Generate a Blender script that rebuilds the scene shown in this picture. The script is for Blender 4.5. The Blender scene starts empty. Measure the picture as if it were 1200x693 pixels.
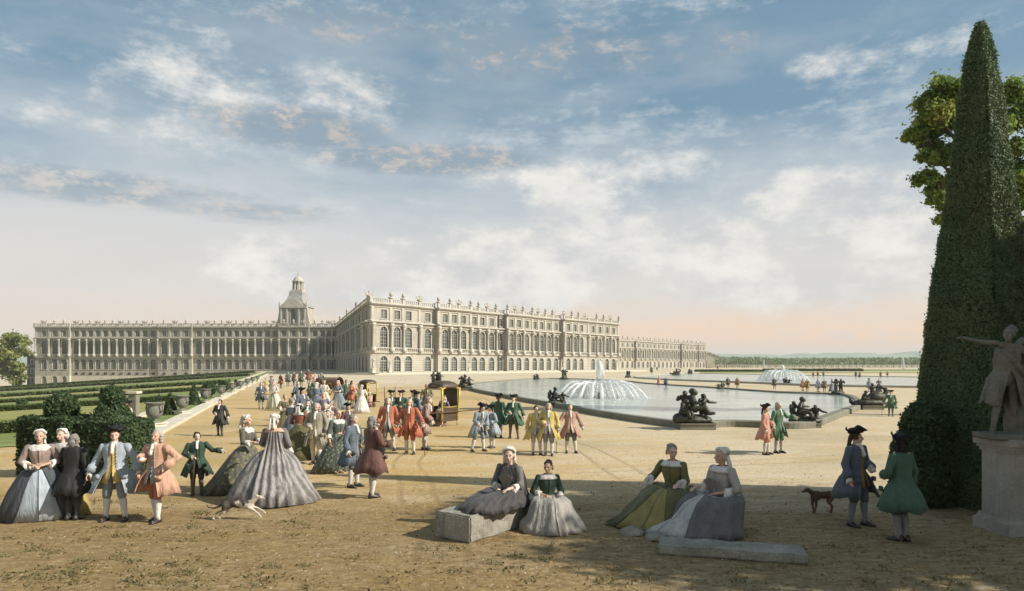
import bpy, bmesh, math, random
import numpy as np
from mathutils import Vector, Matrix, noise as mnoise

random.seed(7)
RNG = np.random.default_rng(7)
SC = bpy.context.scene
COL = SC.collection
R = math.radians
PI = math.pi
F = 800.0                      # focal length in photograph pixels
H = 3.0                        # eye height
HOR = 428.0                    # horizon row in the photograph

# ------------------------------------------------------------------ camera
cd = bpy.data.cameras.new('camera')
cam = bpy.data.objects.new('camera', cd)
COL.objects.link(cam)
cam.location = (0, 0, H)
cam.rotation_euler = (R(90), 0, 0)
cd.sensor_width = 36
cd.lens = 24.0
cd.shift_y = (HOR - 346.5) / 1200.0
cd.clip_start = 0.1
cd.clip_end = 20000
SC.camera = cam

# ------------------------------------------------------------------ exposure
SC.view_settings.view_transform = 'Standard'
SC.view_settings.look = 'None'
SC.view_settings.exposure = 0.6
SC.view_settings.gamma = 1
SC.view_settings.use_curve_mapping = False
SC.cycles.max_bounces = 6
SC.cycles.transparent_max_bounces = 24

# ------------------------------------------------------------------ sun
SUN_EL = R(34)
SUN_AZ = R(104)                # clockwise from +Y (the view axis): from the right, a little behind us
sdir = Vector((math.sin(SUN_AZ) * math.cos(SUN_EL), math.cos(SUN_AZ) * math.cos(SUN_EL), math.sin(SUN_EL)))
sd = bpy.data.lights.new('sun', 'SUN')
sd.energy = 4.2
sd.angle = R(0.6)
sd.color = (1.0, 0.94, 0.84)
sun = bpy.data.objects.new('sun', sd)
COL.objects.link(sun)
sun.rotation_euler = sdir.to_track_quat('Z', 'Y').to_euler()

# ------------------------------------------------------------------ world
W = bpy.data.worlds.new('World')
SC.world = W
W.use_nodes = True
wt = W.node_tree
wt.nodes.clear()


def wn(t, **kw):
    n = wt.nodes.new(t)
    for k, v in kw.items():
        setattr(n, k, v)
    return n


def wm(op, a, b=None, c=None, clamp=False):
    n = wn('ShaderNodeMath', operation=op, use_clamp=clamp)
    for i, v in enumerate((a, b, c)):
        if v is None:
            continue
        if isinstance(v, (int, float)):
            n.inputs[i].default_value = v
        else:
            wt.links.new(v, n.inputs[i])
    return n.outputs[0]


def wmap(v, a, b, c=0.0, d=1.0, smooth=True):
    n = wn('ShaderNodeMapRange', interpolation_type='SMOOTHSTEP' if smooth else 'LINEAR')
    wt.links.new(v, n.inputs[0])
    for i, q in enumerate((a, b, c, d)):
        n.inputs[i + 1].default_value = q
    return n.outputs[0]


def wmix(f, a, b):
    n = wn('ShaderNodeMix', data_type='RGBA')
    n.clamp_factor = True
    if isinstance(f, (int, float)):
        n.inputs[0].default_value = f
    else:
        wt.links.new(f, n.inputs[0])
    for i, v in ((6, a), (7, b)):
        if isinstance(v, tuple):
            n.inputs[i].default_value = (*v, 1)
        else:
            wt.links.new(v, n.inputs[i])
    return n.outputs[2]


def lin(r, g, b):
    return tuple(((c / 255) / 12.92 if c / 255 <= 0.04045 else ((c / 255 + 0.055) / 1.055) ** 2.4) for c in (r, g, b))


sky = wn('ShaderNodeTexSky', sky_type='NISHITA')
sky.sun_disc = False
sky.sun_elevation = SUN_EL
sky.sun_rotation = SUN_AZ
sky.air_density = 1.0
sky.dust_density = 2.2
sky.ozone_density = 1.5
tc = wn('ShaderNodeTexCoord')
sep = wn('ShaderNodeSeparateXYZ')
wt.links.new(tc.outputs['Generated'], sep.inputs[0])
az = wm('ARCTAN2', sep.outputs[0], sep.outputs[1])
el = wm('ARCSINE', sep.outputs[2])


def wnoise(scale, detail, rough, sx=1, sy=1, sz=1, off=0.0):
    cmb = wn('ShaderNodeCombineXYZ')
    wt.links.new(wm('MULTIPLY', sep.outputs[0], sx), cmb.inputs[0])
    wt.links.new(wm('MULTIPLY', sep.outputs[1], sy), cmb.inputs[1])
    wt.links.new(wm('MULTIPLY_ADD', sep.outputs[2], sz, off), cmb.inputs[2])
    n = wn('ShaderNodeTexNoise')
    n.inputs['Scale'].default_value = scale
    n.inputs['Detail'].default_value = detail
    n.inputs['Roughness'].default_value = rough
    wt.links.new(cmb.outputs[0], n.inputs['Vector'])
    return n.outputs['Fac']


billow = wnoise(9, 9, 0.62, 1, 1, 1.8)
streak = wnoise(4.0, 9, 0.66, 1.0, 1.0, 5.5, 3.1)
fine = wnoise(24, 6, 0.7, 1, 1, 2.0, 5.0)
veil = wnoise(3.0, 7, 0.6, 1.0, 1.0, 3.2, 9.0)
bl = wm('MULTIPLY_ADD', wm('SUBTRACT', billow, 0.5), 2.6, wm('MULTIPLY', wm('SUBTRACT', fine, 0.5), 0.9))


def blob(azd, eld, ra, re, amp=1.0):
    a = wm('POWER', wm('ABSOLUTE', wm('MULTIPLY', wm('SUBTRACT', az, R(azd)), 1 / R(ra))), 2.0)
    b = wm('POWER', wm('ABSOLUTE', wm('MULTIPLY', wm('SUBTRACT', el, R(eld)), 1 / R(re))), 2.0)
    d = wm('SUBTRACT', 1.0, wm('ADD', a, b))
    return wm('MAXIMUM', wm('MULTIPLY', d, amp), -1.5)


# the clear sky comes from the Sky Texture; thin veil, clouds and a warm band of evening air lie over it
base = wn('ShaderNodeVectorMath', operation='SCALE')
wt.links.new(sky.outputs[0], base.inputs[0])
base.inputs['Scale'].default_value = 0.066
skyc = wmix(0.6, base.outputs[0], (0.165, 0.285, 0.365))
# veil of thin grey cloud, thicker towards the horizon
vm = wm('ADD', wmap(el, R(23), R(8), 0.12, 1.0), wm('MULTIPLY', wm('SUBTRACT', veil, 0.5), 1.7), clamp=True)
c1 = wmix(vm, skyc, (0.44, 0.47, 0.49))
cream = wmap(el, R(15), R(5.0), 0.0, 0.85)
c2 = wmix(cream, c1, (0.56, 0.53, 0.49))
# peach band low down
pe = wm('MULTIPLY', wmap(el, R(0.2), R(2.2)), wmap(el, R(6.2), R(2.8)))
pn = wm('MULTIPLY', wm('MULTIPLY', pe, wmap(az, R(-40), R(20), 0.55, 1.25)), wmap(streak, 0.28, 0.62, 0.3, 0.85))
c3 = wmix(pn, c2, (0.66, 0.50, 0.38))
# white cumulus
cm = None
for b in ((5.0, 12.8, 4.6, 3.6, 1.3), (14, 9.8, 10, 3.2, 1.2), (0, 8.6, 14, 3.4, 1.2), (-19.5, 8.0, 6, 2.6, 1.1), (25, 12.6, 9, 2.6, 1.1), (30, 9.8, 11, 2.4),
          (-24, 20.5, 9, 3.4, 0.35), (-14, 21.4, 7, 3.0, 0.38), (-29, 17.5, 9, 2.0, 0.4), (28, 22.0, 9, 1.3, 0.45), (6, 15.5, 14, 1.8, 0.5), (-8, 5.5, 16, 2.4, 0.9), (22, 6, 14, 2.4, 0.8),
          (62, 14, 22, 6), (-66, 13, 22, 6), (110, 20, 24, 8), (-115, 18, 26, 8), (180, 18, 30, 9)):
    v = blob(*b)
    cm = v if cm is None else wm('MAXIMUM', cm, v)
cmask = wmap(wm('ADD', cm, bl), 0.0, 0.9, 0.0, 0.9)
shade = wmap(wm('ADD', wm('MULTIPLY', billow, 1.4), wm('MULTIPLY', fine, 0.5)), 0.72, 1.2)
ccol = wmix(shade, (0.44, 0.45, 0.46), (0.655, 0.635, 0.595))
c4 = wmix(cmask, c3, ccol)
# grey streak clouds higher up
gm = None
for b in ((-17, 18.4, 9, 1.7, 1.3), (-7, 16.6, 10, 1.4, 1.3), (1, 24.5, 12, 2.2, 0.7), (-12, 25.5, 9, 1.6, 0.6), (-30, 12.5, 10, 1.4, 0.6), (16, 24, 12, 2.0, 0.5), (-22, 11.8, 8, 0.9, 0.6)):
    v = blob(*b)
    gm = v if gm is None else wm('MAXIMUM', gm, v)
gmask = wmap(wm('ADD', gm, wm('MULTIPLY', wm('SUBTRACT', streak, 0.5), 3.2)), -0.2, 0.95, 0.0, 0.78)
gcol = wmix(wmap(fine, 0.46, 0.64), (0.20, 0.265, 0.32), (0.44, 0.38, 0.33))
c5 = wmix(gmask, c4, gcol)
# wisps breaking the blue
wmask = wmap(wm('ADD', wm('MULTIPLY', streak, 1.0), wm('MULTIPLY', fine, 0.75)), 0.88, 1.16, 0.0, 0.5)
c6 = wmix(wmask, c5, (0.50, 0.53, 0.54))
# below the horizon: the dull ground colour of far land
c7 = wmix(wmap(el, R(-0.3), R(-2)), c6, (0.22, 0.2, 0.15))
bg = wn('ShaderNodeBackground')
bg.inputs['Strength'].default_value = 0.93
wt.links.new(c7, bg.inputs['Color'])
wo = wn('ShaderNodeOutputWorld')
wt.links.new(bg.outputs[0], wo.inputs['Surface'])


# ================================================================== helpers
def gz(x, y):
    """height of the ground: a flat terrace, and a garden that falls away west of its edge"""
    d = edge_x(y) - x - 1.6
    if d <= 0:
        return 0.0
    return -0.0624 * min(d, 150.0)


def edge_x(y):
    return -5.4 - 0.333 * max(y, 5.0)


def gp(px, py):
    """the point of the flat ground that the photograph shows at a pixel"""
    d = H * F / (py - HOR)
    return (px - 600.0) / F * d, d


def gps(px, py):
    """the same on the sloping garden"""
    d = H * F / (py - HOR)
    for _ in range(40):
        x = (px - 600.0) / F * d
        d = 0.5 * d + 0.5 * (H - gz(x, d)) * F / (py - HOR)
    return (px - 600.0) / F * d, d


class MB:
    def __init__(self):
        self.v, self.f, self.mi = [], [], []
        self.m = 0

    def add(self, vs, fs):
        o = len(self.v)
        self.v.extend(tuple(p) for p in vs)
        self.f.extend(tuple(i + o for i in f) for f in fs)
        self.mi.extend([self.m] * len(fs))
        return self

    def box(self, c, s, rz=0.0, taper=1.0):
        hx, hy, hz = s[0] / 2, s[1] / 2, s[2] / 2
        ca, sa = math.cos(rz), math.sin(rz)
        vs = []
        for z, t in ((-hz, 1.0), (hz, taper)):
            for x, y in ((-hx, -hy), (hx, -hy), (hx, hy), (-hx, hy)):
                x *= t
                y *= t
                vs.append((c[0] + x * ca - y * sa, c[1] + x * sa + y * ca, c[2] + z))
        return self.add(vs, [(3, 2, 1, 0), (4, 5, 6, 7), (0, 1, 5, 4), (1, 2, 6, 5), (2, 3, 7, 6), (3, 0, 4, 7)])

    def loft(self, rings, cap=(True, True), closed=True):
        n = len(rings[0])
        vs = [p for r in rings for p in r]
        fs = []
        for i in range(len(rings) - 1):
            for j in range(n if closed else n - 1):
                k = (j + 1) % n
                fs.append((i * n + j, i * n + k, (i + 1) * n + k, (i + 1) * n + j))
        if closed and cap[0]:
            fs.append(tuple(range(n - 1, -1, -1)))
        if closed and cap[1]:
            fs.append(tuple((len(rings) - 1) * n + j for j in range(n)))
        return self.add(vs, fs)

    def tube(self, pts, rad, seg=8, cap=True):
        pts = [Vector(p) for p in pts]
        if isinstance(rad, (int, float)):
            rad = [rad] * len(pts)
        rings = []
        t0 = (pts[1] - pts[0]).normalized()
        a = Vector((1, 0, 0)) if abs(t0.x) < 0.8 else Vector((0, 1, 0))
        u = (a - t0 * a.dot(t0)).normalized()
        for i, p in enumerate(pts):
            t = (pts[min(i + 1, len(pts) - 1)] - pts[max(i - 1, 0)]).normalized()
            u = (u - t * u.dot(t))
            u = u.normalized() if u.length > 1e-6 else Vector((1, 0, 0))
            w = t.cross(u)
            rings.append([p + (u * math.cos(q) + w * math.sin(q)) * rad[i] for q in [2 * PI * k / seg for k in range(seg)]])
        return self.loft(rings, (cap, cap))

    def capsule(self, p0, p1, r0, r1, seg=10):
        p0, p1 = Vector(p0), Vector(p1)
        t = p1 - p0
        L = t.length
        t = t / L if L > 1e-6 else Vector((0, 0, 1))
        pts, rad = [], []
        for a in (80, 55, 28):
            pts.append(p0 - t * r0 * math.sin(R(a)))
            rad.append(r0 * math.cos(R(a)))
        pts += [p0, p1]
        rad += [r0, r1]
        for a in (28, 55, 80):
            pts.append(p1 + t * r1 * math.sin(R(a)))
            rad.append(r1 * math.cos(R(a)))
        a = Vector((1, 0, 0)) if abs(t.x) < 0.8 else Vector((0, 1, 0))
        u = (a - t * a.dot(t)).normalized()
        w = t.cross(u)
        rings = [[p + (u * math.cos(q) + w * math.sin(q)) * r for q in [2 * PI * k / seg for k in range(seg)]] for p, r in zip(pts, rad)]
        return self.loft(rings)

    def ell(self, c, r, seg=12, rot=None, rings=8):
        if isinstance(r, (int, float)):
            r = (r, r, r)
        rr = []
        for i in range(1, rings):
            a = PI * i / rings
            ring = []
            for j in range(seg):
                q = 2 * PI * j / seg
                p = Vector((r[0] * math.sin(a) * math.cos(q), r[1] * math.sin(a) * math.sin(q), -r[2] * math.cos(a)))
                if rot is not None:
                    p = rot @ p
                ring.append(Vector(c) + p)
            rr.append(ring)
        return self.loft(rr)

    def lathe(self, prof, c=(0, 0, 0), seg=16):
        rings = [[(c[0] + r * math.cos(2 * PI * k / seg), c[1] + r * math.sin(2 * PI * k / seg), c[2] + z) for k in range(seg)] for r, z in prof]
        return self.loft(rings)

    def prism(self, out, z0, z1):
        n = len(out)
        vs = [(p[0], p[1], z0) for p in out] + [(p[0], p[1], z1) for p in out]
        fs = [(i, (i + 1) % n, n + (i + 1) % n, n + i) for i in range(n)]
        fs.append(tuple(range(n - 1, -1, -1)))
        fs.append(tuple(range(n, 2 * n)))
        return self.add(vs, fs)

    def jitter(self, amp, freq=3.0, seed=0.0):
        q = Vector((seed, seed * 1.7, seed * 0.3))
        self.v = [tuple(Vector(p) + mnoise.noise_vector(Vector(p) * freq + q) * amp) for p in self.v]
        return self

    def xf(self, fn):
        self.v = [tuple(fn(p)) for p in self.v]
        return self

    def mesh(self, name, smooth=False):
        me = bpy.data.meshes.new(name)
        me.from_pydata(self.v, [], self.f)
        if any(self.mi):
            me.polygons.foreach_set('material_index', self.mi)
        if smooth:
            me.polygons.foreach_set('use_smooth', [True] * len(me.polygons))
        me.update()
        return me

    def build(self, name, mat, parent=None, smooth=False, loc=None, rz=0.0):
        return obj(name, self.mesh(name, smooth), mat, parent, loc, rz)


def obj(name, me, mat=None, parent=None, loc=None, rz=0.0):
    o = bpy.data.objects.new(name, me)
    COL.objects.link(o)
    if mat is not None:
        for m in (mat if isinstance(mat, (list, tuple)) else [mat]):
            if len(me.materials) < 8 and m.name not in [q.name for q in me.materials if q]:
                me.materials.append(m)
    if parent is not None:
        o.parent = parent
    if loc is not None:
        o.location = loc
    if rz:
        o.rotation_euler = (0, 0, rz)
    return o


def tag(o, label, cat, group=None):
    o['label'] = label
    o['category'] = cat
    if group:
        o['group'] = group
    return o


def thing(name, label, cat, loc=(0, 0, 0), rz=0.0, group=None, scale=1.0):
    o = bpy.data.objects.new(name, None)
    o.empty_display_size = 0.3
    COL.objects.link(o)
    o.location = loc
    o.rotation_euler = (0, 0, rz)
    o.scale = (scale, scale, scale)
    return tag(o, label, cat, group)


def kind(o, k):
    o['kind'] = k
    return o


# a separate little scene where shapes are fused into one skin
SHOP = bpy.data.scenes.new('workshop')


def fuse(mb, voxel, name, smooth_it=2):
    me = mb.mesh('raw')
    o = bpy.data.objects.new('raw', me)
    SHOP.collection.objects.link(o)
    m = o.modifiers.new('r', 'REMESH')
    m.mode = 'VOXEL'
    m.voxel_size = voxel
    if smooth_it:
        s = o.modifiers.new('s', 'SMOOTH')
        s.iterations = smooth_it
        s.factor = 0.4
    SHOP.view_layers[0].update()
    dg = SHOP.view_layers[0].depsgraph
    dg.update()
    out = bpy.data.meshes.new_from_object(o.evaluated_get(dg))
    out.name = name
    out.polygons.foreach_set('use_smooth', [True] * len(out.polygons))
    bpy.data.objects.remove(o)
    bpy.data.meshes.remove(me)
    return out


# ------------------------------------------------------------------ materials
MATS = {}


def newmat(name):
    m = bpy.data.materials.new(name)
    m.use_nodes = True
    nt = m.node_tree
    b = nt.nodes['Principled BSDF']
    return m, nt, b


def nd(nt, t, **kw):
    n = nt.nodes.new(t)
    for k, v in kw.items():
        if k in n.inputs and not hasattr(n, k):
            n.inputs[k].default_value = v
        else:
            try:
                setattr(n, k, v)
            except Exception:
                n.inputs[k].default_value = v
    return n


def nmix(nt, f, a, b, blend='MIX'):
    n = nt.nodes.new('ShaderNodeMix')
    n.data_type = 'RGBA'
    n.blend_type = blend
    for i, v in ((0, f), (6, a), (7, b)):
        if isinstance(v, (int, float)):
            n.inputs[i].default_value = v
        elif isinstance(v, tuple):
            n.inputs[i].default_value = (*v[:3], 1)
        else:
            nt.links.new(v, n.inputs[i])
    return n.outputs[2]


def nnoise(nt, vec, scale, detail=5.0, rough=0.6):
    n = nt.nodes.new('ShaderNodeTexNoise')
    n.inputs['Scale'].default_value = scale
    n.inputs['Detail'].default_value = detail
    n.inputs['Roughness'].default_value = rough
    if vec is not None:
        nt.links.new(vec, n.inputs['Vector'])
    return n.outputs['Fac']


def nmap(nt, v, a, b, c=0.0, d=1.0):
    n = nt.nodes.new('ShaderNodeMapRange')
    nt.links.new(v, n.inputs[0])
    for i, q in enumerate((a, b, c, d)):
        n.inputs[i + 1].default_value = q
    return n.outputs[0]


def nmath(nt, op, a, b=None, c=None):
    n = nt.nodes.new('ShaderNodeMath')
    n.operation = op
    for i, v in enumerate((a, b, c)):
        if v is None:
            continue
        if isinstance(v, (int, float)):
            n.inputs[i].default_value = v
        else:
            nt.links.new(v, n.inputs[i])
    return n.outputs[0]


def coords(nt, which='Object', scale=(1, 1, 1)):
    t = nt.nodes.new('ShaderNodeTexCoord')
    mp = nt.nodes.new('ShaderNodeMapping')
    mp.inputs['Scale'].default_value = scale
    nt.links.new(t.outputs[which], mp.inputs['Vector'])
    return mp.outputs[0]


def bump(nt, b, h, strength=0.4, dist=0.02):
    n = nt.nodes.new('ShaderNodeBump')
    n.inputs['Strength'].default_value = strength
    n.inputs['Distance'].default_value = dist
    nt.links.new(h, n.inputs['Height'])
    nt.links.new(n.outputs[0], b.inputs['Normal'])


def plain(name, col, rough=0.8, var=0.25, scale=6.0, bmp=0.3, metal=0.0, spec=0.3, dist=0.02):
    key = ('plain', name)
    if key in MATS:
        return MATS[key]
    m, nt, b = newmat(name)
    v = coords(nt)
    n1 = nnoise(nt, v, scale, 6, 0.65)
    n2 = nnoise(nt, v, scale * 7, 4, 0.6)
    f = nmath(nt, 'ADD', nmath(nt, 'MULTIPLY', n1, 0.65), nmath(nt, 'MULTIPLY', n2, 0.35))
    f = nmap(nt, f, 0.35, 0.65)
    dk = tuple(c * (1 - var) for c in col)
    lt = tuple(min(c * (1 + var * 0.7), 0.9) for c in col)
    nt.links.new(nmix(nt, f, dk, lt), b.inputs['Base Color'])
    b.inputs['Roughness'].default_value = rough
    b.inputs['Metallic'].default_value = metal
    b.inputs['Specular IOR Level'].default_value = spec
    if bmp:
        bump(nt, b, f, bmp, dist)
    MATS[key] = m
    return m


def dull(rgb, k=0.24):
    """vegetable-dyed cloth is never quite pure in colour"""
    c = lin(*rgb)
    g = 0.3 * c[0] + 0.59 * c[1] + 0.11 * c[2]
    return tuple((q * (1 - k) + g * k) * 0.95 for q in c)


def cloth(rgb, pattern=None, rgb2=None, sheen=0.3, rough=0.75):
    """fabric: weave, soft creases and optional stripes / flowers"""
    key = ('cloth', tuple(rgb), pattern, tuple(rgb2) if rgb2 else None, rough)
    if key in MATS:
        return MATS[key]
    m, nt, b = newmat('fabric')
    v = coords(nt)
    c = dull(rgb)
    n1 = nnoise(nt, v, 5, 5, 0.6)
    vs = coords(nt, 'Object', (14, 14, 2.2))
    n2 = nnoise(nt, vs, 1.0, 4, 0.6)
    f = nmap(nt, nmath(nt, 'ADD', nmath(nt, 'MULTIPLY', n1, 0.5), nmath(nt, 'MULTIPLY', n2, 0.5)), 0.33, 0.67)
    col = nmix(nt, f, tuple(q * 0.72 for q in c), tuple(min(q * 1.22, 0.88) for q in c))
    if pattern == 'flower':
        vo = nt.nodes.new('ShaderNodeTexVoronoi')
        vo.inputs['Scale'].default_value = 13
        nt.links.new(v, vo.inputs['Vector'])
        k = nmap(nt, vo.outputs['Distance'], 0.42, 0.28)
        col = nmix(nt, k, col, dull(rgb2))
    elif pattern == 'stripe':
        # stripes run down the cloth: by the angle round the body
        t = nt.nodes.new('ShaderNodeTexCoord')
        s = nt.nodes.new('ShaderNodeSeparateXYZ')
        nt.links.new(t.outputs['Object'], s.inputs[0])
        a = nmath(nt, 'ARCTAN2', s.outputs[0], s.outputs[1])
        a = nmath(nt, 'ADD', a, nmath(nt, 'MULTIPLY', nmath(nt, 'SUBTRACT', nnoise(nt, v, 1.3, 3, 0.5), 0.5), 0.9))
        w = nmath(nt, 'SINE', nmath(nt, 'MULTIPLY', a, 23.0))
        k = nmap(nt, nmath(nt, 'ADD', w, nmath(nt, 'MULTIPLY', nmath(nt, 'SUBTRACT', n1, 0.5), 5.0)), -0.6, 0.8)
        col = nmix(nt, k, col, dull(rgb2))
    nt.links.new(col, b.inputs['Base Color'])
    b.inputs['Roughness'].default_value = rough
    b.inputs['Specular IOR Level'].default_value = 0.25
    b.inputs['Sheen Weight'].default_value = sheen * 0.4
    b.inputs['Roughness'].default_value = rough * 0.85
    n3 = nnoise(nt, v, 160, 2, 0.5)
    hgt = nmath(nt, 'ADD', nmath(nt, 'MULTIPLY', n2, 1.0), nmath(nt, 'MULTIPLY', n3, 0.12))
    bump(nt, b, hgt, 0.9, 0.035)
    MATS[key] = m
    return m


def skin_mat(tone=1.0, red=1.0):
    key = ('skin', tone, red)
    if key in MATS:
        return MATS[key]
    m, nt, b = newmat('skin')
    v = coords(nt)
    n1 = nnoise(nt, v, 14, 4, 0.6)
    nt.links.new(nmix(nt, nmap(nt, n1, 0.35, 0.7), (0.50 * tone * red, 0.32 * tone, 0.23 * tone / red), (0.60 * tone * red, 0.42 * tone, 0.32 * tone / red)), b.inputs['Base Color'])
    b.inputs['Roughness'].default_value = 0.55
    b.inputs['Subsurface Weight'].default_value = 0.0
    MATS[key] = m
    return m


def leafmat(name, dark, light, yellow=None, trans=0.25):
    key = ('leaf', name)
    if key in MATS:
        return MATS[key]
    m, nt, b = newmat(name)
    g = nt.nodes.new('ShaderNodeNewGeometry')
    v = coords(nt)
    n1 = nnoise(nt, v, 1.1, 5, 0.65)
    f = nmath(nt, 'ADD', nmath(nt, 'MULTIPLY', g.outputs['Random Per Island'], 0.6), nmath(nt, 'MULTIPLY', nmap(nt, n1, 0.3, 0.7), 0.4))
    col = nmix(nt, f, dark, light)
    if yellow:
        n2 = nnoise(nt, v, 0.55, 3, 0.5)
        col = nmix(nt, nmap(nt, n2, 0.48, 0.66), col, yellow)
    nt.links.new(col, b.inputs['Base Color'])
    b.inputs['Roughness'].default_value = 0.6
    b.inputs['Specular IOR Level'].default_value = 0.25
    tr = nt.nodes.new('ShaderNodeBsdfTranslucent')
    nt.links.new(col, tr.inputs['Color'])
    mx = nt.nodes.new('ShaderNodeMixShader')
    mx.inputs[0].default_value = trans
    nt.links.new(b.outputs[0], mx.inputs[1])
    nt.links.new(tr.outputs[0], mx.inputs[2])
    nt.links.new(mx.outputs[0], nt.nodes['Material Output'].inputs['Surface'])
    MATS[key] = m
    return m


def leaf_mesh(name, pts, size, nrm=None, flat=0.5, aspect=0.55):
    """many leaf-sized faces at the given points"""
    pts = np.asarray(pts, float)
    n = len(pts)
    a = RNG.normal(size=(n, 3))
    if nrm is not None:
        a = a * flat + np.asarray(nrm, float)
    a /= np.linalg.norm(a, axis=1, keepdims=True) + 1e-9
    b = RNG.normal(size=(n, 3))
    u = np.cross(a, b)
    u /= np.linalg.norm(u, axis=1, keepdims=True) + 1e-9
    w = np.cross(a, u)
    s = (size * RNG.uniform(0.6, 1.35, size=n))[:, None]
    q = np.stack([pts - u * s, pts - w * s * aspect + a * s * 0.15, pts + u * s, pts + w * s * aspect + a * s * 0.15], 1).reshape(-1, 3)
    me = bpy.data.meshes.new(name)
    me.vertices.add(4 * n)
    me.vertices.foreach_set('co', q.ravel())
    me.loops.add(4 * n)
    me.loops.foreach_set('vertex_index', np.arange(4 * n))
    me.polygons.add(n)
    me.polygons.foreach_set('loop_start', np.arange(n) * 4)
    me.polygons.foreach_set('loop_total', np.full(n, 4))
    me.update(calc_edges=True)
    return me


def stone_mat(name, col, joint=None, joint_h=0.6, var=0.3, stain=0.5, scale=0.35, rough=0.85):
    key = ('stone', name)
    if key in MATS:
        return MATS[key]
    m, nt, b = newmat(name)
    v = coords(nt)
    n1 = nnoise(nt, v, scale, 8, 0.7)
    n2 = nnoise(nt, v, scale * 18, 5, 0.65)
    f = nmap(nt, nmath(nt, 'ADD', nmath(nt, 'MULTIPLY', n1, 0.6), nmath(nt, 'MULTIPLY', n2, 0.4)), 0.36, 0.64)
    c = nmix(nt, f, tuple(q * (1 - var) for q in col), tuple(min(q * (1 + var * 0.6), 0.85) for q in col))
    vs = coords(nt, 'Object', (1.0, 1.0, 0.12))
    n3 = nnoise(nt, vs, scale * 4, 6, 0.7)
    c = nmix(nt, nmap(nt, n3, 0.52, 0.72, 0.0, stain), c, (col[0] * 0.38, col[1] * 0.38, col[2] * 0.36))
    hgt = f
    if joint:
        t = nt.nodes.new('ShaderNodeTexCoord')
        s = nt.nodes.new('ShaderNodeSeparateXYZ')
        nt.links.new(t.outputs['Object'], s.inputs[0])
        fr = nmath(nt, 'FRACT', nmath(nt, 'DIVIDE', s.outputs[2], joint_h))
        j = nmath(nt, 'LESS_THAN', fr, 0.13)
        c = nmix(nt, nmath(nt, 'MULTIPLY', j, joint), c, tuple(q * 0.35 for q in col))
    nt.links.new(c, b.inputs['Base Color'])
    b.inputs['Roughness'].default_value = rough
    b.inputs['Specular IOR Level'].default_value = 0.2
    bump(nt, b, hgt, 0.35, 0.05)
    MATS[key] = m
    return m

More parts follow.
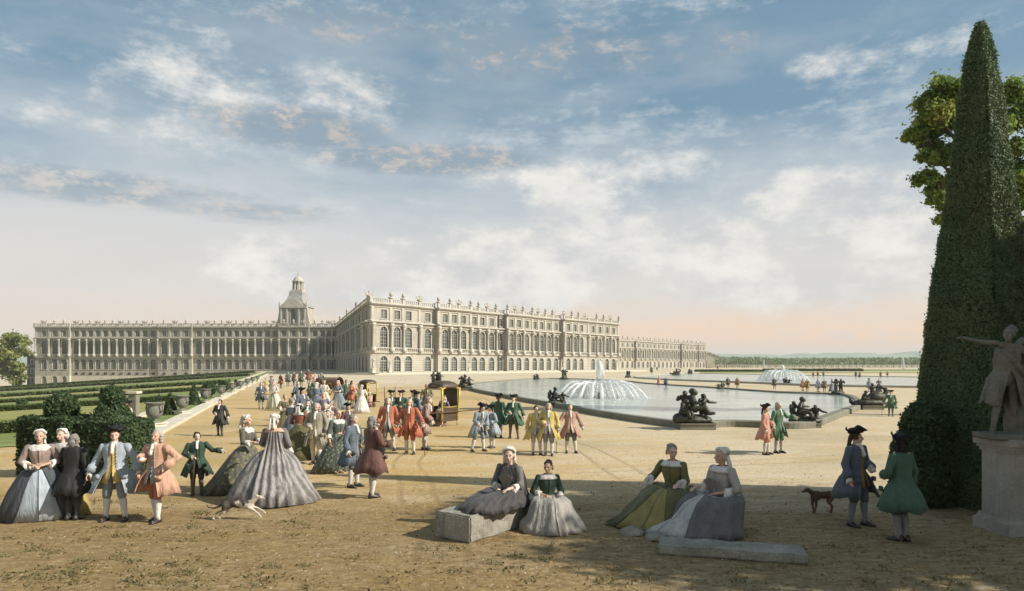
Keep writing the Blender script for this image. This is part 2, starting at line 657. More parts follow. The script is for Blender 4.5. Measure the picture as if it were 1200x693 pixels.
# ================================================================== the ground
def ground_material():
    m, nt, b = newmat('gravel_and_earth')
    v = coords(nt)
    t = nt.nodes.new('ShaderNodeTexCoord')
    s = nt.nodes.new('ShaderNodeSeparateXYZ')
    nt.links.new(t.outputs['Object'], s.inputs[0])
    big = nnoise(nt, v, 0.11, 6, 0.6)
    mid = nnoise(nt, coords(nt, 'Object', (0.5, 1.1, 1)), 0.55, 7, 0.68)
    scr = nnoise(nt, coords(nt, 'Object', (1.6, 4.2, 1)), 1.5, 7, 0.74)
    fin = nnoise(nt, v, 9.0, 5, 0.7)
    grit = nnoise(nt, v, 55.0, 3, 0.7)
    pale, ochre, brown, olive = (0.62, 0.53, 0.385), (0.53, 0.355, 0.135), (0.19, 0.125, 0.052), (0.19, 0.165, 0.075)
    # the trodden walk round the basin is paler gravel, the esplanade by the palace is ochre sand
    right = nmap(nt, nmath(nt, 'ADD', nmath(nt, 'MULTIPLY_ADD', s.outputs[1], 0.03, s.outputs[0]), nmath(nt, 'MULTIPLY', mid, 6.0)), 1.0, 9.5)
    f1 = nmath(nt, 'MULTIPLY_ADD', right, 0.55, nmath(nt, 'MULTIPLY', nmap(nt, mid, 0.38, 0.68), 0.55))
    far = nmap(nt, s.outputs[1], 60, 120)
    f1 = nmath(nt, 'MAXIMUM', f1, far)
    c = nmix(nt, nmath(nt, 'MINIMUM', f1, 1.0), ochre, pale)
    # foreground earth is browner, with the foreground shade put into its streaky colour
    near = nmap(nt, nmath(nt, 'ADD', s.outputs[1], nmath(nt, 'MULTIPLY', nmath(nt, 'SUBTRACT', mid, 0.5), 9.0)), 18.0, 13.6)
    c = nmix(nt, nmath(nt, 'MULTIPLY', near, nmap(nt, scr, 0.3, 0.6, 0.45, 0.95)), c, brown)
    c = nmix(nt, nmath(nt, 'MULTIPLY', nmap(nt, big, 0.5, 0.62), 0.3), c, olive)
    c = nmix(nt, nmap(nt, scr, 0.52, 0.72, 0.0, 0.4), c, tuple(q * 0.5 for q in ochre))
    c = nmix(nt, nmap(nt, fin, 0.5, 0.68, 0.0, 0.5), c, (0.26, 0.19, 0.10))
    c = nmix(nt, nmap(nt, fin, 0.48, 0.3, 0.0, 0.4), c, (0.68, 0.57, 0.42))
    c = nmix(nt, nmap(nt, grit, 0.52, 0.66, 0.0, 0.55), c, (0.17, 0.13, 0.08))
    # wheel tracks of the chairs and carts, curving over the court
    s1 = nmath(nt, 'ADD', nmath(nt, 'MULTIPLY_ADD', s.outputs[1], 0.16, s.outputs[0]), nmath(nt, 'MULTIPLY', nnoise(nt, v, 0.045, 2, 0.5), 7.0))
    s2 = nmath(nt, 'ADD', nmath(nt, 'MULTIPLY_ADD', s.outputs[0], -0.30, s.outputs[1]), nmath(nt, 'MULTIPLY', nnoise(nt, v, 0.06, 2, 0.5), 6.0))
    rut = None
    for q, pos in ((s1, 3.0), (s1, 3.9), (s1, 9.5), (s1, 10.4), (s2, 21.5), (s2, 22.3), (s2, 15.6), (s2, 16.3)):
        k = nmap(nt, nmath(nt, 'ABSOLUTE', nmath(nt, 'SUBTRACT', q, pos)), 0.03, 0.13, 1.0, 0.0)
        rut = k if rut is None else nmath(nt, 'MAXIMUM', rut, k)
    rut = nmath(nt, 'MULTIPLY', rut, nmap(nt, mid, 0.35, 0.6, 0.2, 1.0))
    c = nmix(nt, nmath(nt, 'MULTIPLY', rut, 0.45), c, (0.24, 0.17, 0.085))
    nt.links.new(c, b.inputs['Base Color'])
    b.inputs['Roughness'].default_value = 0.95
    b.inputs['Specular IOR Level'].default_value = 0.1
    fin = nmath(nt, 'SUBTRACT', fin, nmath(nt, 'MULTIPLY', rut, 0.5))
    h = nmath(nt, 'ADD', nmath(nt, 'MULTIPLY', fin, 0.6), nmath(nt, 'ADD', nmath(nt, 'MULTIPLY', grit, 0.25), nmath(nt, 'MULTIPLY', scr, 0.55)))
    bump(nt, b, h, 0.8, 0.06)
    return m


def ground_sheet():
    ys = [-60, -20, -5, 2, 5] + list(np.arange(6, 40, 1.0)) + list(np.geomspace(40, 420, 40)) + [600, 1000, 1800, 3200, 6000]
    off = [-7000, -2500, -900, -400, -220, -151.6] + list(np.linspace(-120, -10, 12)) + [-6, -4, -2.6, -1.6, -0.8, 0, 1, 3, 6, 10, 15, 20, 30, 45, 70, 110, 180, 300, 600, 1500, 4000, 8000]
    mb = MB()
    rows = []
    for y in ys:
        rows.append([(edge_x(min(y, 420)) + o, y, gz(edge_x(min(y, 420)) + o, y) if y <= 420 else (-0.0624 * min(max(-o - 1.6, 0), 150))) for o in off])
    mb.loft(rows, closed=False)
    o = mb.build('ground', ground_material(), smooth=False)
    return kind(o, 'structure')


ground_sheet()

grass_m = plain('lawn_grass', (0.185, 0.225, 0.06), 0.95, 0.45, 0.6, 0.6, dist=0.05)
grass_y = plain('dry_lawn', (0.285, 0.275, 0.085), 0.95, 0.4, 0.8, 0.6, dist=0.05)
hedge_core = plain('hedge_shade', (0.020, 0.032, 0.014), 0.95, 0.3, 3, 0.3)  # near-black core: shade between the leaves put into its colour
box_leaf = leafmat('box_leaves', (0.055, 0.085, 0.028), (0.13, 0.165, 0.06))
yew_leaf = leafmat('yew_leaves', (0.030, 0.058, 0.024), (0.095, 0.135, 0.058))
kerb_m = stone_mat('kerb_stone', (0.44, 0.40, 0.32), var=0.3, stain=0.6, scale=0.8)
dark_kerb = stone_mat('mossy_kerb', (0.22, 0.21, 0.16), var=0.35, stain=0.7, scale=0.8)


# ---- lawns and hedges of the sunken garden (rows follow the slope)
def lawn_patch(name, y0, y1, o0, o1, m):
    mb = MB()
    rows = []
    for y in np.linspace(y0, y1, 14):
        rows.append([(edge_x(y) + o, y, gz(edge_x(y) + o, y) + 0.03) for o in np.linspace(o0, o1, 24)])
    mb.loft(rows, closed=False)
    return kind(mb.build(name, m), 'structure')


for y0, y1, o0, o1, m in ((27, 34, -9.5, -3.2, grass_m), (36, 60, -40, -4.2, grass_y), (63, 84, -62, -4.2, grass_m), (88, 118, -90, -4.2, grass_y), (124, 190, -120, -4.5, grass_m), (205, 300, -150, -5, grass_m), (306, 352, -156, -8, grass_m)):
    lawn_patch('lawn', y0, y1, o0, o1, m)


def box_points(hx, hy, hz, n):
    """points and normals over the sides and top of a box standing on z=0"""
    areas = np.array([hy * hz * 2, hy * hz * 2, hx * hz * 2, hx * hz * 2, hx * hy * 4])
    k = RNG.choice(5, size=n, p=areas / areas.sum())
    a, c = RNG.uniform(-1, 1, n), RNG.uniform(0, 1, n)
    p, q = np.zeros((n, 3)), np.zeros((n, 3))
    for i, (sx, ax) in enumerate(((1, 0), (-1, 0), (1, 1), (-1, 1))):
        s = k == i
        p[s, ax] = sx * (hx if ax == 0 else hy)
        p[s, 1 - ax] = a[s] * (hy if ax == 0 else hx)
        p[s, 2] = c[s] * hz
        q[s, ax] = sx
    s = k == 4
    p[s, 0] = a[s] * hx
    p[s, 1] = (c[s] * 2 - 1) * hy
    p[s, 2] = hz
    q[s, 2] = 1
    return p, q


def hedge_row(label, a, b, w, h, leaf, n, group):
    """a clipped hedge from a to b on the ground"""
    L = math.hypot(b[0] - a[0], b[1] - a[1])
    rz = math.atan2(b[1] - a[1], b[0] - a[0])
    cx, cy = (a[0] + b[0]) / 2, (a[1] + b[1]) / 2
    za, zb = gz(*a), gz(*b)
    t = thing('box_hedge', label, 'hedge', (cx, cy, (za + zb) / 2), rz, group)
    shear = (zb - za) / L
    mb = MB().box((0, 0, h / 2 - 0.05), (L - 0.1, w - 0.1, h))
    mb.xf(lambda p: (p[0], p[1], p[2] + shear * p[0]))
    mb.build('shade_core', hedge_core, t)
    p, q = box_points(L / 2, w / 2, h, n)
    p += RNG.normal(size=p.shape) * 0.05
    p[:, 2] += shear * p[:, 0]
    obj('foliage', leaf_mesh('foliage', p, leaf, q, 0.8), box_leaf, t)


def at(off, y):
    return (edge_x(y) + off, y)


hedge_rows = ((34.6, -9, -3.4, 0.5, 'nearest low hedge across the lawn behind the left hedges and balls'),
              (61, -38, -4.4, 0.4, 'low clipped hedge along the far side of the yellowish lawn'),
              (86, -60, -4.4, 0.4, 'low clipped hedge in the middle of the sunken garden'),
              (121, -86, -4.6, 0.45, 'long clipped hedge two rows in front of the left palace wing'),
              (197, -118, -5, 0.7, 'long pale-edged hedge row in front of the left palace wing'),
              (303, -150, -8, 0.9, 'farthest long hedge at the foot of the left palace wing'))
for y, o0, o1, hh, lb in hedge_rows:
    L = o1 - o0
    hedge_row(lb, at(o0, y), at(o1, y), 0.7 if y < 100 else 1.4, hh, 0.09 if y < 100 else 0.28, int(min(16000, 900 * L)) if y < 100 else int(60 * L), 'low hedges of the sunken garden')
# pale gravel walks between the rows
walk_m = plain('garden_walk', (0.56, 0.47, 0.31), 0.95, 0.25, 0.8, 0.3)
for y0, y1, o0 in ((61.5, 62.6, -62), (86.6, 87.8, -90), (122, 123.6, -120), (191, 196, -120), (300.5, 302, -156)):
    lawn_patch('garden_path', y0, y1, o0, -4.4, walk_m)


def edge_strip(name, o0, o1, y0, y1, z, m):
    mb = MB()
    rings = []
    for y in np.geomspace(y0, y1, 40):
        x0, x1 = edge_x(y) + o0, edge_x(y) + o1
        g = gz(x0, y)
        rings.append([(x0, y, g - 0.1), (x0, y, g + z), (x1, y, g + z), (x1, y, g - 0.1)])
    mb.loft(rings)
    return mb.build(name, m)


pale_kerb = stone_mat('pale_kerb_stone', (0.60, 0.55, 0.44), var=0.22, stain=0.35, scale=0.8)
tag(edge_strip('kerb', -0.75, 0.1, 24, 330, 0.14, pale_kerb), 'long pale stone kerb running along the edge of the sandy terrace to the palace', 'kerb')
tag(edge_strip('coping', -3.3, -2.7, 26, 300, 0.22, pale_kerb), 'low stone coping beside the grass strip where the vases stand', 'coping')
mbs = MB()
mbs.loft([[(edge_x(y) - 2.7, y, gz(edge_x(y) - 2.7, y) + 0.04), (edge_x(y) - 1.6, y, 0.04), (edge_x(y) - 0.75, y, 0.04)] for y in np.geomspace(25, 320, 30)], closed=False)
kind(mbs.build('grass_verge', grass_m), 'structure')

# ================================================================== palace
wall_m = stone_mat('palace_stone', (0.40, 0.372, 0.308), joint=0.22, joint_h=0.9, var=0.28, stain=0.8, scale=0.12)
rust_m = stone_mat('banded_palace_stone', (0.44, 0.408, 0.338), joint=0.75, joint_h=0.75, var=0.26, stain=0.65, scale=0.12)
trim_m = stone_mat('carved_stone', (0.48, 0.448, 0.375), var=0.25, stain=0.6, scale=0.3)
base_m = stone_mat('palace_base_stone', (0.58, 0.53, 0.41), joint=0.35, joint_h=1.0, var=0.15, stain=0.3, scale=0.15)
lead_m = plain('roof_lead', (0.13, 0.135, 0.14), 0.6, 0.3, 0.5, 0.2)
frame_m = plain('window_paint', (0.36, 0.36, 0.30), 0.6, 0.15, 2, 0.0)
pane_m = None


def make_pane():
    m, nt, b = newmat('window_glass')
    v = coords(nt)
    n = nnoise(nt, v, 1.3, 3, 0.6)
    oi = nt.nodes.new('ShaderNodeObjectInfo')
    f = nmath(nt, 'MULTIPLY_ADD', oi.outputs['Random'], 0.6, nmath(nt, 'MULTIPLY', n, 0.4))
    nt.links.new(nmix(nt, f, (0.012, 0.017, 0.019), (0.10, 0.115, 0.11)), b.inputs['Base Color'])
    b.inputs['Roughness'].default_value = 0.18
    bump(nt, b, n, 0.15, 0.05)
    return m


pane_m = make_pane()
WIN = {}


def window_meshes(w, h, arched, big):
    key = (round(w, 2), round(h, 2), arched, big)
    if key in WIN:
        return WIN[key]
    spring = h - w / 2 if arched else h
    out = [(-w / 2, 0), (-w / 2, spring)]
    if arched:
        out += [(w / 2 * math.cos(a), spring + w / 2 * math.sin(a)) for a in [PI - PI * k / 8 for k in range(1, 8)]]
    else:
        pass
    out += [(w / 2, spring), (w / 2, 0)]
    fr = MB()
    # moulded surround, proud of the wall
    t = 0.34 if big else 0.28
    cx, cz = 0, spring * 0.5
    rings = []
    for i, (x, z) in enumerate(out):
        if arched and z > spring + 1e-6:
            l = math.hypot(x, z - spring)
            ox, oz = x * (1 + t / l), spring + (z - spring) * (1 + t / l)
        else:
            ox, oz = x + (t if x > 0 else -t), z
            if not arched and z > 0:
                oz = z + t
        rings.append([(x, 0.05, z), (x, -0.09, z), (ox, -0.09, oz), (ox, 0.01, oz)])
    fr.loft(rings)
    fr.box((0, -0.12, -0.14), (w + 2 * t, 0.3, 0.26))
    fr.m = 1
    # wooden frame and glazing bars, set back
    n = 3
    for k in range(1, n + 1):
        x = -w / 2 + w * k / (n + 1)
        top = spring + (math.sqrt(max(0, (w / 2) ** 2 - x * x)) if arched else 0)
        fr.box((x, 0.32, top / 2), (0.09 if k != 2 else 0.16, 0.08, top - 0.02))
    z = 0.0
    while z < spring:
        fr.box((0, 0.325, z + 0.05), (w - 0.02, 0.07, 0.10))
        z += h / 6.0
    if arched:
        fr.box((0, 0.325, spring), (w - 0.02, 0.09, 0.16))
    mesh = fr.mesh('window')
    for m in (trim_m, frame_m):
        mesh.materials.append(m)
    pn = MB()
    pn.add([(x * 0.998, 0.37, z) for x, z in out] + [(x * 0.998, 0.40, z) for x, z in out],
           [tuple(range(len(out))), tuple(range(2 * len(out) - 1, len(out) - 1, -1))] + [(i, len(out) + i, len(out) + (i + 1) % len(out), (i + 1) % len(out)) for i in range(len(out))])
    pm = pn.mesh('pane')
    pm.materials.append(pane_m)
    WIN[key] = (mesh, pm)
    return WIN[key]


def wall_level(mb, z0, z1, wins, L, ends, depth=0.42):
    """wins: (s, width, sill, top, arched, offset).  Real openings with reveals."""
    wins = sorted(wins)
    bounds = [ends[0]] + [(a[0] + b[0]) / 2 for a, b in zip(wins, wins[1:])] + [ends[1]]
    for i, (s, w, a, b, arched, off) in enumerate(wins):
        l, r = bounds[i], bounds[i + 1]
        y = -off
        wl, wr = s - w / 2, s + w / 2
        spring = b - w / 2 if arched else b
        arc = [(wl, spring)] + ([(s + w / 2 * math.cos(q), spring + w / 2 * math.sin(q)) for q in [PI - PI * k / 8 for k in range(1, 8)]] if arched else []) + [(wr, spring)]
        for q in ((l, z0, wl, z1), (wr, z0, r, z1), (wl, z0, wr, a)):
            if q[2] - q[0] > 0.01 and q[3] - q[1] > 0.01:
                mb.add([(q[0], y, q[1]), (q[2], y, q[1]), (q[2], y, q[3]), (q[0], y, q[3])], [(0, 1, 2, 3)])
        for (x0, za), (x1, zb) in zip(arc, arc[1:]):
            mb.add([(x0, y, za), (x1, y, zb), (x1, y, z1), (x0, y, z1)], [(0, 1, 2, 3)])
        hole = [(wl, a)] + arc + [(wr, a)]
        for k in range(len(hole)):
            (x0, za), (x1, zb) = hole[k], hole[(k + 1) % len(hole)]
            mb.add([(x0, y, za), (x0, y + depth, za), (x1, y + depth, zb), (x1, y, zb)], [(0, 1, 2, 3)])
        nxt = wins[i + 1][5] if i + 1 < len(wins) else 0.0
        if abs(nxt - off) > 0.01:
            mb.add([(r, -off, z0), (r, -nxt, z0), (r, -nxt, z1), (r, -off, z1)], [(0, 1, 2, 3)])
        if i == 0 and off > 0.01:
            mb.add([(l, 0, z0), (l, -off, z0), (l, -off, z1), (l, 0, z1)], [(0, 1, 2, 3)])
    return bounds


def runs(wins, bounds):
    """stretches of facade with one offset"""
    out = []
    for i, w in enumerate(wins):
        if out and abs(out[-1][2] - w[5]) < 0.01:
            out[-1][1] = bounds[i + 1]
        else:
            out.append([bounds[i], bounds[i + 1], w[5]])
    return out


def column_mesh(h, r):
    mb = MB()
    mb.box((0, 0, -0.7), (1.35, 1.3, 1.4)).box((0, -0.0, h + 0.42), (1.3, 1.15, 0.84))
    mb.box((0, 0, 0.12), (r * 2.7, r * 2.7, 0.24))
    mb.lathe([(r * 1.3, 0.24), (r * 1.3, 0.4), (r * 1.05, 0.52), (r, 0.6), (r * 0.97, h * 0.4), (r * 0.86, h - 0.95), (r * 0.98, h - 0.9), (r * 0.9, h - 0.8), (r * 1.15, h - 0.4), (r * 1.4, h - 0.2)], seg=12)
    mb.box((0, 0, h - 0.1), (r * 2.9, r * 2.9, 0.2))
    me = mb.mesh('column', True)
    me.materials.append(trim_m)
    return me


def trophy_mesh(v):
    mb = MB()
    mb.box((0, 0, 0.25), (1.3, 1.1, 0.5))
    if v == 0:      # vase with flame
        mb.lathe([(0.35, 0.5), (0.2, 0.75), (0.28, 0.9), (0.6, 1.4), (0.62, 1.7), (0.42, 1.85), (0.5, 2.0), (0.36, 2.35), (0.2, 2.75), (0.04, 3.1)], seg=10)
    else:           # heap of arms: cuirass, shields and flags
        mb.ell((0, 0, 1.2), (0.6, 0.45, 0.8))
        mb.ell((-0.9, -0.15, 1.0), (0.55, 0.2, 0.6))
        mb.ell((0.9, -0.15, 0.95), (0.55, 0.2, 0.55))
        mb.ell((0, 0, 2.15), (0.3, 0.35, 0.4))
        for sx in (-1, 1):
            mb.tube([(sx * 0.2, 0.1, 0.5), (sx * 1.4, 0.15, 2.2)], 0.09, 5)
            mb.ell((sx * 1.2, 0.15, 1.75), (0.42, 0.1, 0.3))
    mb.jitter(0.08, 2.5, v)
    mb.xf(lambda p: (p[0] * 1.1, p[1] * 1.1, p[2] * 0.74))
    me = mb.mesh('trophy', True)
    me.materials.append(trim_m)
    return me


COLM = column_mesh(7.1, 0.42)
COLS = column_mesh(7.1, 0.5)
TRO = [trophy_mesh(0), trophy_mesh(1)]
PILM = MB().box((0, -0.12, 2.1), (0.95, 0.3, 4.1)).box((0, -0.15, 0.2), (1.15, 0.36, 0.4)).box((0, -0.15, 4.05), (1.15, 0.36, 0.3)).mesh('pilaster')
PILM.materials.append(trim_m)
LOWER, MAIN, ATTIC = (0.0, 7.2), (7.2, 17.0), (17.0, 23.0)


def facade(root, O, rz, L, centers, offs, ww, zbase=-1.0, low=None, col_r=0.42, trophies=None, oculi=None, step_bal=0.9, col_at=None):
    """one palace front: local x runs along it, local -y looks outwards"""
    loc = Vector((O[0], O[1], O[2] if len(O) > 2 else 0.0)) - root.location
    ends = (0.0, L)
    W1 = [(s, ww, 0.8, 6.0, True, o) for s, o in zip(centers, offs)]
    W2 = [(s, ww, 8.85, 15.7, True, o) for s, o in zip(centers, offs)]
    W3 = [(s, ww * 0.82, 18.2, 21.2, False, o) for s, o in zip(centers, offs)]
    w1 = MB()
    bounds = wall_level(w1, zbase, LOWER[1], W1, L, ends)
    w1.build('ground_floor_wall', rust_m, root, loc=loc, rz=rz)
    w2 = MB()
    wall_level(w2, MAIN[0], MAIN[1], W2, L, ends)
    wall_level(w2, ATTIC[0], ATTIC[1], W3, L, ends)
    w2.build('wall', wall_m, root, loc=loc, rz=rz)
    rr = runs(W1, bounds)
    co = MB()
    for a, b, o in rr:
        e = 0.35
        for z, hh, p in ((6.75, 0.25, 0.3), (7.0, 0.35, 0.6), (7.35, 0.3, 0.35), (16.1, 0.35, 0.45), (16.75, 0.3, 0.75), (17.05, 0.4, 1.15), (17.45, 0.25, 0.35), (21.9, 0.25, 0.3), (22.6, 0.3, 0.6), (22.9, 0.35, 0.95)):
            x0 = a - (e if a < 0.1 else (0.0 if o == 0 else e * 0.7))
            x1 = b + (e if b > L - 0.1 else (0.0 if o == 0 else e * 0.7))
            co.box(((x0 + x1) / 2, -o - p / 2 + 0.15, z + hh / 2), (x1 - x0, p + 0.3, hh - 0.004))
    co.build('cornice', trim_m, root, loc=loc, rz=rz)
    ba = MB()
    bb = MB()
    for a, b, o in rr:
        ba.box(((a + b) / 2, -o - 0.25, 23.43), (b - a, 0.5, 0.3))
        ba.box(((a + b) / 2, -o - 0.25, 24.75), (b - a, 0.46, 0.26))
        n = max(2, int((b - a) / step_bal))
        for k in range(n):
            ba.box((a + (k + 0.5) * (b - a) / n, -o - 0.25, 24.1), (0.3, 0.26, 1.05))
        # little balustrade under the great windows
        bb.box(((a + b) / 2, -o - 0.52, 8.62), (b - a, 0.3, 0.2))
        for k in range(n):
            bb.box((a + (k + 0.5) * (b - a) / n, -o - 0.52, 8.05), (0.26, 0.2, 0.95))
    for q in bounds:
        ba.box((q, -0.27 - max([w[5] for w in W1 if abs(w[0] - q) < 6] + [0]) * 1.0, 24.15), (1.0, 0.62, 1.75))
    ba.build('roof_balustrade', trim_m, root, loc=loc, rz=rz)
    bb.build('balcony', trim_m, root, loc=loc, rz=rz)
    # windows
    rot = Matrix.Rotation(rz, 4, 'Z')

    def put(name, mesh, s, off, z, child=None, cn=None):
        w = bpy.data.objects.new(name, mesh)
        COL.objects.link(w)
        w.parent = root
        w.location = loc + (rot @ Vector((s, -off, z)))
        w.rotation_euler = (0, 0, rz)
        if child is not None:
            c = bpy.data.objects.new(cn, child)
            COL.objects.link(c)
            c.parent = w
        return w
    for s, w, a, b, arched, o in W1 + W2:
        m, p = window_meshes(w, b - a, True, b > 8)
        put('arched_window', m, s, o, a, p, 'pane')
    for s, w, a, b, arched, o in W3:
        m, p = window_meshes(w, b - a, False, False)
        put('attic_window', m, s, o, a, p, 'pane')
    if low:
        for s, w, a, b in low:
            m, p = window_meshes(w, b - a, True, False)
            put('basement_window', m, s, 0.45, a, p, 'pane')
    if oculi:
        mo = MB().lathe([(0.95, 0), (0.95, 0.12), (0.7, 0.14)], seg=14)
        mo.m = 1
        mo.lathe([(0.7, 0.02), (0.68, 0.05)], seg=14)
        mo.xf(lambda p: (p[0], -p[2], p[1] * 0.6))
        me = mo.mesh('basement_vent')
        me.materials.append(trim_m)
        me.materials.append(pane_m)
        for s, z in oculi:
            put('basement_vent', me, s, 0.005, z)
    # columns stand between the great windows; pilasters on the attic
    ci = col_at if col_at is not None else range(len(bounds))
    cm = COLM if col_r < 0.45 else COLS
    for i in ci:
        q = bounds[i]
        q = min(max(q, 0.7), L - 0.7)
        o = max([W1[j][5] for j in (i - 1, i) if 0 <= j < len(W1)])
        put('column', cm, q, o + 0.62, 8.75)
        put('pilaster', PILM, q, o, 17.7)
    for i, q in enumerate(trophies or bounds):
        o = max([w[5] for w in W1 if abs(w[0] - q) < 5] + [0])
        put('trophy', TRO[1 if i % 3 == 0 else 0], q, o + 0.27, 25.02)
    return bounds


def main_s(px):
    d = 220.0 * 838.0 / (1270.0 - px)
    return (d - 220.0) / 0.7668


A1 = math.atan2(0.7668, 0.6419)              # direction of the garden front
P0 = ((432 - 600) / F * 220.0, 220.0)
palace = thing('palace', 'great pale stone palace with arched windows and a sharp corner behind the basin', 'palace', (P0[0], P0[1], 0))
mc = [447.7, 463.2, 476.6, 501.2, 518, 528.5, 539.2, 555.8, 565, 576, 586, 595.5, 604.5, 613.6, 626.5, 634.6, 643, 651.5, 662.5, 670.2, 678, 693, 701, 709.5, 717]
moff = [0.9, 0.9, 0.9, 0, 1.6, 1.6, 1.6, 0, 0, 0, 0, 1.6, 1.6, 1.6, 0, 0, 0, 0, 1.6, 1.6, 1.6, 0.9, 0.9, 0.9, 0.9]
LM = 152.5
b1 = facade(palace, (*P0, 0), A1, LM, [main_s(p) for p in mc], moff, 3.1, trophies=None)
U2 = (0.314, -0.949)
Q0 = (P0[0] - U2[0] * 158, P0[1] - U2[1] * 158)
rc = [158 - 6 - i * 11.2 for i in range(14)][::-1]
facade(palace, (*Q0, 0), math.atan2(U2[1], U2[0]), 158, rc, [0] * 14, 5.6, col_at=[1, 3, 5, 7, 9, 11, 13], trophies=[6, 40, 80, 120])
# the mass of the building and its lead roof
u1 = Vector((0.6419, 0.7668))
n1 = Vector((0.7668, -0.6419))
u2 = Vector((-0.314, 0.949))
n2 = Vector((-0.949, -0.314))
p0 = Vector((0, 0))
core = [p0 - n1 * 0.9 - n2 * 0.9, p0 + u1 * LM - n1 * 0.9 - u1 * 0.1, p0 + u1 * LM - n1 * 24, p0 + u1 * 40 - n1 * 24, p0 + u2 * 157 - n2 * 24, p0 + u2 * 157 - n2 * 0.9]
mbc = MB().prism([tuple(q) for q in core], -1, 23.25)
mbc.build('roof', lead_m, palace)
mbe = MB()
mbe.loft([[(LM, 0, -1), (LM, 0, 23.2), (LM, 24, 23.2), (LM, 24, -1)], [(LM - 0.12, 0, -1), (LM - 0.12, 0, 23.2), (LM - 0.12, 24, 23.2), (LM - 0.12, 24, -1)]])
mbe.build('end_wall', wall_m, palace, rz=A1)
pipe_m = plain('drain_lead', (0.05, 0.055, 0.05), 0.6, 0.2, 2, 0)
for px in (486, 583.5, 684.5):
    s = main_s(px)
    o = 0.35
    MB().tube([(s, -o - 0.15, 0.2), (s, -o - 0.15, 16.0)], 0.22, 8).tube([(s, -o - 0.15, 17.6), (s, -o - 0.15, 22.6)], 0.22, 8).build('drainpipe', pipe_m, palace, rz=A1)
# broad steps along the garden front
for k, (o, z) in enumerate(((16, 0.28), (13, 0.52))):
    pts = [p0 + n2 * (o - 8) + n1 * o, p0 + u1 * LM + n1 * o + u1 * 6, p0 + u1 * LM - n1 * 0.2 + u1 * 6, p0 + n2 * (o - 8) - n1 * 0.2]
    s = MB().prism([(q[0] + P0[0], q[1] + P0[1]) for q in pts], -0.3, z).build('palace_step', base_m)
    tag(s, ('lower broad stone step along the garden front of the palace', 'upper stone landing at the foot of the garden front, under the windows')[k], 'step', 'steps before the palace')

# ---- north wing
YN = 362.0
XN0 = (43 - 600) / F * YN
XN1 = (397 - 600) / F * YN
north = thing('palace_wing', 'long left wing of the palace, facing the sunken garden with a white basement', 'palace wing', (XN0, YN, 0))
nc = [53.8, 66.3, 77.4, 89.6, 97.9, 106.3, 114.9, 123.7, 132.8, 142, 151.6, 161, 170, 179.7, 194, 207, 219.8, 232.8, 243.3, 252, 260.5, 268.8, 277.4, 286, 294.6, 303.8, 313.5, 323, 333.6, 345, 357, 369, 378, 386, 392.5]
ncs = [((p - 600) / F * YN) - XN0 for p in nc]
noff = [1.4] * 3 + [0] * 11 + [1.4] * 3 + [0] * 11 + [1.4] * 3 + [0] * 4
facade(north, (XN0, YN, 0), 0, XN1 - XN0, ncs, noff, 2.7, zbase=-2.6, trophies=[ncs[i] for i in range(0, 35)], col_r=0.42)
# the white basement below it, with arched windows under the pavilion
LN = XN1 - XN0
bm_ = MB()
lowin = [(ncs[i], 2.5, -7.6, -2.9, True, 1.42) for i in range(3)] + [(ncs[i], 0.02, -5, -4.98, False, 0.2) for i in range(3, 35)]
wall_level(bm_, -11, -2.6, lowin, LN, (0, LN))
bm_.build('basement', base_m, north)
rot_loc = []
mB, pB = window_meshes(2.5, 4.7, True, False)
for i in range(3):
    w = obj('basement_window', mB, None, north, (ncs[i], -1.42, -7.6))
    obj('pane', pB, None, w)
mo = MB()
mo.add([(0.95 * math.cos(a), -0.1, 0.6 * math.sin(a)) for a in [2 * PI * k / 14 for k in range(14)]] + [(0.95 * math.cos(a), 0.12, 0.6 * math.sin(a)) for a in [2 * PI * k / 14 for k in range(14)]],
       [tuple(range(14))] + [(k, 14 + k, 14 + (k + 1) % 14, (k + 1) % 14) for k in range(14)])
mvent = mo.mesh('basement_vent')
mvent.materials.append(pane_m)
for i in range(3, 31):
    obj('basement_vent', mvent, None, north, (ncs[i], -0.2, -1.55 if noff[i] == 0 else -1.5)).location.y = -0.2 - noff[i]
MB().prism([(0.1, 0.9), (LN - 0.3, 0.9), (LN - 0.3, 22), (0.1, 22)], -11, 23.25).build('roof', lead_m, north)
en = MB().box((0.06, 11.2, 6), (0.12, 22.2, 34.3))
en.build('end_wall', wall_m, north)

# ---- south wing
S0 = ((720 - 600) / F * 550.0, 550.0)
ASW = math.atan2(0.79, 0.613)
south = thing('palace_wing', 'right wing of the palace set far back beyond the main front', 'palace wing', (S0[0], S0[1], 0))
LS = 186.0
sc_ = [5 + i * 8.4 for i in range(22)]
soff = [0] * 4 + [1.6] * 3 + [0] * 8 + [1.6] * 3 + [0] * 2 + [1.0] * 2
facade(south, (*S0, 0), ASW, LS, sc_, soff, 3.6, col_r=0.5, trophies=sc_, step_bal=1.3)
us, ns = Vector((0.613, 0.79)), Vector((0.79, -0.613))
MB().prism([tuple(q) for q in (-ns * 0.9, us * LS - ns * 0.9, us * LS - ns * 22, -ns * 22)], -1, 23.25).build('roof', lead_m, south)
es = MB()
es.box((LS - 0.06, 11, 11), (0.12, 22, 24.2))
es.build('end_wall', wall_m, south, rz=ASW)

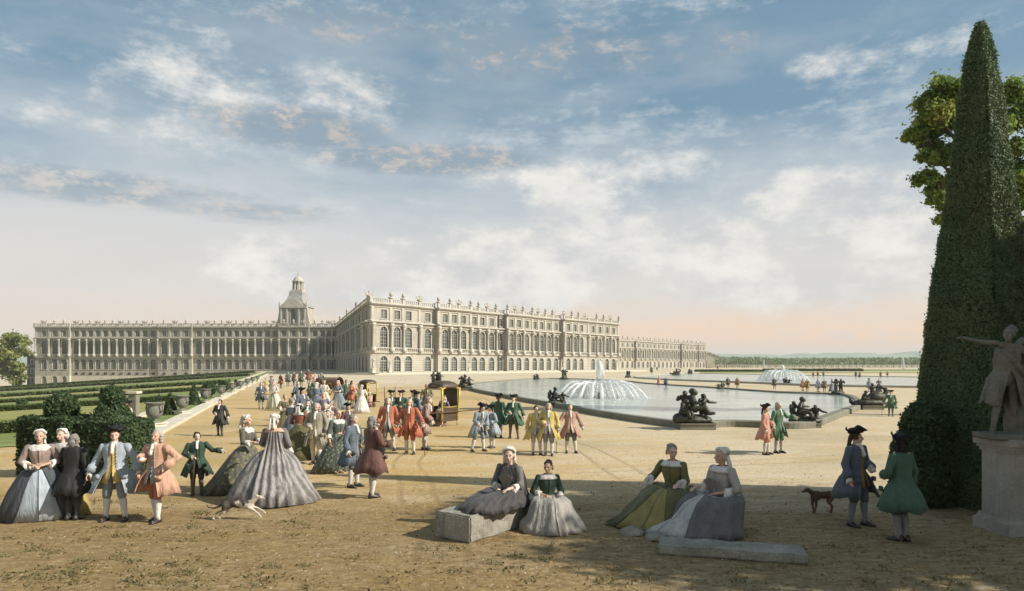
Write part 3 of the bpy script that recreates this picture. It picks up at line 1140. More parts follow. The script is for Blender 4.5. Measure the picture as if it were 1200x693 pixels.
# ---- chapel rising behind the north wing
CX, CY = (347.5 - 600) / F * 412.0, 412.0
chapel = thing('chapel', 'stone chapel with steep roof and lantern rising behind the left palace wing', 'chapel', (CX, CY, 0))
chapel.scale = (0.84, 0.84, 1.0)
mb = MB()
wall_level(mb, -9, 37.5, [(0 + 9.2, 3.6, 27.5, 36.4, True, 0.0)], 18.4, (0, 18.4))
mb.xf(lambda p: (p[0] - 9.2, p[1] - 8, p[2]))
mb.box((0, 4.6, 14.2), (18.3, 23.6, 46.4))
mb.build('wall', wall_m, chapel)
mC, pC = window_meshes(3.6, 8.9, True, True)
w = obj('arched_window', mC, None, chapel, (0, -8, 27.5))
obj('pane', pC, None, w)
for sx in (-1, 1):
    mS, pS = window_meshes(1.7, 5.0, False, False)
    w = obj('side_window', mS, None, chapel, (sx * 6.0, -8.02, 28.5))
    obj('pane', pS, None, w)
mb = MB()
for x in (-8.4, -4.2, 4.2, 8.4):
    mb.box((x, -8.3, 31), (1.1, 0.8, 13))
mb.box((0, -8.3, 37.5), (19.6, 1.4, 1.2))
mb.box((0, -8.5, 25.3), (19.6, 1.4, 1.0))
# curved pediment over the window
arc = [(-7.5 + 15 * k / 12, 38.1 + 4.3 * math.sin(PI * k / 12)) for k in range(13)]
mb.add([(x, -8.6, z) for x, z in arc] + [(x, -7.0, z) for x, z in arc], [tuple(range(12, -1, -1)), tuple(range(13, 26))] + [(k, k + 1, 14 + k, 13 + k) for k in range(12)])
for sx in (-1, 1):          # scrolled buttresses
    pr = [(9.2, 25), (12.4, 25), (12.2, 27.5), (11.0, 30), (10.2, 34), (10.0, 38), (9.2, 38)]
    mb.add([(sx * x, -7.4, z) for x, z in pr] + [(sx * x, -5.6, z) for x, z in pr], [tuple(range(7)), tuple(range(13, 6, -1))] + [(k, (k + 1) % 7, 7 + (k + 1) % 7, 7 + k) for k in range(7)])
    mb.lathe([(0.4, 0), (0.8, 0.8), (0.5, 2.0), (0.1, 3.0)], (sx * 9.6, -7.5, 38.2), 8)
    mb.ell((sx * 12.2, -6.5, 26.2), (0.9, 1.0, 1.4))
mb.build('ornament', trim_m, chapel)
rf = MB()
rf.loft([[(sx * a, -7.9 + (16.6 - b) * (1 - t), z) if False else (sx * a, y, z) for sx, y in ((-1, -8 + k), (1, -8 + k), (1, 16.4 - k), (-1, 16.4 - k))] for a, k, z, t, b in ((9.0, 0, 38, 0, 0), (7.0, 1.8, 40.2, 0, 0), (5.6, 3.4, 42.4, 0, 0), (4.8, 5.2, 44.8, 0, 0), (4.5, 6, 47.4, 0, 0))])
r_ = rf.build('roof', plain('chapel_roof', (0.30, 0.295, 0.275), 0.7, 0.3, 0.6, 0.3), chapel)
la = MB()
la.box((0, 4.2, 48.0), (8.4, 8.4, 1.2))
la.lathe([(4.6, 47.3), (4.4, 47.6)], (0, 4.2, 0), 12)
for k in range(8):
    a = PI / 8 + k * PI / 4
    la.tube([(3.7 * math.cos(a), 4.2 + 3.7 * math.sin(a), 48.6), (3.5 * math.cos(a), 4.2 + 3.5 * math.sin(a), 53.6)], 0.55, 6)
la.lathe([(2.5, 48.5), (2.3, 53.5)], (0, 4.2, 0), 8)
la.lathe([(4.5, 53.5), (4.5, 54.1), (3.6, 54.6), (2.9, 55.7), (1.5, 56.7), (0.5, 57.2), (0.4, 58.0), (0.7, 58.4), (0.1, 60.0)], (0, 4.2, 0), 10)
la.build('lantern', trim_m, chapel)

# ---- small slate-dark house at the left end of the wing
HX, HY = (37.5 - 600) / F * 372, 372.0
house = thing('house', 'narrow dark grey house between the left tree and the palace wing', 'house', (HX, HY, -9.5))
hm = stone_mat('dark_house_stone', (0.12, 0.125, 0.13), joint=0.3, joint_h=0.8, var=0.2, stain=0.4, scale=0.3)
MB().box((0, 6, 8.5), (5.4, 12, 17)).build('wall', hm, house)
MB().loft([[(-2.9, -0.3, 17), (2.9, -0.3, 17), (2.9, 12.3, 17), (-2.9, 12.3, 17)], [(-0.8, 1.5, 19), (0.8, 1.5, 19), (0.8, 10.5, 19), (-0.8, 10.5, 19)]]).build('roof', lead_m, house)
for z in (3, 8, 13):
    mH, pH = window_meshes(1.4, 2.6, False, False)
    w = obj('window', mH, None, house, (0.2, -0.02, z))
    obj('pane', pH, None, w)

# ================================================================== figures
def leaner(a, zc=0.95):
    ca, sa = math.cos(a), math.sin(a)

    def fn(p):
        x, y, z = p
        if z <= zc:
            return (x, y, z)
        h = z - zc
        return (x, y * ca - h * sa, zc + h * ca + y * sa)
    return fn


ARMS = {  # elbow and wrist relative to the shoulder, for the +x side (x is mirrored for the other)
    'down': ((0.10, 0.03, -0.28), (0.13, -0.07, -0.52)),
    'side': ((0.15, 0.03, -0.26), (0.24, -0.05, -0.49)),
    'hip': ((0.25, 0.07, -0.20), (0.07, -0.09, -0.36)),
    'fwd': ((0.08, -0.07, -0.27), (0.05, -0.32, -0.27)),
    'low': ((0.10, -0.04, -0.28), (0.02, -0.24, -0.43)),
    'out': ((0.20, -0.05, -0.19), (0.44, -0.18, -0.20)),
    'chest': ((0.13, -0.05, -0.27), (-0.06, -0.24, -0.18)),
    'waist': ((0.14, -0.01, -0.28), (-0.08, -0.22, -0.33)),
    'cane': ((0.16, -0.02, -0.26), (0.26, -0.20, -0.44)),
    'back': ((0.16, 0.12, -0.25), (0.02, 0.19, -0.40)),
    'up': ((0.16, -0.10, -0.20), (0.10, -0.28, 0.02)),
    'link': ((0.19, 0.0, -0.26), (0.20, -0.24, -0.28)),
}


def skel(arms=('down', 'down'), lean=0.0, feet=((-0.10, 0.0), (0.10, -0.03)), female=False, head=(0, 0), seat=None, turn=0.0):
    J = {}
    sh = 0.165 if female else 0.19
    L = leaner(lean)
    J['pelvis'] = Vector((0, 0, 0.95))
    J['L'] = L
    for i, s in enumerate((-1, 1)):
        e, w = ARMS[arms[i]] if isinstance(arms[i], str) else arms[i]
        S = Vector((s * sh, 0, 1.41))
        J['sh', s] = Vector(L(S))
        J['el', s] = Vector(L(S + Vector((s * e[0], e[1], e[2]))))
        J['wr', s] = Vector(L(S + Vector((s * w[0], w[1], w[2]))))
        J['hip', s] = Vector((s * 0.095, 0, 0.92))
        fx, fy = feet[i]
        if seat:
            J['kn', s] = Vector((s * 0.12, -0.42, 0.90))
            J['an', s] = Vector((s * 0.13, -0.50, 0.97 - seat + 0.02))
        else:
            J['kn', s] = Vector((s * 0.095 * 0.5 + fx * 0.5, fy * 0.5 - 0.035, 0.49))
            J['an', s] = Vector((fx, fy + 0.02, 0.085))
    J['neck'] = Vector(L((0, 0.01, 1.46)))
    J['head'] = Vector(L((head[0], -0.015 + head[1], 1.60)))
    J['seat'] = seat
    return J


def head_rot(yaw=0, pitch=0):
    return Matrix.Rotation(yaw, 3, 'Z') @ Matrix.Rotation(pitch, 3, 'X')


def hand(mb, el, wr, s, fr=0.0095):
    d = (wr - el).normalized()
    up = Vector((0, 0, 1))
    side = d.cross(up)
    side = side.normalized() if side.length > 0.2 else Vector((0, -1, 0))
    if d.z < -0.6:
        side = Vector((0, -1, 0)) - d * (-d.y)
        side.normalize()
    nrm = side.cross(d).normalized()
    if nrm.x * s > 0 and d.z < -0.6:
        nrm = -nrm
    elif d.z >= -0.6 and nrm.z > 0:
        nrm = -nrm
    rot = Matrix((d, side, nrm)).transposed()
    c = wr + d * 0.05
    mb.ell(c, (0.052, 0.038, 0.017), 10, rot)
    mb.capsule(wr, wr + d * 0.03, 0.026, 0.028, 8)
    for k, ln in enumerate((0.062, 0.074, 0.07, 0.052)):
        b = c + d * 0.04 + side * (0.027 - 0.018 * k)
        m = b + d * ln * 0.55 + nrm * 0.012
        e = m + d * ln * 0.36 + nrm * 0.026
        mb.capsule(b, m, fr, fr * 0.95, 6)
        mb.capsule(m, e, fr * 0.95, fr * 0.8, 6)
    b = c + side * 0.032 - d * 0.02
    m = b + side * 0.026 + d * 0.03 + nrm * 0.01
    mb.capsule(b, m, fr * 1.15, fr * 1.05, 6)
    mb.capsule(m, m + d * 0.03 + side * 0.004 + nrm * 0.008, fr * 1.05, fr * 0.85, 6)


def body_mb(J, female=False, hyaw=0.0, hpitch=0.0, fingers=True):
    mb = MB()
    L = J['L']
    T = lambda x, y, z: Vector(L((x, y, z)))
    mb.ell((0, 0.0, 0.93), (0.165, 0.125, 0.14))
    mb.capsule(T(0, 0, 0.98), T(0, 0, 1.16), 0.125, 0.125)
    mb.ell(T(0, 0, 1.25), (0.15 if female else 0.175, 0.105, 0.18))
    mb.capsule(J['sh', -1] * 0.8 + J['sh', 1] * 0.2 + Vector((0, 0, -0.02)), J['sh', 1] * 0.8 + J['sh', -1] * 0.2 + Vector((0, 0, -0.02)), 0.05, 0.05)
    if female:
        for s in (-1, 1):
            mb.ell(T(s * 0.075, -0.075, 1.25), 0.055)
    mb.capsule(J['neck'] - Vector((0, 0, 0.03)), J['head'] + Vector((0, 0.01, -0.06)), 0.055 if not female else 0.046, 0.05 if not female else 0.042)
    # head with brow, nose, cheeks, chin and ears
    rot = head_rot(hyaw, hpitch)
    h = J['head']
    fr_ = random.Random(NP[0] * 7 + 1)
    fw, fl_, fn_, fc = fr_.uniform(0.9, 1.12), fr_.uniform(0.92, 1.1), fr_.uniform(0.8, 1.35), fr_.uniform(0.9, 1.15)
    P = lambda x, y, z: h + rot @ Vector((x, y, z))
    mb.ell(P(0, 0.012, 0.025), (0.075, 0.092, 0.095), 14, rot, 10)
    mb.ell(P(0, -0.028, -0.04), (0.055 * fw, 0.058, 0.07 * fl_), 12, rot)
    mb.ell(P(0, -0.060 - 0.006 * fn_, -0.086 * fl_), (0.024 * fw, 0.02 * fc, 0.018), 8, rot)
    for s in (-1, 1):
        mb.ell(P(s * 0.042 * fw, -0.058, -0.030), (0.022, 0.018, 0.02), 8, rot)
    mb.capsule(P(0, -0.083, 0.018), P(0, -0.083 - 0.025 * fn_, -0.022), 0.010, 0.016 * fc, 8)
    mb.capsule(P(-0.035, -0.076, 0.032), P(0.035, -0.076, 0.032), 0.012, 0.012, 8)
    mb.capsule(P(-0.018, -0.083, -0.056), P(0.018, -0.083, -0.056), 0.010, 0.010, 6)
    for s in (-1, 1):
        mb.ell(P(s * 0.077, 0.012, -0.01), (0.012, 0.022, 0.034), 8, rot)
    for s in (-1, 1):
        mb.capsule(J['sh', s], J['el', s], 0.05 if not female else 0.042, 0.043 if not female else 0.036)
        mb.capsule(J['el', s], J['wr', s], 0.042 if not female else 0.035, 0.027 if not female else 0.023)
        if fingers:
            hand(mb, J['el', s], J['wr', s], s)
        else:
            d = (J['wr', s] - J['el', s]).normalized()
            mb.capsule(J['wr', s], J['wr', s] + d * 0.12, 0.03, 0.02)
        mb.capsule(J['hip', s], J['kn', s], 0.088, 0.058)
        mb.capsule(J['kn', s], J['an', s], 0.055, 0.036)
        k = J['kn', s].lerp(J['an', s], 0.3) + Vector((0, 0.018, 0))
        mb.ell(k, (0.046, 0.05, 0.10))
        mb.capsule(J['an', s] + Vector((0, 0.03, -0.03)), J['an', s] + Vector((s * 0.02, -0.15, -0.055)), 0.038, 0.024)
    return mb


def ring_pt(th, rx, ry, z, cx=0.0, cy=0.0):
    return (cx + rx * math.sin(th), cy - ry * math.cos(th), z)


def shell(mb, prof, gaps, n=40, pleat=None, thick=0.014, fn=None, seed=0.0):
    """garment shell: rings (z, rx, ry, cy); gaps = half opening angle in front per ring (None = closed)"""
    outer, inner = [], []
    for i, (z, rx, ry, cy) in enumerate(prof):
        g = gaps[i]
        ro, ri = [], []
        for k in range(n + 1):
            th = g + (2 * PI - 2 * g) * k / n
            f = 1.0
            dz = 0.0
            if pleat:
                a = pleat[i]
                side = 0.35 + 0.65 * (abs(math.sin(th)) ** 0.7)
                q = th + 0.42 * mnoise.noise((math.sin(th) * 2 + seed, math.cos(th) * 2, z * 1.3))
                fold = 1.0 - 2.0 * abs(math.sin(q * 5.5 + seed)) ** 0.7
                small = mnoise.noise((math.sin(th) * 5.5, math.cos(th) * 5.5 + seed, z * 1.1))
                big = mnoise.noise((math.sin(th) * 1.6 + seed, math.cos(th) * 1.6, z * 0.8 + 3))
                f += a * side * (0.42 * fold + 1.35 * small + 1.0 * big)
                dz = a * 0.25 * math.sin(th * 5 + seed) if z > 0.1 else 0.0
            ro.append(ring_pt(th, rx * f, ry * f, z + dz, 0, cy))
            ri.append(ring_pt(th, rx * f - thick, ry * f - thick, z + dz, 0, cy))
        outer.append(ro)
        inner.append(ri)
    rows = outer + inner[::-1]
    tmp = MB()
    tmp.loft(rows, closed=False)
    m = n + 1
    N = len(rows)
    tmp.f.extend([(k + 1, k, (N - 1) * m + k, (N - 1) * m + k + 1) for k in range(n)])
    tmp.mi.extend([0] * n)
    for e in (0, n):
        for i in range(len(outer) - 1):
            a, b = i * m + e, (i + 1) * m + e
            c, d = (N - 2 - i) * m + e, (N - 1 - i) * m + e
            tmp.f.append((a, b, c, d) if e else (b, a, d, c))
            tmp.mi.append(0)
    if fn:
        tmp.xf(fn)
    mb.add(tmp.v, tmp.f)
    return mb


def sleeve(mb, sh, el, wr, r0=0.078, r1=0.064, cuff=0.088, short=False):
    d = (wr - el).normalized()
    up = (sh - el).normalized()
    pts = [sh + up * 0.03, sh, sh.lerp(el, 0.35), sh.lerp(el, 0.7), el]
    rad = [r0 * 0.55, r0, r0 * 0.95, r0 * 0.86, r1 * 1.05]
    if not short:
        e2 = wr - d * 0.01
        st = el.lerp(e2, 0.45)
        pts += [el.lerp(e2, 0.2), st, st + d * 0.004, e2, e2 + d * 0.002]
        rad += [r1, r1 * 0.95, cuff * 0.9, cuff, cuff * 0.5]
    else:
        st = el.lerp(wr, 0.25)
        pts += [st, st + d * 0.01]
        rad += [r1 * 1.15, r1 * 0.6]
    tmp = MB().tube(pts, rad, 10)
    tmp.jitter(0.011, 9.0, sh.x * 31 + wr.y * 17)
    mb.add(tmp.v, tmp.f)


def ruffle(mb, el, wr, at_, r=0.06, l=0.09):
    d = (wr - el).normalized()
    p = el.lerp(wr, at_)
    tmp = MB().tube([p - d * 0.02, p, p + d * l * 0.5 + Vector((0, 0, -0.01)), p + d * l + Vector((0, 0, -0.035)), p + d * l * 0.8], [r * 0.75, r * 0.8, r, r * 1.35, r * 0.5], 12)
    tmp.jitter(0.016, 30.0, p.x * 13)
    mb.add(tmp.v, tmp.f)


SKINS = [skin_mat(1.0, 1.0), skin_mat(0.86, 1.06), skin_mat(1.08, 0.97), skin_mat(0.93, 1.1)]
NP = [0]
WHITE = cloth((222, 216, 202))
LINEN = cloth((205, 200, 190))
SHOE = plain('shoe_leather', (0.028, 0.024, 0.02), 0.45, 0.2, 8, 0.1, spec=0.5)
HATM = plain('felt', (0.020, 0.020, 0.022), 0.85, 0.3, 12, 0.3)
WIGS = {'white': plain('powdered_hair', (0.50, 0.46, 0.40), 0.9, 0.4, 18, 0.8), 'grey': plain('grey_hair', (0.28, 0.26, 0.23), 0.9, 0.4, 18, 0.8),
        'brown': plain('brown_hair', (0.075, 0.05, 0.034), 0.8, 0.4, 18, 0.8), 'black': plain('black_hair', (0.022, 0.02, 0.018), 0.8, 0.4, 18, 0.8)}
EYE = plain('eye_dark', (0.03, 0.022, 0.018), 0.3, 0.1, 5, 0)
LIP = plain('lip', (0.36, 0.12, 0.09), 0.6, 0.1, 5, 0)
WOODM = plain('cane_wood', (0.11, 0.06, 0.03), 0.5, 0.3, 9, 0.1)


def face_bits(root, J, hyaw, hpitch):
    rot = head_rot(hyaw, hpitch)
    h = J['head']
    P = lambda x, y, z: h + rot @ Vector((x, y, z))
    for s in (-1, 1):
        MB().ell(P(s * 0.031, -0.076, 0.008), (0.012, 0.008, 0.0065), 8, rot, 6).build('eye', EYE, root, True)
    MB().ell(P(0, -0.092, -0.056), (0.021, 0.006, 0.006), 8, rot, 6).build('mouth', LIP, root, True)


def wig(root, J, col, style, hyaw, hpitch):
    rot = head_rot(hyaw, hpitch)
    h = J['head']
    P = lambda x, y, z: h + rot @ Vector((x, y, z))
    mb = MB()
    mb.ell(P(0, 0.03, 0.05), (0.088, 0.094, 0.088), 14, rot)
    if style == 'full':
        for s in (-1, 1):
            for k in range(3):
                mb.ell(P(s * (0.088 - 0.004 * k), 0.03 + 0.004 * k, 0.01 - 0.05 * k), (0.03, 0.05, 0.034), 8, rot)
        mb.ell(P(0, 0.085, -0.05), (0.078, 0.05, 0.10), 10, rot)
    elif style == 'queue':
        for s in (-1, 1):
            mb.ell(P(s * 0.086, 0.025, 0.0), (0.022, 0.05, 0.03), 8, rot)
        mb.capsule(P(0, 0.10, 0.0), P(0, 0.135, -0.17), 0.045, 0.03)
    else:           # a lady's dressed hair
        mb.ell(P(0, 0.06, 0.055), (0.08, 0.075, 0.085), 12, rot)
        for s in (-1, 1):
            mb.ell(P(s * 0.075, 0.045, -0.02), (0.022, 0.04, 0.045), 8, rot)
    mb.jitter(0.012, 22, J['head'].x * 50 + J['head'].z)
    mb.build('hair', WIGS[col], root, True)


def tricorne(root, base, rot, m=None, name='hat'):
    mb = MB()
    prof = [(0.0, 0.13), (0.05, 0.128), (0.085, 0.105), (0.098, 0.06), (0.10, 0.02), (0.102, 0.0)]
    n = 36
    rings = []
    for r, f, up in ((0.10, 0.15, 0.16), (0.17, 1.0, 0.9), (0.185, 1.2, 1.0), (0.175, 1.1, 0.97), (0.10, 0.1, 0.0)):
        ring = []
        for k in range(n):
            a = 2 * PI * k / n
            c = 0.5 - 0.5 * math.cos(3 * (a - PI / 2) + PI) if False else 0.5 + 0.5 * math.cos(3 * (a - PI / 2))   # 1 at the three points
            rr = 0.098 + (r - 0.098) * (0.42 + 0.85 * c)
            z = 0.005 + 0.105 * f * (1 - c) * up + 0.02 * f * c
            ring.append((rr * math.cos(a), -rr * math.sin(a) * 1.02, z))
        rings.append(ring)
    mb.loft(rings, (False, False))
    mb.loft([[(r * math.cos(2 * PI * k / 16), r * math.sin(2 * PI * k / 16), z) for k in range(16)] for z, r in prof])
    mb.xf(lambda p: base + rot @ Vector(p))
    return mb.build(name, m or HATM, root, True)


def lower_clothes(root, J, breech, stock, small=False):
    mb = MB()
    mb.ell((0, 0, 0.94), (0.18, 0.142, 0.155), 14)
    mb.capsule(Vector(J['L']((0, 0, 0.95))), Vector(J['L']((0, 0, 1.05))), 0.14, 0.135)
    for s in (-1, 1):
        k = J['kn', s].lerp(J['an', s], 0.12)
        mb.tube([J['hip', s] + Vector((0, 0, 0.04)), J['hip', s].lerp(J['kn', s], 0.5), J['kn', s], k, k + Vector((0, 0, -0.004))], [0.112, 0.098, 0.078, 0.068, 0.05], 12)
    mb.jitter(0.008, 9, 3)
    mb.build('breeches', breech, root, True)
    for s in (-1, 1):
        kn, an = J['kn', s], J['an', s]
        a = kn.lerp(an, 0.1)
        mb = MB().tube([a, kn.lerp(an, 0.3) + Vector((0, 0.014, 0)), kn.lerp(an, 0.55) + Vector((0, 0.008, 0)), kn.lerp(an, 0.88), an + Vector((0, 0.0, -0.03))], [0.058, 0.066, 0.056, 0.043, 0.05], 12)
        mb.build('stocking', stock, root, True)
        f = MB()
        d = Vector((s * 0.12, -1, 0)).normalized()
        q = Vector((d.y * -1, d.x, 0))
        c = Vector((an.x, an.y, 0))
        rings = []
        for t, w, hgt in ((-0.075, 0.022, 0.07), (-0.06, 0.038, 0.105), (-0.01, 0.043, 0.115), (0.05, 0.044, 0.085), (0.11, 0.046, 0.062), (0.17, 0.036, 0.045), (0.195, 0.018, 0.03)):
            o = c + d * t
            rings.append([o + q * (-w) + Vector((0, 0, 0.0)), o + q * w, o + q * w * 1.0 + Vector((0, 0, hgt * 0.5)), o + q * w * 0.5 + Vector((0, 0, hgt)), o - q * w * 0.5 + Vector((0, 0, hgt)), o - q * w + Vector((0, 0, hgt * 0.5))])
        f.loft(rings)
        f.build('shoe', SHOE, root, True)




def gent(label, px, py, hpx, yaw, coat, vest=(190, 180, 160), breech=(150, 140, 125), stock=(215, 208, 195), wigc='white', style='full', hat='hat', arms=('down', 'down'),
         lean=0.0, feet=((-0.11, 0.0), (0.11, -0.05)), hyaw=0.0, hpitch=0.0, group=None, cane=None, coat2=None, pat=None, cuff=None, lod=None, long=0.0, flare=1.0):
    """a standing gentleman, feet at the given pixel of the ground"""
    x, d = gps(px, py)
    NP[0] += 1
    sc = hpx * d / F / (1.80 if hat == 'hat' else 1.74) / (1 - 0.35 * abs(lean) ** 2)
    sc = max(sc, 0.84)
    t = thing('person', label, 'person', (x, d, gz(x, d)), R(yaw), group, sc)
    J = skel(arms, lean, feet)
    pxh = hpx * 0.853
    far = pxh < 24
    b = body_mb(J, False, R(hyaw), R(hpitch), fingers=pxh > 30)
    obj('body', fuse(b, 0.0105 if pxh > 60 else (0.014 if pxh > 30 else 0.022), 'body', 2 if pxh > 60 else 1), SKINS[NP[0] % 4], t)
    cm = cloth(coat, pat, coat2)
    L = J['L']
    sd_ = NP[0] * 1.37
    mb = MB()
    fl = flare
    prof = [(1.475, 0.085, 0.08, 0.012), (1.445, 0.15, 0.098, 0.008), (1.40, 0.222, 0.122, 0.0), (1.26, 0.215, 0.145, 0.0), (1.10, 0.182, 0.138, 0.0), (1.0, 0.20, 0.158, 0.005),
            (0.86, 0.28 * fl, 0.225 * fl, 0.012), (0.70, 0.345 * fl, 0.285 * fl, 0.02), (0.54 - long, 0.395 * fl, 0.335 * fl, 0.025)]
    gaps = [R(q) for q in (14, 17, 17, 18, 19, 22, 30, 36, 40)]
    shell(mb, prof, gaps, 54, (0, 0, 0.01, 0.012, 0.015, 0.03, 0.06, 0.085, 0.10), 0.016, L, sd_)
    for s in (-1, 1):
        sleeve(mb, J['sh', s], J['el', s], J['wr', s])
    # standing collar, buttons down the front edges, pocket flaps
    if pxh > 55:
        for s in (-1, 1):
            for k in range(9):
                z = 1.40 - 0.06 * k
                g = R(22)
                mb.ell(L((s * 0.212 * math.sin(g), -0.150 * math.cos(g), z)), 0.013, 6, None, 5)
            mb.box(L((s * 0.24, -0.19, 0.86)), (0.10, 0.05, 0.075), s * R(50))
    mb.build('coat', cm, t, True)
    vm_ = cloth(vest)
    mb = MB()
    pv = [(1.44, 0.10, 0.088, 0.005), (1.38, 0.175, 0.115, 0), (1.26, 0.19, 0.132, 0), (1.10, 0.165, 0.13, 0), (1.0, 0.178, 0.146, 0), (0.86, 0.225, 0.19, 0.0), (0.73, 0.25, 0.215, 0.0)]
    shell(mb, pv, [R(q) for q in (1, 1, 1, 1, 2, 7, 13)], 36, (0, 0, 0.006, 0.006, 0.006, 0.03, 0.04), 0.012, L, sd_)
    if pxh > 55:
        for k in range(9):
            mb.ell(L((0.012, -0.137 - (0.012 if k > 5 else 0), 1.36 - 0.05 * k)), 0.011, 6, None, 5)
    mb.build('waistcoat', vm_, t, True)
    lower_clothes(t, J, cloth(breech), cloth(stock))
    if not far:
        mb = MB()
        mb.ell(Vector(L((0, -0.055, 1.465))), (0.062, 0.05, 0.04), 10)
        mb.capsule(Vector(L((0, -0.105, 1.44))), Vector(L((0, -0.15, 1.30))), 0.03, 0.036)
        mb.jitter(0.012, 28, sd_)
        mb.build('cravat', WHITE, t, True)
        for s in (-1, 1):
            mb = MB()
            ruffle(mb, J['el', s], J['wr', s], 0.93, 0.05, 0.06)
            mb.build('lace_cuff', WHITE, t, True)
    wig(t, J, wigc, style, R(hyaw), R(hpitch))
    if pxh > 55:
        face_bits(t, J, R(hyaw), R(hpitch))
    rot = head_rot(R(hyaw), R(hpitch - 6))
    if hat == 'hat':
        tricorne(t, J['head'] + head_rot(R(hyaw), R(hpitch)) @ Vector((0, 0.02, 0.085)), rot)
    elif hat == 'held':
        w = J['wr', 1]
        hb = MB()
        h = tricorne(t, w + Vector((0.03, -0.03, -0.02)), Matrix.Rotation(R(60), 3, 'X') @ Matrix.Rotation(R(40), 3, 'Y'))
    if cane:
        s = cane
        w = J['wr', s] + (J['wr', s] - J['el', s]).normalized() * 0.09
        MB().capsule(w + Vector((0, 0, 0.05)), (w.x + s * 0.06, w.y - 0.06, 0.012), 0.014, 0.010, 7).ell(w + Vector((0, 0, 0.07)), 0.022, 8).build('walking_cane', WOODM, t, True)
    return t


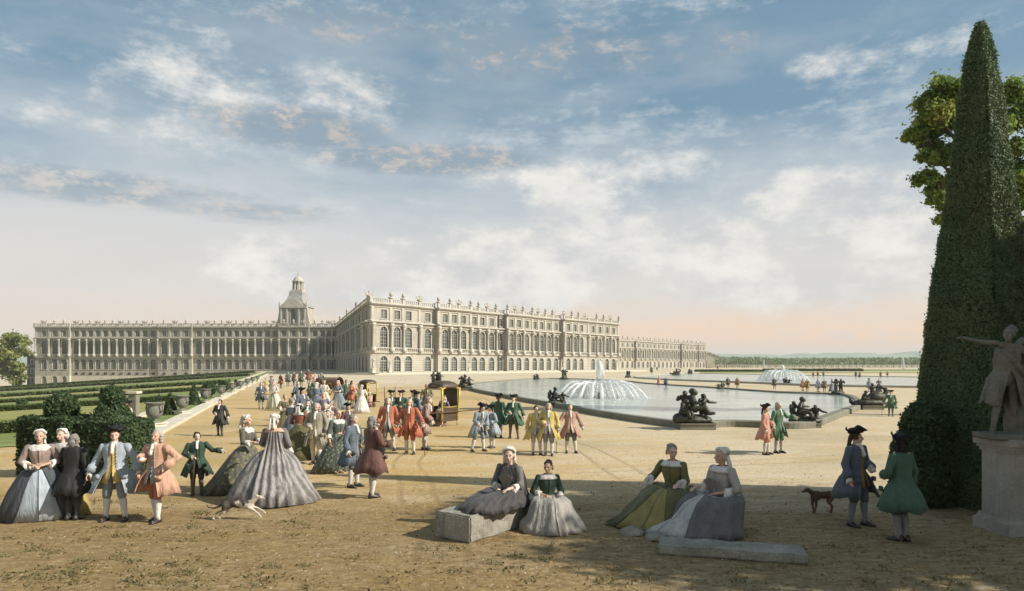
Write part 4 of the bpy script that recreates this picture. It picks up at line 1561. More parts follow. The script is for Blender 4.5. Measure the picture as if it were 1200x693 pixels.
def lady(label, px, py, hpx, yaw, gown, petticoat=None, bodice=None, wigc='white', cap=True, arms=('waist', 'waist'), width=1.0, train=0.15, lean=0.0, hyaw=0.0, hpitch=0.0, group=None,
         pat=None, gown2=None, sack=False, depth=None, shawl=None, fan=False):
    x, d = gps(px, py)
    NP[0] += 1
    sc = max(hpx * d / F / 1.74, 0.84)
    t = thing('person', label, 'person', (x, d, gz(x, d)), R(yaw), group, sc)
    J = skel(arms, lean, ((-0.08, 0), (0.08, 0)), True)
    pxh = hpx * 0.853
    b = body_mb(J, True, R(hyaw), R(hpitch), fingers=pxh > 30)
    obj('body', fuse(b, 0.0105 if pxh > 60 else (0.014 if pxh > 30 else 0.022), 'body', 1), SKINS[NP[0] % 4], t)
    gm_ = cloth(gown, pat, gown2)
    bm = cloth(bodice, pat if bodice == gown else None, gown2) if bodice else gm_
    L = J['L']
    sd_ = NP[0] * 2.11
    dp = depth or width * 0.84
    mb = MB()
    pb = [(1.415, 0.165, 0.105, 0.0), (1.39, 0.19, 0.12, 0.0), (1.27, 0.182, 0.158, -0.012), (1.16, 0.145, 0.13, 0), (1.06, 0.125, 0.112, 0), (0.99, 0.15, 0.14, 0)]
    shell(mb, pb, [R(1)] * 6, 30, None, 0.012, L)
    for s in (-1, 1):
        sleeve(mb, J['sh', s], J['el', s], J['wr', s], 0.072, 0.06, short=True)
    mb.build('bodice', bm, t, True)
    W_, D_ = width, dp
    prof = [(1.07, 0.13, 0.12, 0.0), (1.02, max(0.165, 0.19 * W_), max(0.14, 0.17 * D_), 0.01), (0.95, max(0.2, 0.29 * W_), max(0.19, 0.25 * D_), 0.02), (0.80, max(0.24, 0.39 * W_), max(0.22, 0.34 * D_), 0.03 + 0.1 * train), (0.55, 0.52 * W_, 0.45 * D_, 0.04 + 0.3 * train),
            (0.28, 0.63 * W_, 0.55 * D_, 0.05 + 0.6 * train), (0.015, 0.74 * W_, 0.64 * D_, 0.05 + train)]
    pl = (0, 0.02, 0.03, 0.045, 0.055, 0.06, 0.065)
    if petticoat:
        mb = MB()
        pp = [(z, rx - 0.03, ry - 0.03, cy) for z, rx, ry, cy in prof]
        shell(mb, pp, [R(0.5)] * 7, 64, pl, 0.012, None, sd_)
        mb.build('petticoat', cloth(petticoat), t, True)
        gaps = [R(q) for q in (4, 12, 18, 24, 28, 31, 33)]
    else:
        gaps = [R(0.5)] * 7
    mb = MB()
    shell(mb, prof, gaps, 84, pl, 0.016, None, sd_)
    mb.build('skirt', gm_, t, True)
    if sack:        # loose pleats falling from the shoulders down the back
        mb = MB()
        rings = []
        for z, hw, y in ((1.40, 0.10, 0.125), (1.2, 0.14, 0.17), (1.0, 0.2, 0.24), (0.7, 0.28, 0.40 + 0.2 * train), (0.35, 0.36, 0.56 * D_ / 0.84 + 0.65 * train), (0.03, 0.42, 0.68 * D_ / 0.84 + train)):
            ring = []
            for k in range(25):
                u = -1 + 2 * k / 24
                ring.append((hw * u, y - 0.10 * u * u * (1.4 - z) + 0.022 * math.sin(u * 15), z))
            rings.append(ring + [(p[0], p[1] - 0.03, p[2]) for p in ring[::-1]])
        mb.loft(rings)
        mb.xf(L if lean else (lambda p: p))
        mb.build('back_drape', gm_, t, True)
    for s in (-1, 1):
        mb = MB()
        ruffle(mb, J['el', s], J['wr', s], 0.25, 0.062, 0.11)
        mb.build('lace_cuff', WHITE, t, True)
    wig(t, J, wigc, 'lady', R(hyaw), R(hpitch))
    rot = head_rot(R(hyaw), R(hpitch))
    P = lambda a, b_, c: J['head'] + rot @ Vector((a, b_, c))
    if cap:
        mb = MB()
        mb.ell(P(0, 0.05, 0.098), (0.078, 0.075, 0.045), 12, rot)
        for k in range(14):
            a = PI * (k / 13) - PI
            mb.ell(P(0.092 * math.cos(a), 0.005 + 0.03 * math.sin(a), 0.06 - 0.07 * math.sin(a) * 0.9), (0.02, 0.026, 0.022), 6, rot, 5)
        mb.capsule(P(0.03, 0.12, 0.05), P(0.05, 0.15, -0.16), 0.022, 0.03)
        mb.capsule(P(-0.03, 0.12, 0.05), P(-0.05, 0.15, -0.14), 0.022, 0.03)
        mb.jitter(0.012, 30, sd_)
        mb.build('lace_cap', WHITE, t, True)
    if pxh > 45:
        mb = MB()
        n = 22
        rings = []
        for (rx, ry, z) in ((0.10, 0.085, 1.455), (0.165, 0.118, 1.432), (0.212, 0.138, 1.40), (0.216, 0.142, 1.37), (0.19, 0.125, 1.38)):
            rings.append([ring_pt(2 * PI * k / n, rx * (1 + 0.02 * math.sin(k * 3)), ry, z - (0.10 if math.cos(2 * PI * k / n) > 0.8 else 0.0) * (1.46 - z) * 8) for k in range(n)])
        mb.loft(rings, (False, False))
        mb.xf(L)
        mb.build('neckerchief', cloth(shawl) if shawl else LINEN, t, True)
    if pxh > 55:
        face_bits(t, J, R(hyaw), R(hpitch))
    if fan:
        w = J['wr', 1] + (J['wr', 1] - J['el', 1]).normalized() * 0.08
        fb = MB()
        rings = []
        for k in range(11):
            a = R(-60 + 12 * k)
            dz = 0.006 * (k % 2)
            rings.append([w + Vector((0.01 * math.sin(a), -0.01 + dz, 0.01)), w + Vector((0.22 * math.sin(a), -0.03 + dz, 0.22 * math.cos(a))), w + Vector((0.22 * math.sin(a), -0.022 + dz, 0.22 * math.cos(a))), w + Vector((0.01 * math.sin(a), -0.002 + dz, 0.01))])
        fb.loft(rings)
        fb.build('fan', cloth((170, 160, 140)), t)
    return t


def seated_lady(label, x, y, zseat, yaw, scale, gown, petticoat, bodice, spread=1.0, wigc='white', cap=True, arms=('waist', 'waist'), hyaw=0, hpitch=0, drop=None, cape=None, fan=False, back=0.25, group=None, train=(0, 0), pat=None, gown2=None):
    """sitting on something zseat high; skirts fall forward (local -y) down to the ground"""
    NP[0] += 1
    z0 = zseat / scale
    t = thing('person', label, 'person', (x, y, 0), R(yaw), group, scale)
    lift = z0 + 0.10 - 0.95 + 0.0
    J = skel(arms, 0.06, ((-0.1, -0.5), (0.1, -0.5)), True, seat=z0 + 0.07)
    if drop:        # legs stretched out along the seat
        for s in (-1, 1):
            J['kn', s] = Vector((s * 0.10, -0.44, 0.95))
            J['an', s] = Vector((s * 0.09, -0.80, 0.90))
    b = body_mb(J, True, R(hyaw), R(hpitch))
    b.xf(lambda p: (p[0], p[1], p[2] + lift))
    obj('body', fuse(b, 0.0105, 'body', 1), SKINS[NP[0] % 4], t)
    sd_ = NP[0] * 2.3
    L = J['L']
    up = lambda p: (L(p)[0], L(p)[1], L(p)[2] + lift)
    for s in (-1, 1):
        for k in ('sh', 'el', 'wr'):
            J[k, s] = J[k, s] + Vector((0, 0, lift))
    J['head'] = J['head'] + Vector((0, 0, lift))
    mb = MB()
    pb = [(1.415, 0.165, 0.105, 0.0), (1.39, 0.19, 0.12, 0.0), (1.27, 0.185, 0.158, -0.012), (1.16, 0.15, 0.135, 0), (1.06, 0.135, 0.122, 0), (0.98, 0.17, 0.16, 0)]
    shell(mb, pb, [R(1)] * 6, 30, (0, 0.02, 0.03, 0.03, 0.02, 0.02), 0.012, up, sd_)
    for s in (-1, 1):
        sleeve(mb, J['sh', s], J['el', s], J['wr', s], 0.075, 0.065, short=True)
    mb.build('bodice', cloth(bodice), t, True)
    zw = 1.06 + lift
    zs = z0
    S = spread
    tx, ty = train

    def mound(scale_, gapdeg, m, name, seed, hem=0.012):
        prof = [(zw, 0.135, 0.125, 0.0), (zw - 0.06, 0.22, 0.21, -0.03), (zs + 0.20, max(0.27, 0.33 * S), max(0.32, 0.36 * S), -0.10), (zs + 0.10, max(0.3, 0.44 * S), max(0.40, 0.50 * S), -0.18), (zs * 0.7, 0.55 * S, 0.56 * S, -0.26), (zs * 0.35, 0.64 * S, 0.64 * S, -0.30), (hem, 0.74 * S, 0.72 * S, -0.33)]
        q = MB()
        if drop:
            prof = [(zw, 0.135, 0.125, 0.0), (zw - 0.06, 0.22, 0.21, -0.03), (zs + 0.24, 0.28, 0.36, -0.12), (zs + 0.19, 0.31, 0.52, -0.25), (zs + 0.13, 0.34, 0.64, -0.34), (zs + 0.06, 0.37, 0.72, -0.40), (zs - 0.03, 0.40, 0.77, -0.42)]
        pr = [(z, rx * scale_, ry * scale_, cy) for z, rx, ry, cy in prof]
        g = [R(max(0.4, gapdeg * k / 6)) for k in range(7)]
        shell(q, pr, g, 100, (0.0, 0.04, 0.06, 0.08, 0.10, 0.12, 0.13), 0.016, None, seed)
        q.xf(lambda p: Vector(p) + mnoise.noise_vector(Vector(p) * 3.2 + Vector((seed, 0, 0))) * 0.10 * min(1.0, max(0.0, (zw - p[2]) * 2)) * (1 if p[2] > 0.05 else 0.55) + Vector((tx, ty, 0)) * max(0, (zw - p[2]) / zw) ** 1.5)
        q.xf(lambda p: (p[0], p[1], max(p[2], 0.006)))
        q.build(name, m, t, True)
    if petticoat:
        mound(0.955, 0, cloth(petticoat), 'petticoat', sd_)
        mound(1.0, 38, cloth(gown, pat, gown2), 'skirt', sd_)
    else:
        mound(1.0, 0, cloth(gown, pat, gown2), 'skirt', sd_)
    for s in (-1, 1):
        mb = MB()
        ruffle(mb, J['el', s], J['wr', s], 0.25, 0.066, 0.12)
        mb.build('lace_cuff', WHITE, t, True)
    wig(t, J, wigc, 'lady', R(hyaw), R(hpitch))
    rot = head_rot(R(hyaw), R(hpitch))
    P = lambda a, b_, c: J['head'] + rot @ Vector((a, b_, c))
    if cap:
        mb = MB()
        mb.ell(P(0, 0.05, 0.09), (0.085, 0.085, 0.055), 12, rot)
        for k in range(14):
            a = PI * (k / 13) - PI
            mb.ell(P(0.096 * math.cos(a), 0.005 + 0.03 * math.sin(a), 0.06 - 0.07 * math.sin(a) * 0.9), (0.024, 0.03, 0.026), 6, rot, 5)
        for s in (-1, 1):
            mb.tube([P(s * 0.07, 0.06, 0.02), P(s * 0.08, 0.09, -0.1), P(s * 0.09, 0.11, -0.24)], [0.03, 0.036, 0.03], 7)
        mb.jitter(0.014, 30, sd_)
        mb.build('lace_cap', WHITE, t, True)
    if cape:
        mb = MB()
        pc = [(1.46, 0.10, 0.095, 0.01), (1.42, 0.19, 0.125, 0.01), (1.36, 0.235, 0.155, 0.01), (1.24, 0.262, 0.19, 0.02), (1.08, 0.27, 0.21, 0.03), (0.96, 0.30, 0.25, 0.05)]
        shell(mb, pc, [R(q) for q in (20, 22, 26, 34, 44, 54)], 50, (0, 0.02, 0.04, 0.06, 0.07, 0.09), 0.014, up, sd_)
        mb.build('cape', cloth(cape), t, True)
    else:
        mb = MB()
        rings = []
        for (rx, ry, z) in ((0.09, 0.08, 1.462), (0.165, 0.118, 1.435), (0.214, 0.14, 1.40), (0.22, 0.146, 1.37), (0.19, 0.125, 1.38)):
            rings.append([ring_pt(2 * PI * k / 22, rx * (1 + 0.02 * math.sin(k * 3)), ry, z) for k in range(22)])
        mb.loft(rings, (False, False))
        mb.xf(up)
        mb.build('neckerchief', LINEN, t, True)
    face_bits(t, J, R(hyaw), R(hpitch))
    if fan:
        w = J['wr', 1] + (J['wr', 1] - J['el', 1]).normalized() * 0.08
        fb = MB()
        rings = []
        for k in range(11):
            a = R(-35 + 7 * k)
            dz = 0.006 * (k % 2)
            rings.append([w + Vector((0.01 * math.sin(a), -0.01 + dz, 0.01)), w + Vector((0.24 * math.sin(a), -0.03 + dz, 0.24 * math.cos(a))), w + Vector((0.24 * math.sin(a), -0.022 + dz, 0.24 * math.cos(a))), w + Vector((0.01 * math.sin(a), -0.002 + dz, 0.01))])
        fb.loft(rings)
        fb.build('fan', cloth((120, 112, 100)), t)
    return t

# ================================================================== water
def water_mat(name, deep, scale, st):
    m, nt, b = newmat(name)
    v = coords(nt, 'Object', (1, 2.2, 1))
    n1 = nnoise(nt, v, scale, 5, 0.6)
    n2 = nnoise(nt, v, scale * 0.12, 4, 0.6)
    nt.links.new(nmix(nt, nmap(nt, n2, 0.38, 0.62), deep, tuple(q * 1.5 for q in deep)), b.inputs['Base Color'])
    b.inputs['Roughness'].default_value = 0.16
    b.inputs['IOR'].default_value = 1.33
    b.inputs['Specular IOR Level'].default_value = 0.5
    bump(nt, b, n1, st, 0.03)
    return m


def smooth_out(pts, n=6, sharp=()):
    """closed outline through ground points; straight into the sharp corners"""
    P = [Vector((p[0], p[1])) for p in pts]
    N = len(P)
    out = []
    for i in range(N):
        a, b, c, d = P[i - 1], P[i], P[(i + 1) % N], P[(i + 2) % N]
        m0 = (c - a) * 0.5 if i not in sharp else (c - b)
        m1 = (d - b) * 0.5 if (i + 1) % N not in sharp else (c - b)
        for k in range(n):
            t = k / n
            out.append(b * (2 * t ** 3 - 3 * t ** 2 + 1) + m0 * (t ** 3 - 2 * t ** 2 + t) + c * (-2 * t ** 3 + 3 * t ** 2) + m1 * (t ** 3 - t ** 2))
    return out


def inset(out, w):
    """move a closed outline inwards by w"""
    n = len(out)
    ar = sum(out[i].x * out[(i + 1) % n].y - out[(i + 1) % n].x * out[i].y for i in range(n))
    s = 1 if ar > 0 else -1
    res = []
    for i in range(n):
        t = (out[(i + 1) % n] - out[i - 1])
        t.normalize()
        res.append(out[i] + Vector((-t.y, t.x)) * w * s)
    return res


def basin(label, pix, sharp, wlabel, water, kh=0.32, kw=0.58):
    out = smooth_out([gp(*p) for p in pix], 7, sharp)
    inn = inset(out, kw)
    mb = MB()
    rings = []
    mid = inset(out, 0.06)
    m2 = inset(out, kw - 0.08)
    for i in range(len(out)):
        o, c, d, e = out[i], mid[i], m2[i], inn[i]
        rings.append([(o.x, o.y, -0.1), (o.x, o.y, kh - 0.05), (c.x, c.y, kh), (d.x, d.y, kh), (e.x, e.y, kh - 0.06), (e.x, e.y, -0.1)])
    rings.append(rings[0])
    mb.loft(rings, (False, False))
    k = mb.build('basin_kerb', dark_kerb if water == 0 else kerb_m)
    tag(k, label, 'basin kerb', 'stone rims of the two basins')
    wm_ = MB()
    wo_ = inset(out, kw - 0.1)
    bm2 = bmesh.new()
    vs = [bm2.verts.new((p.x, p.y, 0.16)) for p in wo_]
    bm2.faces.new(vs)
    bmesh.ops.triangulate(bm2, faces=bm2.faces[:])
    bm2.normal_update()
    if bm2.faces[:][0].normal.z < 0:
        bmesh.ops.reverse_faces(bm2, faces=bm2.faces[:])
    me = bpy.data.meshes.new('water')
    bm2.to_mesh(me)
    bm2.free()
    w = obj('water', me, water_mat('basin_water', (0.29, 0.325, 0.28), 1.1 if water == 0 else 0.7, 0.4))
    kind(w, 'structure')
    return out


B1 = basin('mossy stone rim round the near fountain basin', [(549, 457), (600, 468.5), (645, 477), (713, 490), (808, 504), (835, 502), (862, 500.5), (925, 503), (956, 502), (1012, 479), (1006, 470), (983, 464.5), (913, 462), (840, 456.5), (765, 451.5), (724, 447.5), (660, 445), (621, 445.5), (557, 451)],
           (4, 8, 9), 'near', 0)
B2 = basin('pale stone rim round the far second basin', [(742, 442.8), (780, 445.8), (820, 447.4), (890, 450.2), (950, 452.8), (1079, 455), (1150, 455.5), (1165, 450), (1150, 444), (1079, 443.2), (950, 441), (820, 438.6), (770, 440.2)], (), 'far', 1)


def spray_mat():
    m, nt, b = newmat('falling_water')
    v = coords(nt, 'Object', (5, 5, 1.6))
    n = nnoise(nt, v, 1.6, 5, 0.75)
    b.inputs['Base Color'].default_value = (0.78, 0.80, 0.79, 1)
    b.inputs['Roughness'].default_value = 0.35
    tr = nt.nodes.new('ShaderNodeBsdfTransparent')
    mx = nt.nodes.new('ShaderNodeMixShader')
    nt.links.new(nmap(nt, n, 0.38, 0.66, 0.05, 0.85), mx.inputs[0])
    nt.links.new(tr.outputs[0], mx.inputs[1])
    nt.links.new(b.outputs[0], mx.inputs[2])
    nt.links.new(mx.outputs[0], nt.nodes['Material Output'].inputs['Surface'])
    return m


SPRAY = spray_mat()
bronze = plain('bronze', (0.060, 0.062, 0.045), 0.5, 0.5, 5, 0.5, metal=0.35, spec=0.4)
bronze_l = plain('green_bronze', (0.085, 0.095, 0.068), 0.6, 0.5, 5, 0.5, metal=0.25, spec=0.3)


def fountain(label, px, py, top, width, n, dome):
    x, d = gp(px, py)
    t = thing('fountain', label, 'fountain', (x, d, 0.16))
    zt = H + (HOR - top) * d / F - 0.16
    rad = width * d / F / 2
    zd = H + (HOR - dome) * d / F - 0.16
    mb = MB()
    pts = [(0.04 * math.sin(k * 1.3), 0.03 * math.cos(k * 2.1), zt * k / 14) for k in range(15)]
    r0 = 0.030 * rad * 1.9
    mb.tube(pts, [r0 * (0.9 + 0.35 * (k / 14)) * (1 if k < 13 else (0.8 if k == 13 else 0.25)) for k in range(15)], 10)
    mb.tube([(0, 0, zt * 0.96), (0.1, 0, zt * 0.75), (0.16, 0, zt * 0.45), (0.2, 0, zd * 0.9)], [r0 * 0.6, r0 * 1.25, r0 * 1.5, r0 * 1.9], 10)
    mb.jitter(r0 * 0.35, 2.4 / r0 * 0.2, 3)
    mb.build('central_jet', SPRAY, t, True)
    rnd = random.Random(int(px))
    k = 0
    for ring, (rr, hh, m) in enumerate(((1.0, 0.92, n), (0.72, 1.0, int(n * 0.7)), (0.42, 0.96, int(n * 0.4)))):
        for i in range(m):
            a = 2 * PI * (i + 0.5 * ring + rnd.uniform(-0.12, 0.12)) / m
            R_ = rad * rr * rnd.uniform(0.93, 1.05)
            hz = zd * hh * rnd.uniform(0.88, 1.06)
            r1 = R_ * (0.30 if ring == 0 else 0.2)
            q = []
            rads = []
            for s in range(11):
                u = s / 10
                r = r1 + (R_ - r1) * u
                z = 0.45 * zd + 4 * (hz - 0.45 * zd) * u * (1 - u) if False else hz * (0.55 + 1.5 * u - 2.05 * u * u)
                q.append((r * math.cos(a), r * math.sin(a), max(z, 0.0)))
                rads.append(rad * (0.010 + 0.027 * u))
            b = MB().tube(q, rads, 6)
            b.jitter(rad * 0.016, 3.0 / rad * 1.5, i + ring * 7)
            b.build('water_arc', SPRAY, t, True)
    # spray droplets and the foam where the jets come down
    p = []
    for _ in range(int(5200)):
        a = rnd.uniform(0, 2 * PI)
        u = rnd.random() ** 0.6
        p.append((rad * 1.1 * u * math.cos(a), rad * 1.1 * u * math.sin(a), max(0.02, zd * (1 - u * u) * rnd.uniform(0.1, 1.05))))
    sp = obj('spray', leaf_mesh('spray', p, rad * 0.011), SPRAY, t)
    f = MB()
    rings = []
    for k_ in range(73):
        a = 2 * PI * k_ / 72
        r = rad * (1.03 + 0.10 * math.sin(a * 9) + 0.06 * math.sin(a * 23 + 1))
        rings.append([(r * 0.72 * math.cos(a), r * 0.72 * math.sin(a), 0.012), (r * 0.9 * math.cos(a), r * 0.9 * math.sin(a), 0.05), (r * 1.06 * math.cos(a), r * 1.06 * math.sin(a), 0.03), (r * 1.16 * math.cos(a), r * 1.16 * math.sin(a), 0.008)])
    f.loft(rings, closed=False)
    f.jitter(0.03, 3, 1)
    f.build('foam', SPRAY, t, True)
    # the bronze nozzle in the middle
    MB().lathe([(0.5, -0.14), (0.45, 0.1), (0.2, 0.25), (0.25, 0.4), (0.1, 0.5)], (0, 0, 0), 10).build('nozzle', bronze, t, True)
    return t


fountain('tall fountain jet with a dome of falling water in the near basin', 702, 468.5, 421, 108, 27, 442)
fountain('far fountain dome of white water in the second basin', 917, 447.6, 427, 56, 22, 431)


def jet(label, px, py, top, w):
    x, d = gp(px, py)
    h = (py - top) * d / F
    mb = MB()
    r = w * d / F / 2
    mb.tube([(0, 0, 0), (0.02 * h, 0, h * 0.4), (-0.01 * h, 0, h * 0.8), (0, 0, h)], [r * 1.3, r, r * 0.8, r * 0.15], 8)
    mb.jitter(r * 0.25, 0.6 / r, px)
    o = mb.build('water_jet', SPRAY, None, True, (x, d, 0.1))
    return tag(o, label, 'water jet', 'single jets on the far lawn')


jet('thin white water jet rising left of the far fountain, against the woods', 895, 433.5, 421, 2.4)
jet('white water jet rising at the right before the far woods', 1058, 434, 418.5, 3.4)


# ================================================================== bronze groups on the rims
def group_mb(variant, rnd):
    """reclining and standing figures fused with the rock they lie on"""
    mb = MB()
    rot = lambda a, ax: Matrix.Rotation(R(a), 4, ax)

    def fig(arms, lean, feet, M, seat=None, female=False):
        J = skel(arms, lean, feet, female, seat=seat)
        b = body_mb(J, female, 0, 0, False)
        b.xf(lambda p: M @ Vector(p))
        mb.add(b.v, b.f)
    S = lambda k: Matrix.Scale(k, 4)
    T = lambda x, y, z: Matrix.Translation((x, y, z))
    if variant == 'recline':          # a river god leaning on an urn, a child at his shoulder
        fig(('out', 'down'), 0.25, ((-0.1, -0.5), (0.1, -0.5)), T(0.1, 0, -0.42) @ rot(75, 'Z') @ rot(-12, 'X') @ S(1.12), seat=0.3)
        fig(('up', 'fwd'), 0.2, ((-0.1, 0), (0.1, -0.2)), T(-0.32, 0.2, 0.12) @ rot(-20, 'Z') @ S(0.74))
        fig(('fwd', 'up'), 0.3, ((-0.1, -0.4), (0.1, -0.4)), T(-0.5, -0.15, -0.18) @ rot(40, 'Z') @ S(0.72), seat=0.3)
        fig(('up', 'out'), 0.1, ((-0.1, 0), (0.1, -0.2)), T(0.32, 0.25, 0.0) @ rot(30, 'Z') @ S(0.72))
        mb.ell((-0.1, 0.05, 0.12), (0.7, 0.38, 0.22))
        mb.ell((-0.6, -0.2, 0.22), (0.24, 0.22, 0.2))
    elif variant == 'putti':          # three standing children
        for i, (x, y, a) in enumerate(((-0.28, 0, 40), (0.06, 0.2, 190), (0.30, -0.05, -50))):
            fig((('up', 'out'), ('out', 'up'), ('up', 'up'))[i], 0.1, ((-0.1, 0), (0.12, -0.12)), T(x, y, 0.22) @ rot(a, 'Z') @ S(0.74))
        mb.ell((0, 0, 0.12), (0.62, 0.42, 0.2))
    elif variant == 'swan':           # children with a swan and a shell
        fig(('up', 'up'), 0.0, ((-0.1, 0), (0.1, -0.1)), T(0.12, 0, 0.42) @ rot(20, 'Z') @ S(0.68))
        fig(('out', 'fwd'), 0.3, ((-0.1, -0.4), (0.1, -0.4)), T(-0.45, -0.05, -0.14) @ rot(80, 'Z') @ S(0.7), seat=0.3)
        mb.ell((0.35, 0, 0.6), (0.5, 0.34, 0.34))
        mb.tube([(0.72, 0, 0.7), (0.95, 0, 0.95), (0.86, 0, 1.25), (0.62, 0, 1.32), (0.55, 0, 1.2)], [0.16, 0.11, 0.1, 0.09, 0.05], 8)
        mb.ell((0, 0, 0.2), (0.95, 0.42, 0.26))
        mb.tube([(-0.9, 0, 0.1), (-1.15, 0, 0.3), (-1.2, 0, 0.48)], [0.2, 0.12, 0.05], 8)
    elif variant == 'nymph':          # a seated nymph and a child
        fig(('link', 'out'), 0.1, ((-0.1, -0.5), (0.1, -0.5)), T(-0.2, 0, -0.36) @ rot(60, 'Z') @ S(1.06), seat=0.3, female=True)
        fig(('up', 'out'), 0.3, ((-0.1, -0.3), (0.1, -0.3)), T(0.5, -0.05, -0.2) @ rot(-30, 'Z') @ S(0.72), seat=0.25)
        fig(('fwd', 'up'), 0.2, ((-0.1, -0.3), (0.1, -0.3)), T(-0.55, 0.1, 0.02) @ rot(20, 'Z') @ S(0.7))
        mb.ell((0.05, 0.05, 0.12), (0.78, 0.42, 0.22))
        mb.ell((-0.2, 0.1, 0.34), (0.28, 0.28, 0.26))
    return mb


BRZ = {}


def bronze_group(label, px, py, hpx, variant, yaw=0.0, pedestal=True, m=None, zbase=0.34):
    x, d = gp(px, py)
    if variant not in BRZ:
        b = group_mb(variant, random)
        b.jitter(0.02, 6, 2)
        bme = fuse(b, 0.026, 'bronze_group', 1)
        nv = len(bme.vertices)
        co, no = np.zeros(nv * 3), np.zeros(nv * 3)
        bme.vertices.foreach_get('co', co)
        bme.vertices.foreach_get('normal', no)
        bme.vertices.foreach_set('co', co + no * 0.04)      # heavy cast limbs and drapery
        bme.update()
        BRZ[variant] = (bme, max(p[2] for p in b.v) + 0.04)
    me, top = BRZ[variant]
    h = hpx * d / F
    ped = 0.16 * h if pedestal else 0.05
    sc = (h - ped) / top
    t = thing('bronze_group', label, 'bronze sculpture', (x, d, 0.0), 0, 'bronze groups round the basins')
    o = obj('figures', me, m or bronze, t, (0, 0, ped + 0.0), R(yaw))
    if len(me.materials) == 0:
        me.materials.append(bronze)
    o.scale = (sc * 1.22, sc * 1.22, sc)
    w = 0.78 * sc
    MB().box((0, 0, ped / 2), (w * 2.0, w * 1.15, ped)).box((0, 0, ped - 0.03), (w * 2.1, w * 1.25, 0.06)).build('plinth', dark_kerb, t)
    return t


bronze_group('dark bronze reclining god with children at the near corner of the basin, arm stretched right', 815, 503, 48, 'recline', 0)
bronze_group('dark bronze seated nymph with child at the right front corner of the near basin', 943, 501, 36, 'nymph', 0)
bronze_group('bronze children with a swan at the right end of the near basin', 1020, 480, 31, 'swan', 0)
bronze_group('dark bronze crouching group on the left front rim before the fountain', 652, 477.5, 24, 'nymph', 30)
bronze_group('bronze reclining figure at the left end of the near basin beside the sedan chair', 546, 458, 19, 'recline', 15)
bronze_group('three bronze children standing left of the near basin, above the sedan chair', 511.5, 457, 21, 'putti', 0)
bronze_group('bronze children standing on the back rim just left of the tall jet', 661, 446, 13, 'putti', 60)
bronze_group('small bronze reclining figure on the back rim left of the fountain', 628, 446, 8, 'recline', 170)
bronze_group('bronze group on the back rim of the near basin, before the second basin', 845, 457.5, 10.5, 'nymph', 200)
bronze_group('tall bronze group of children on the back rim right of the far fountain', 982, 465, 21, 'putti', 30)
bronze_group('three tiny bronze figures at the left tip of the second basin', 736, 443, 8.5, 'putti', 10)
bronze_group('small bronze figures on the back rim of the second basin near the palace wing', 792, 440.5, 9, 'swan', 0)
bronze_group('bronze figure before the far fountain dome on the second basin rim', 922, 451, 9, 'nymph', 0)
bronze_group('faint bronze group on the far rim of the second basin', 809, 438.8, 6.5, 'recline', 0)

# ---- pale stone statues before the palace front
stone_st = stone_mat('statue_stone', (0.50, 0.47, 0.40), var=0.25, stain=0.5, scale=1.5)
STM = None


def stone_statue(label, px, d, zb, h):
    global STM
    if STM is None:
        J = skel(('hip', 'up'), 0, ((-0.12, 0), (0.1, -0.12)))
        b = body_mb(J, False, R(30), 0, False)
        b.lathe([(0.26, 0.1), (0.2, 0.6), (0.2, 1.0), (0.12, 1.2)], (0, 0.06, 0), 10)
        b.ell((0.12, 0.1, 1.2), (0.16, 0.1, 0.3))
        STM = fuse(b, 0.03, 'statue', 1)
        STM.materials.append(stone_st)
    t = thing('statue', label, 'statue', ((px - 600) / F * d, d, zb), R(-40), 'pale statues along the palace front')
    f = obj('figure', STM, None, t, (0, 0, h * 0.3))
    f.scale = (h * 0.7 / 1.75,) * 3
    MB().box((0, 0, h * 0.14), (h * 0.24, h * 0.24, h * 0.28)).box((0, 0, h * 0.02), (h * 0.3, h * 0.3, h * 0.04)).box((0, 0, h * 0.285), (h * 0.29, h * 0.29, h * 0.04)).build('pedestal', base_m, t)


for px, d, h, lb in ((456.5, 222, 4.2, 'pale statue before the first arched windows of the palace, near its sharp corner'), (437, 212, 5.0, 'pale statue standing before the sharp corner of the palace'),
                     (549.5, 254, 4.6, 'pale statue before the palace front above the far end of the sedan chair poles'), (657.5, 300, 5.4, 'pale statue before the palace front left of the fountain jet'), (722, 328, 5.4, 'pale statue at the right end of the palace front')):
    stone_statue(lb, px, d, 0.5, h)


# ================================================================== garden: vases, clipped yews
vase_m = stone_mat('vase_bronze', (0.20, 0.20, 0.165), var=0.45, stain=0.6, scale=2.2)
VP = [(0.30, 0.0), (0.30, 0.06), (0.16, 0.10), (0.12, 0.16), (0.16, 0.22), (0.30, 0.30), (0.36, 0.42), (0.37, 0.60), (0.31, 0.74), (0.28, 0.80), (0.36, 0.86), (0.43, 0.93), (0.44, 0.96), (0.38, 0.96), (0.30, 0.84)]
vm1 = MB().lathe(VP, seg=18)
vme = vm1.mesh('bowl', True)
vme.materials.append(vase_m)
hm_ = {}
for s in (-1, 1):
    hm_[s] = MB().tube([(s * 0.36, 0, 0.50), (s * 0.50, 0, 0.56), (s * 0.53, 0, 0.70), (s * 0.47, 0, 0.84), (s * 0.38, 0, 0.88)], 0.035, 6).mesh('vase_handle', True)
    hm_[s].materials.append(vase_m)
pm_ = MB().box((0, 0, 0.13), (0.72, 0.72, 0.26)).box((0, 0, 0.28), (0.84, 0.84, 0.06)).mesh('plinth')
pm_.materials.append(pale_kerb)
vl = ('large two-handled bronze vase nearest on the terrace edge, behind the man in grey and peach', 'second bronze vase along the terrace edge', 'third bronze vase along the terrace edge, left of the dark-coated walker', 'fourth bronze vase along the terrace edge, above the dark-coated walker',
      'fifth bronze vase along the terrace edge', 'sixth bronze vase along the terrace edge, getting small', 'seventh bronze vase up the terrace edge', 'eighth, tiny bronze vase up the terrace edge', 'last tiny bronze vase near the head of the long kerb')
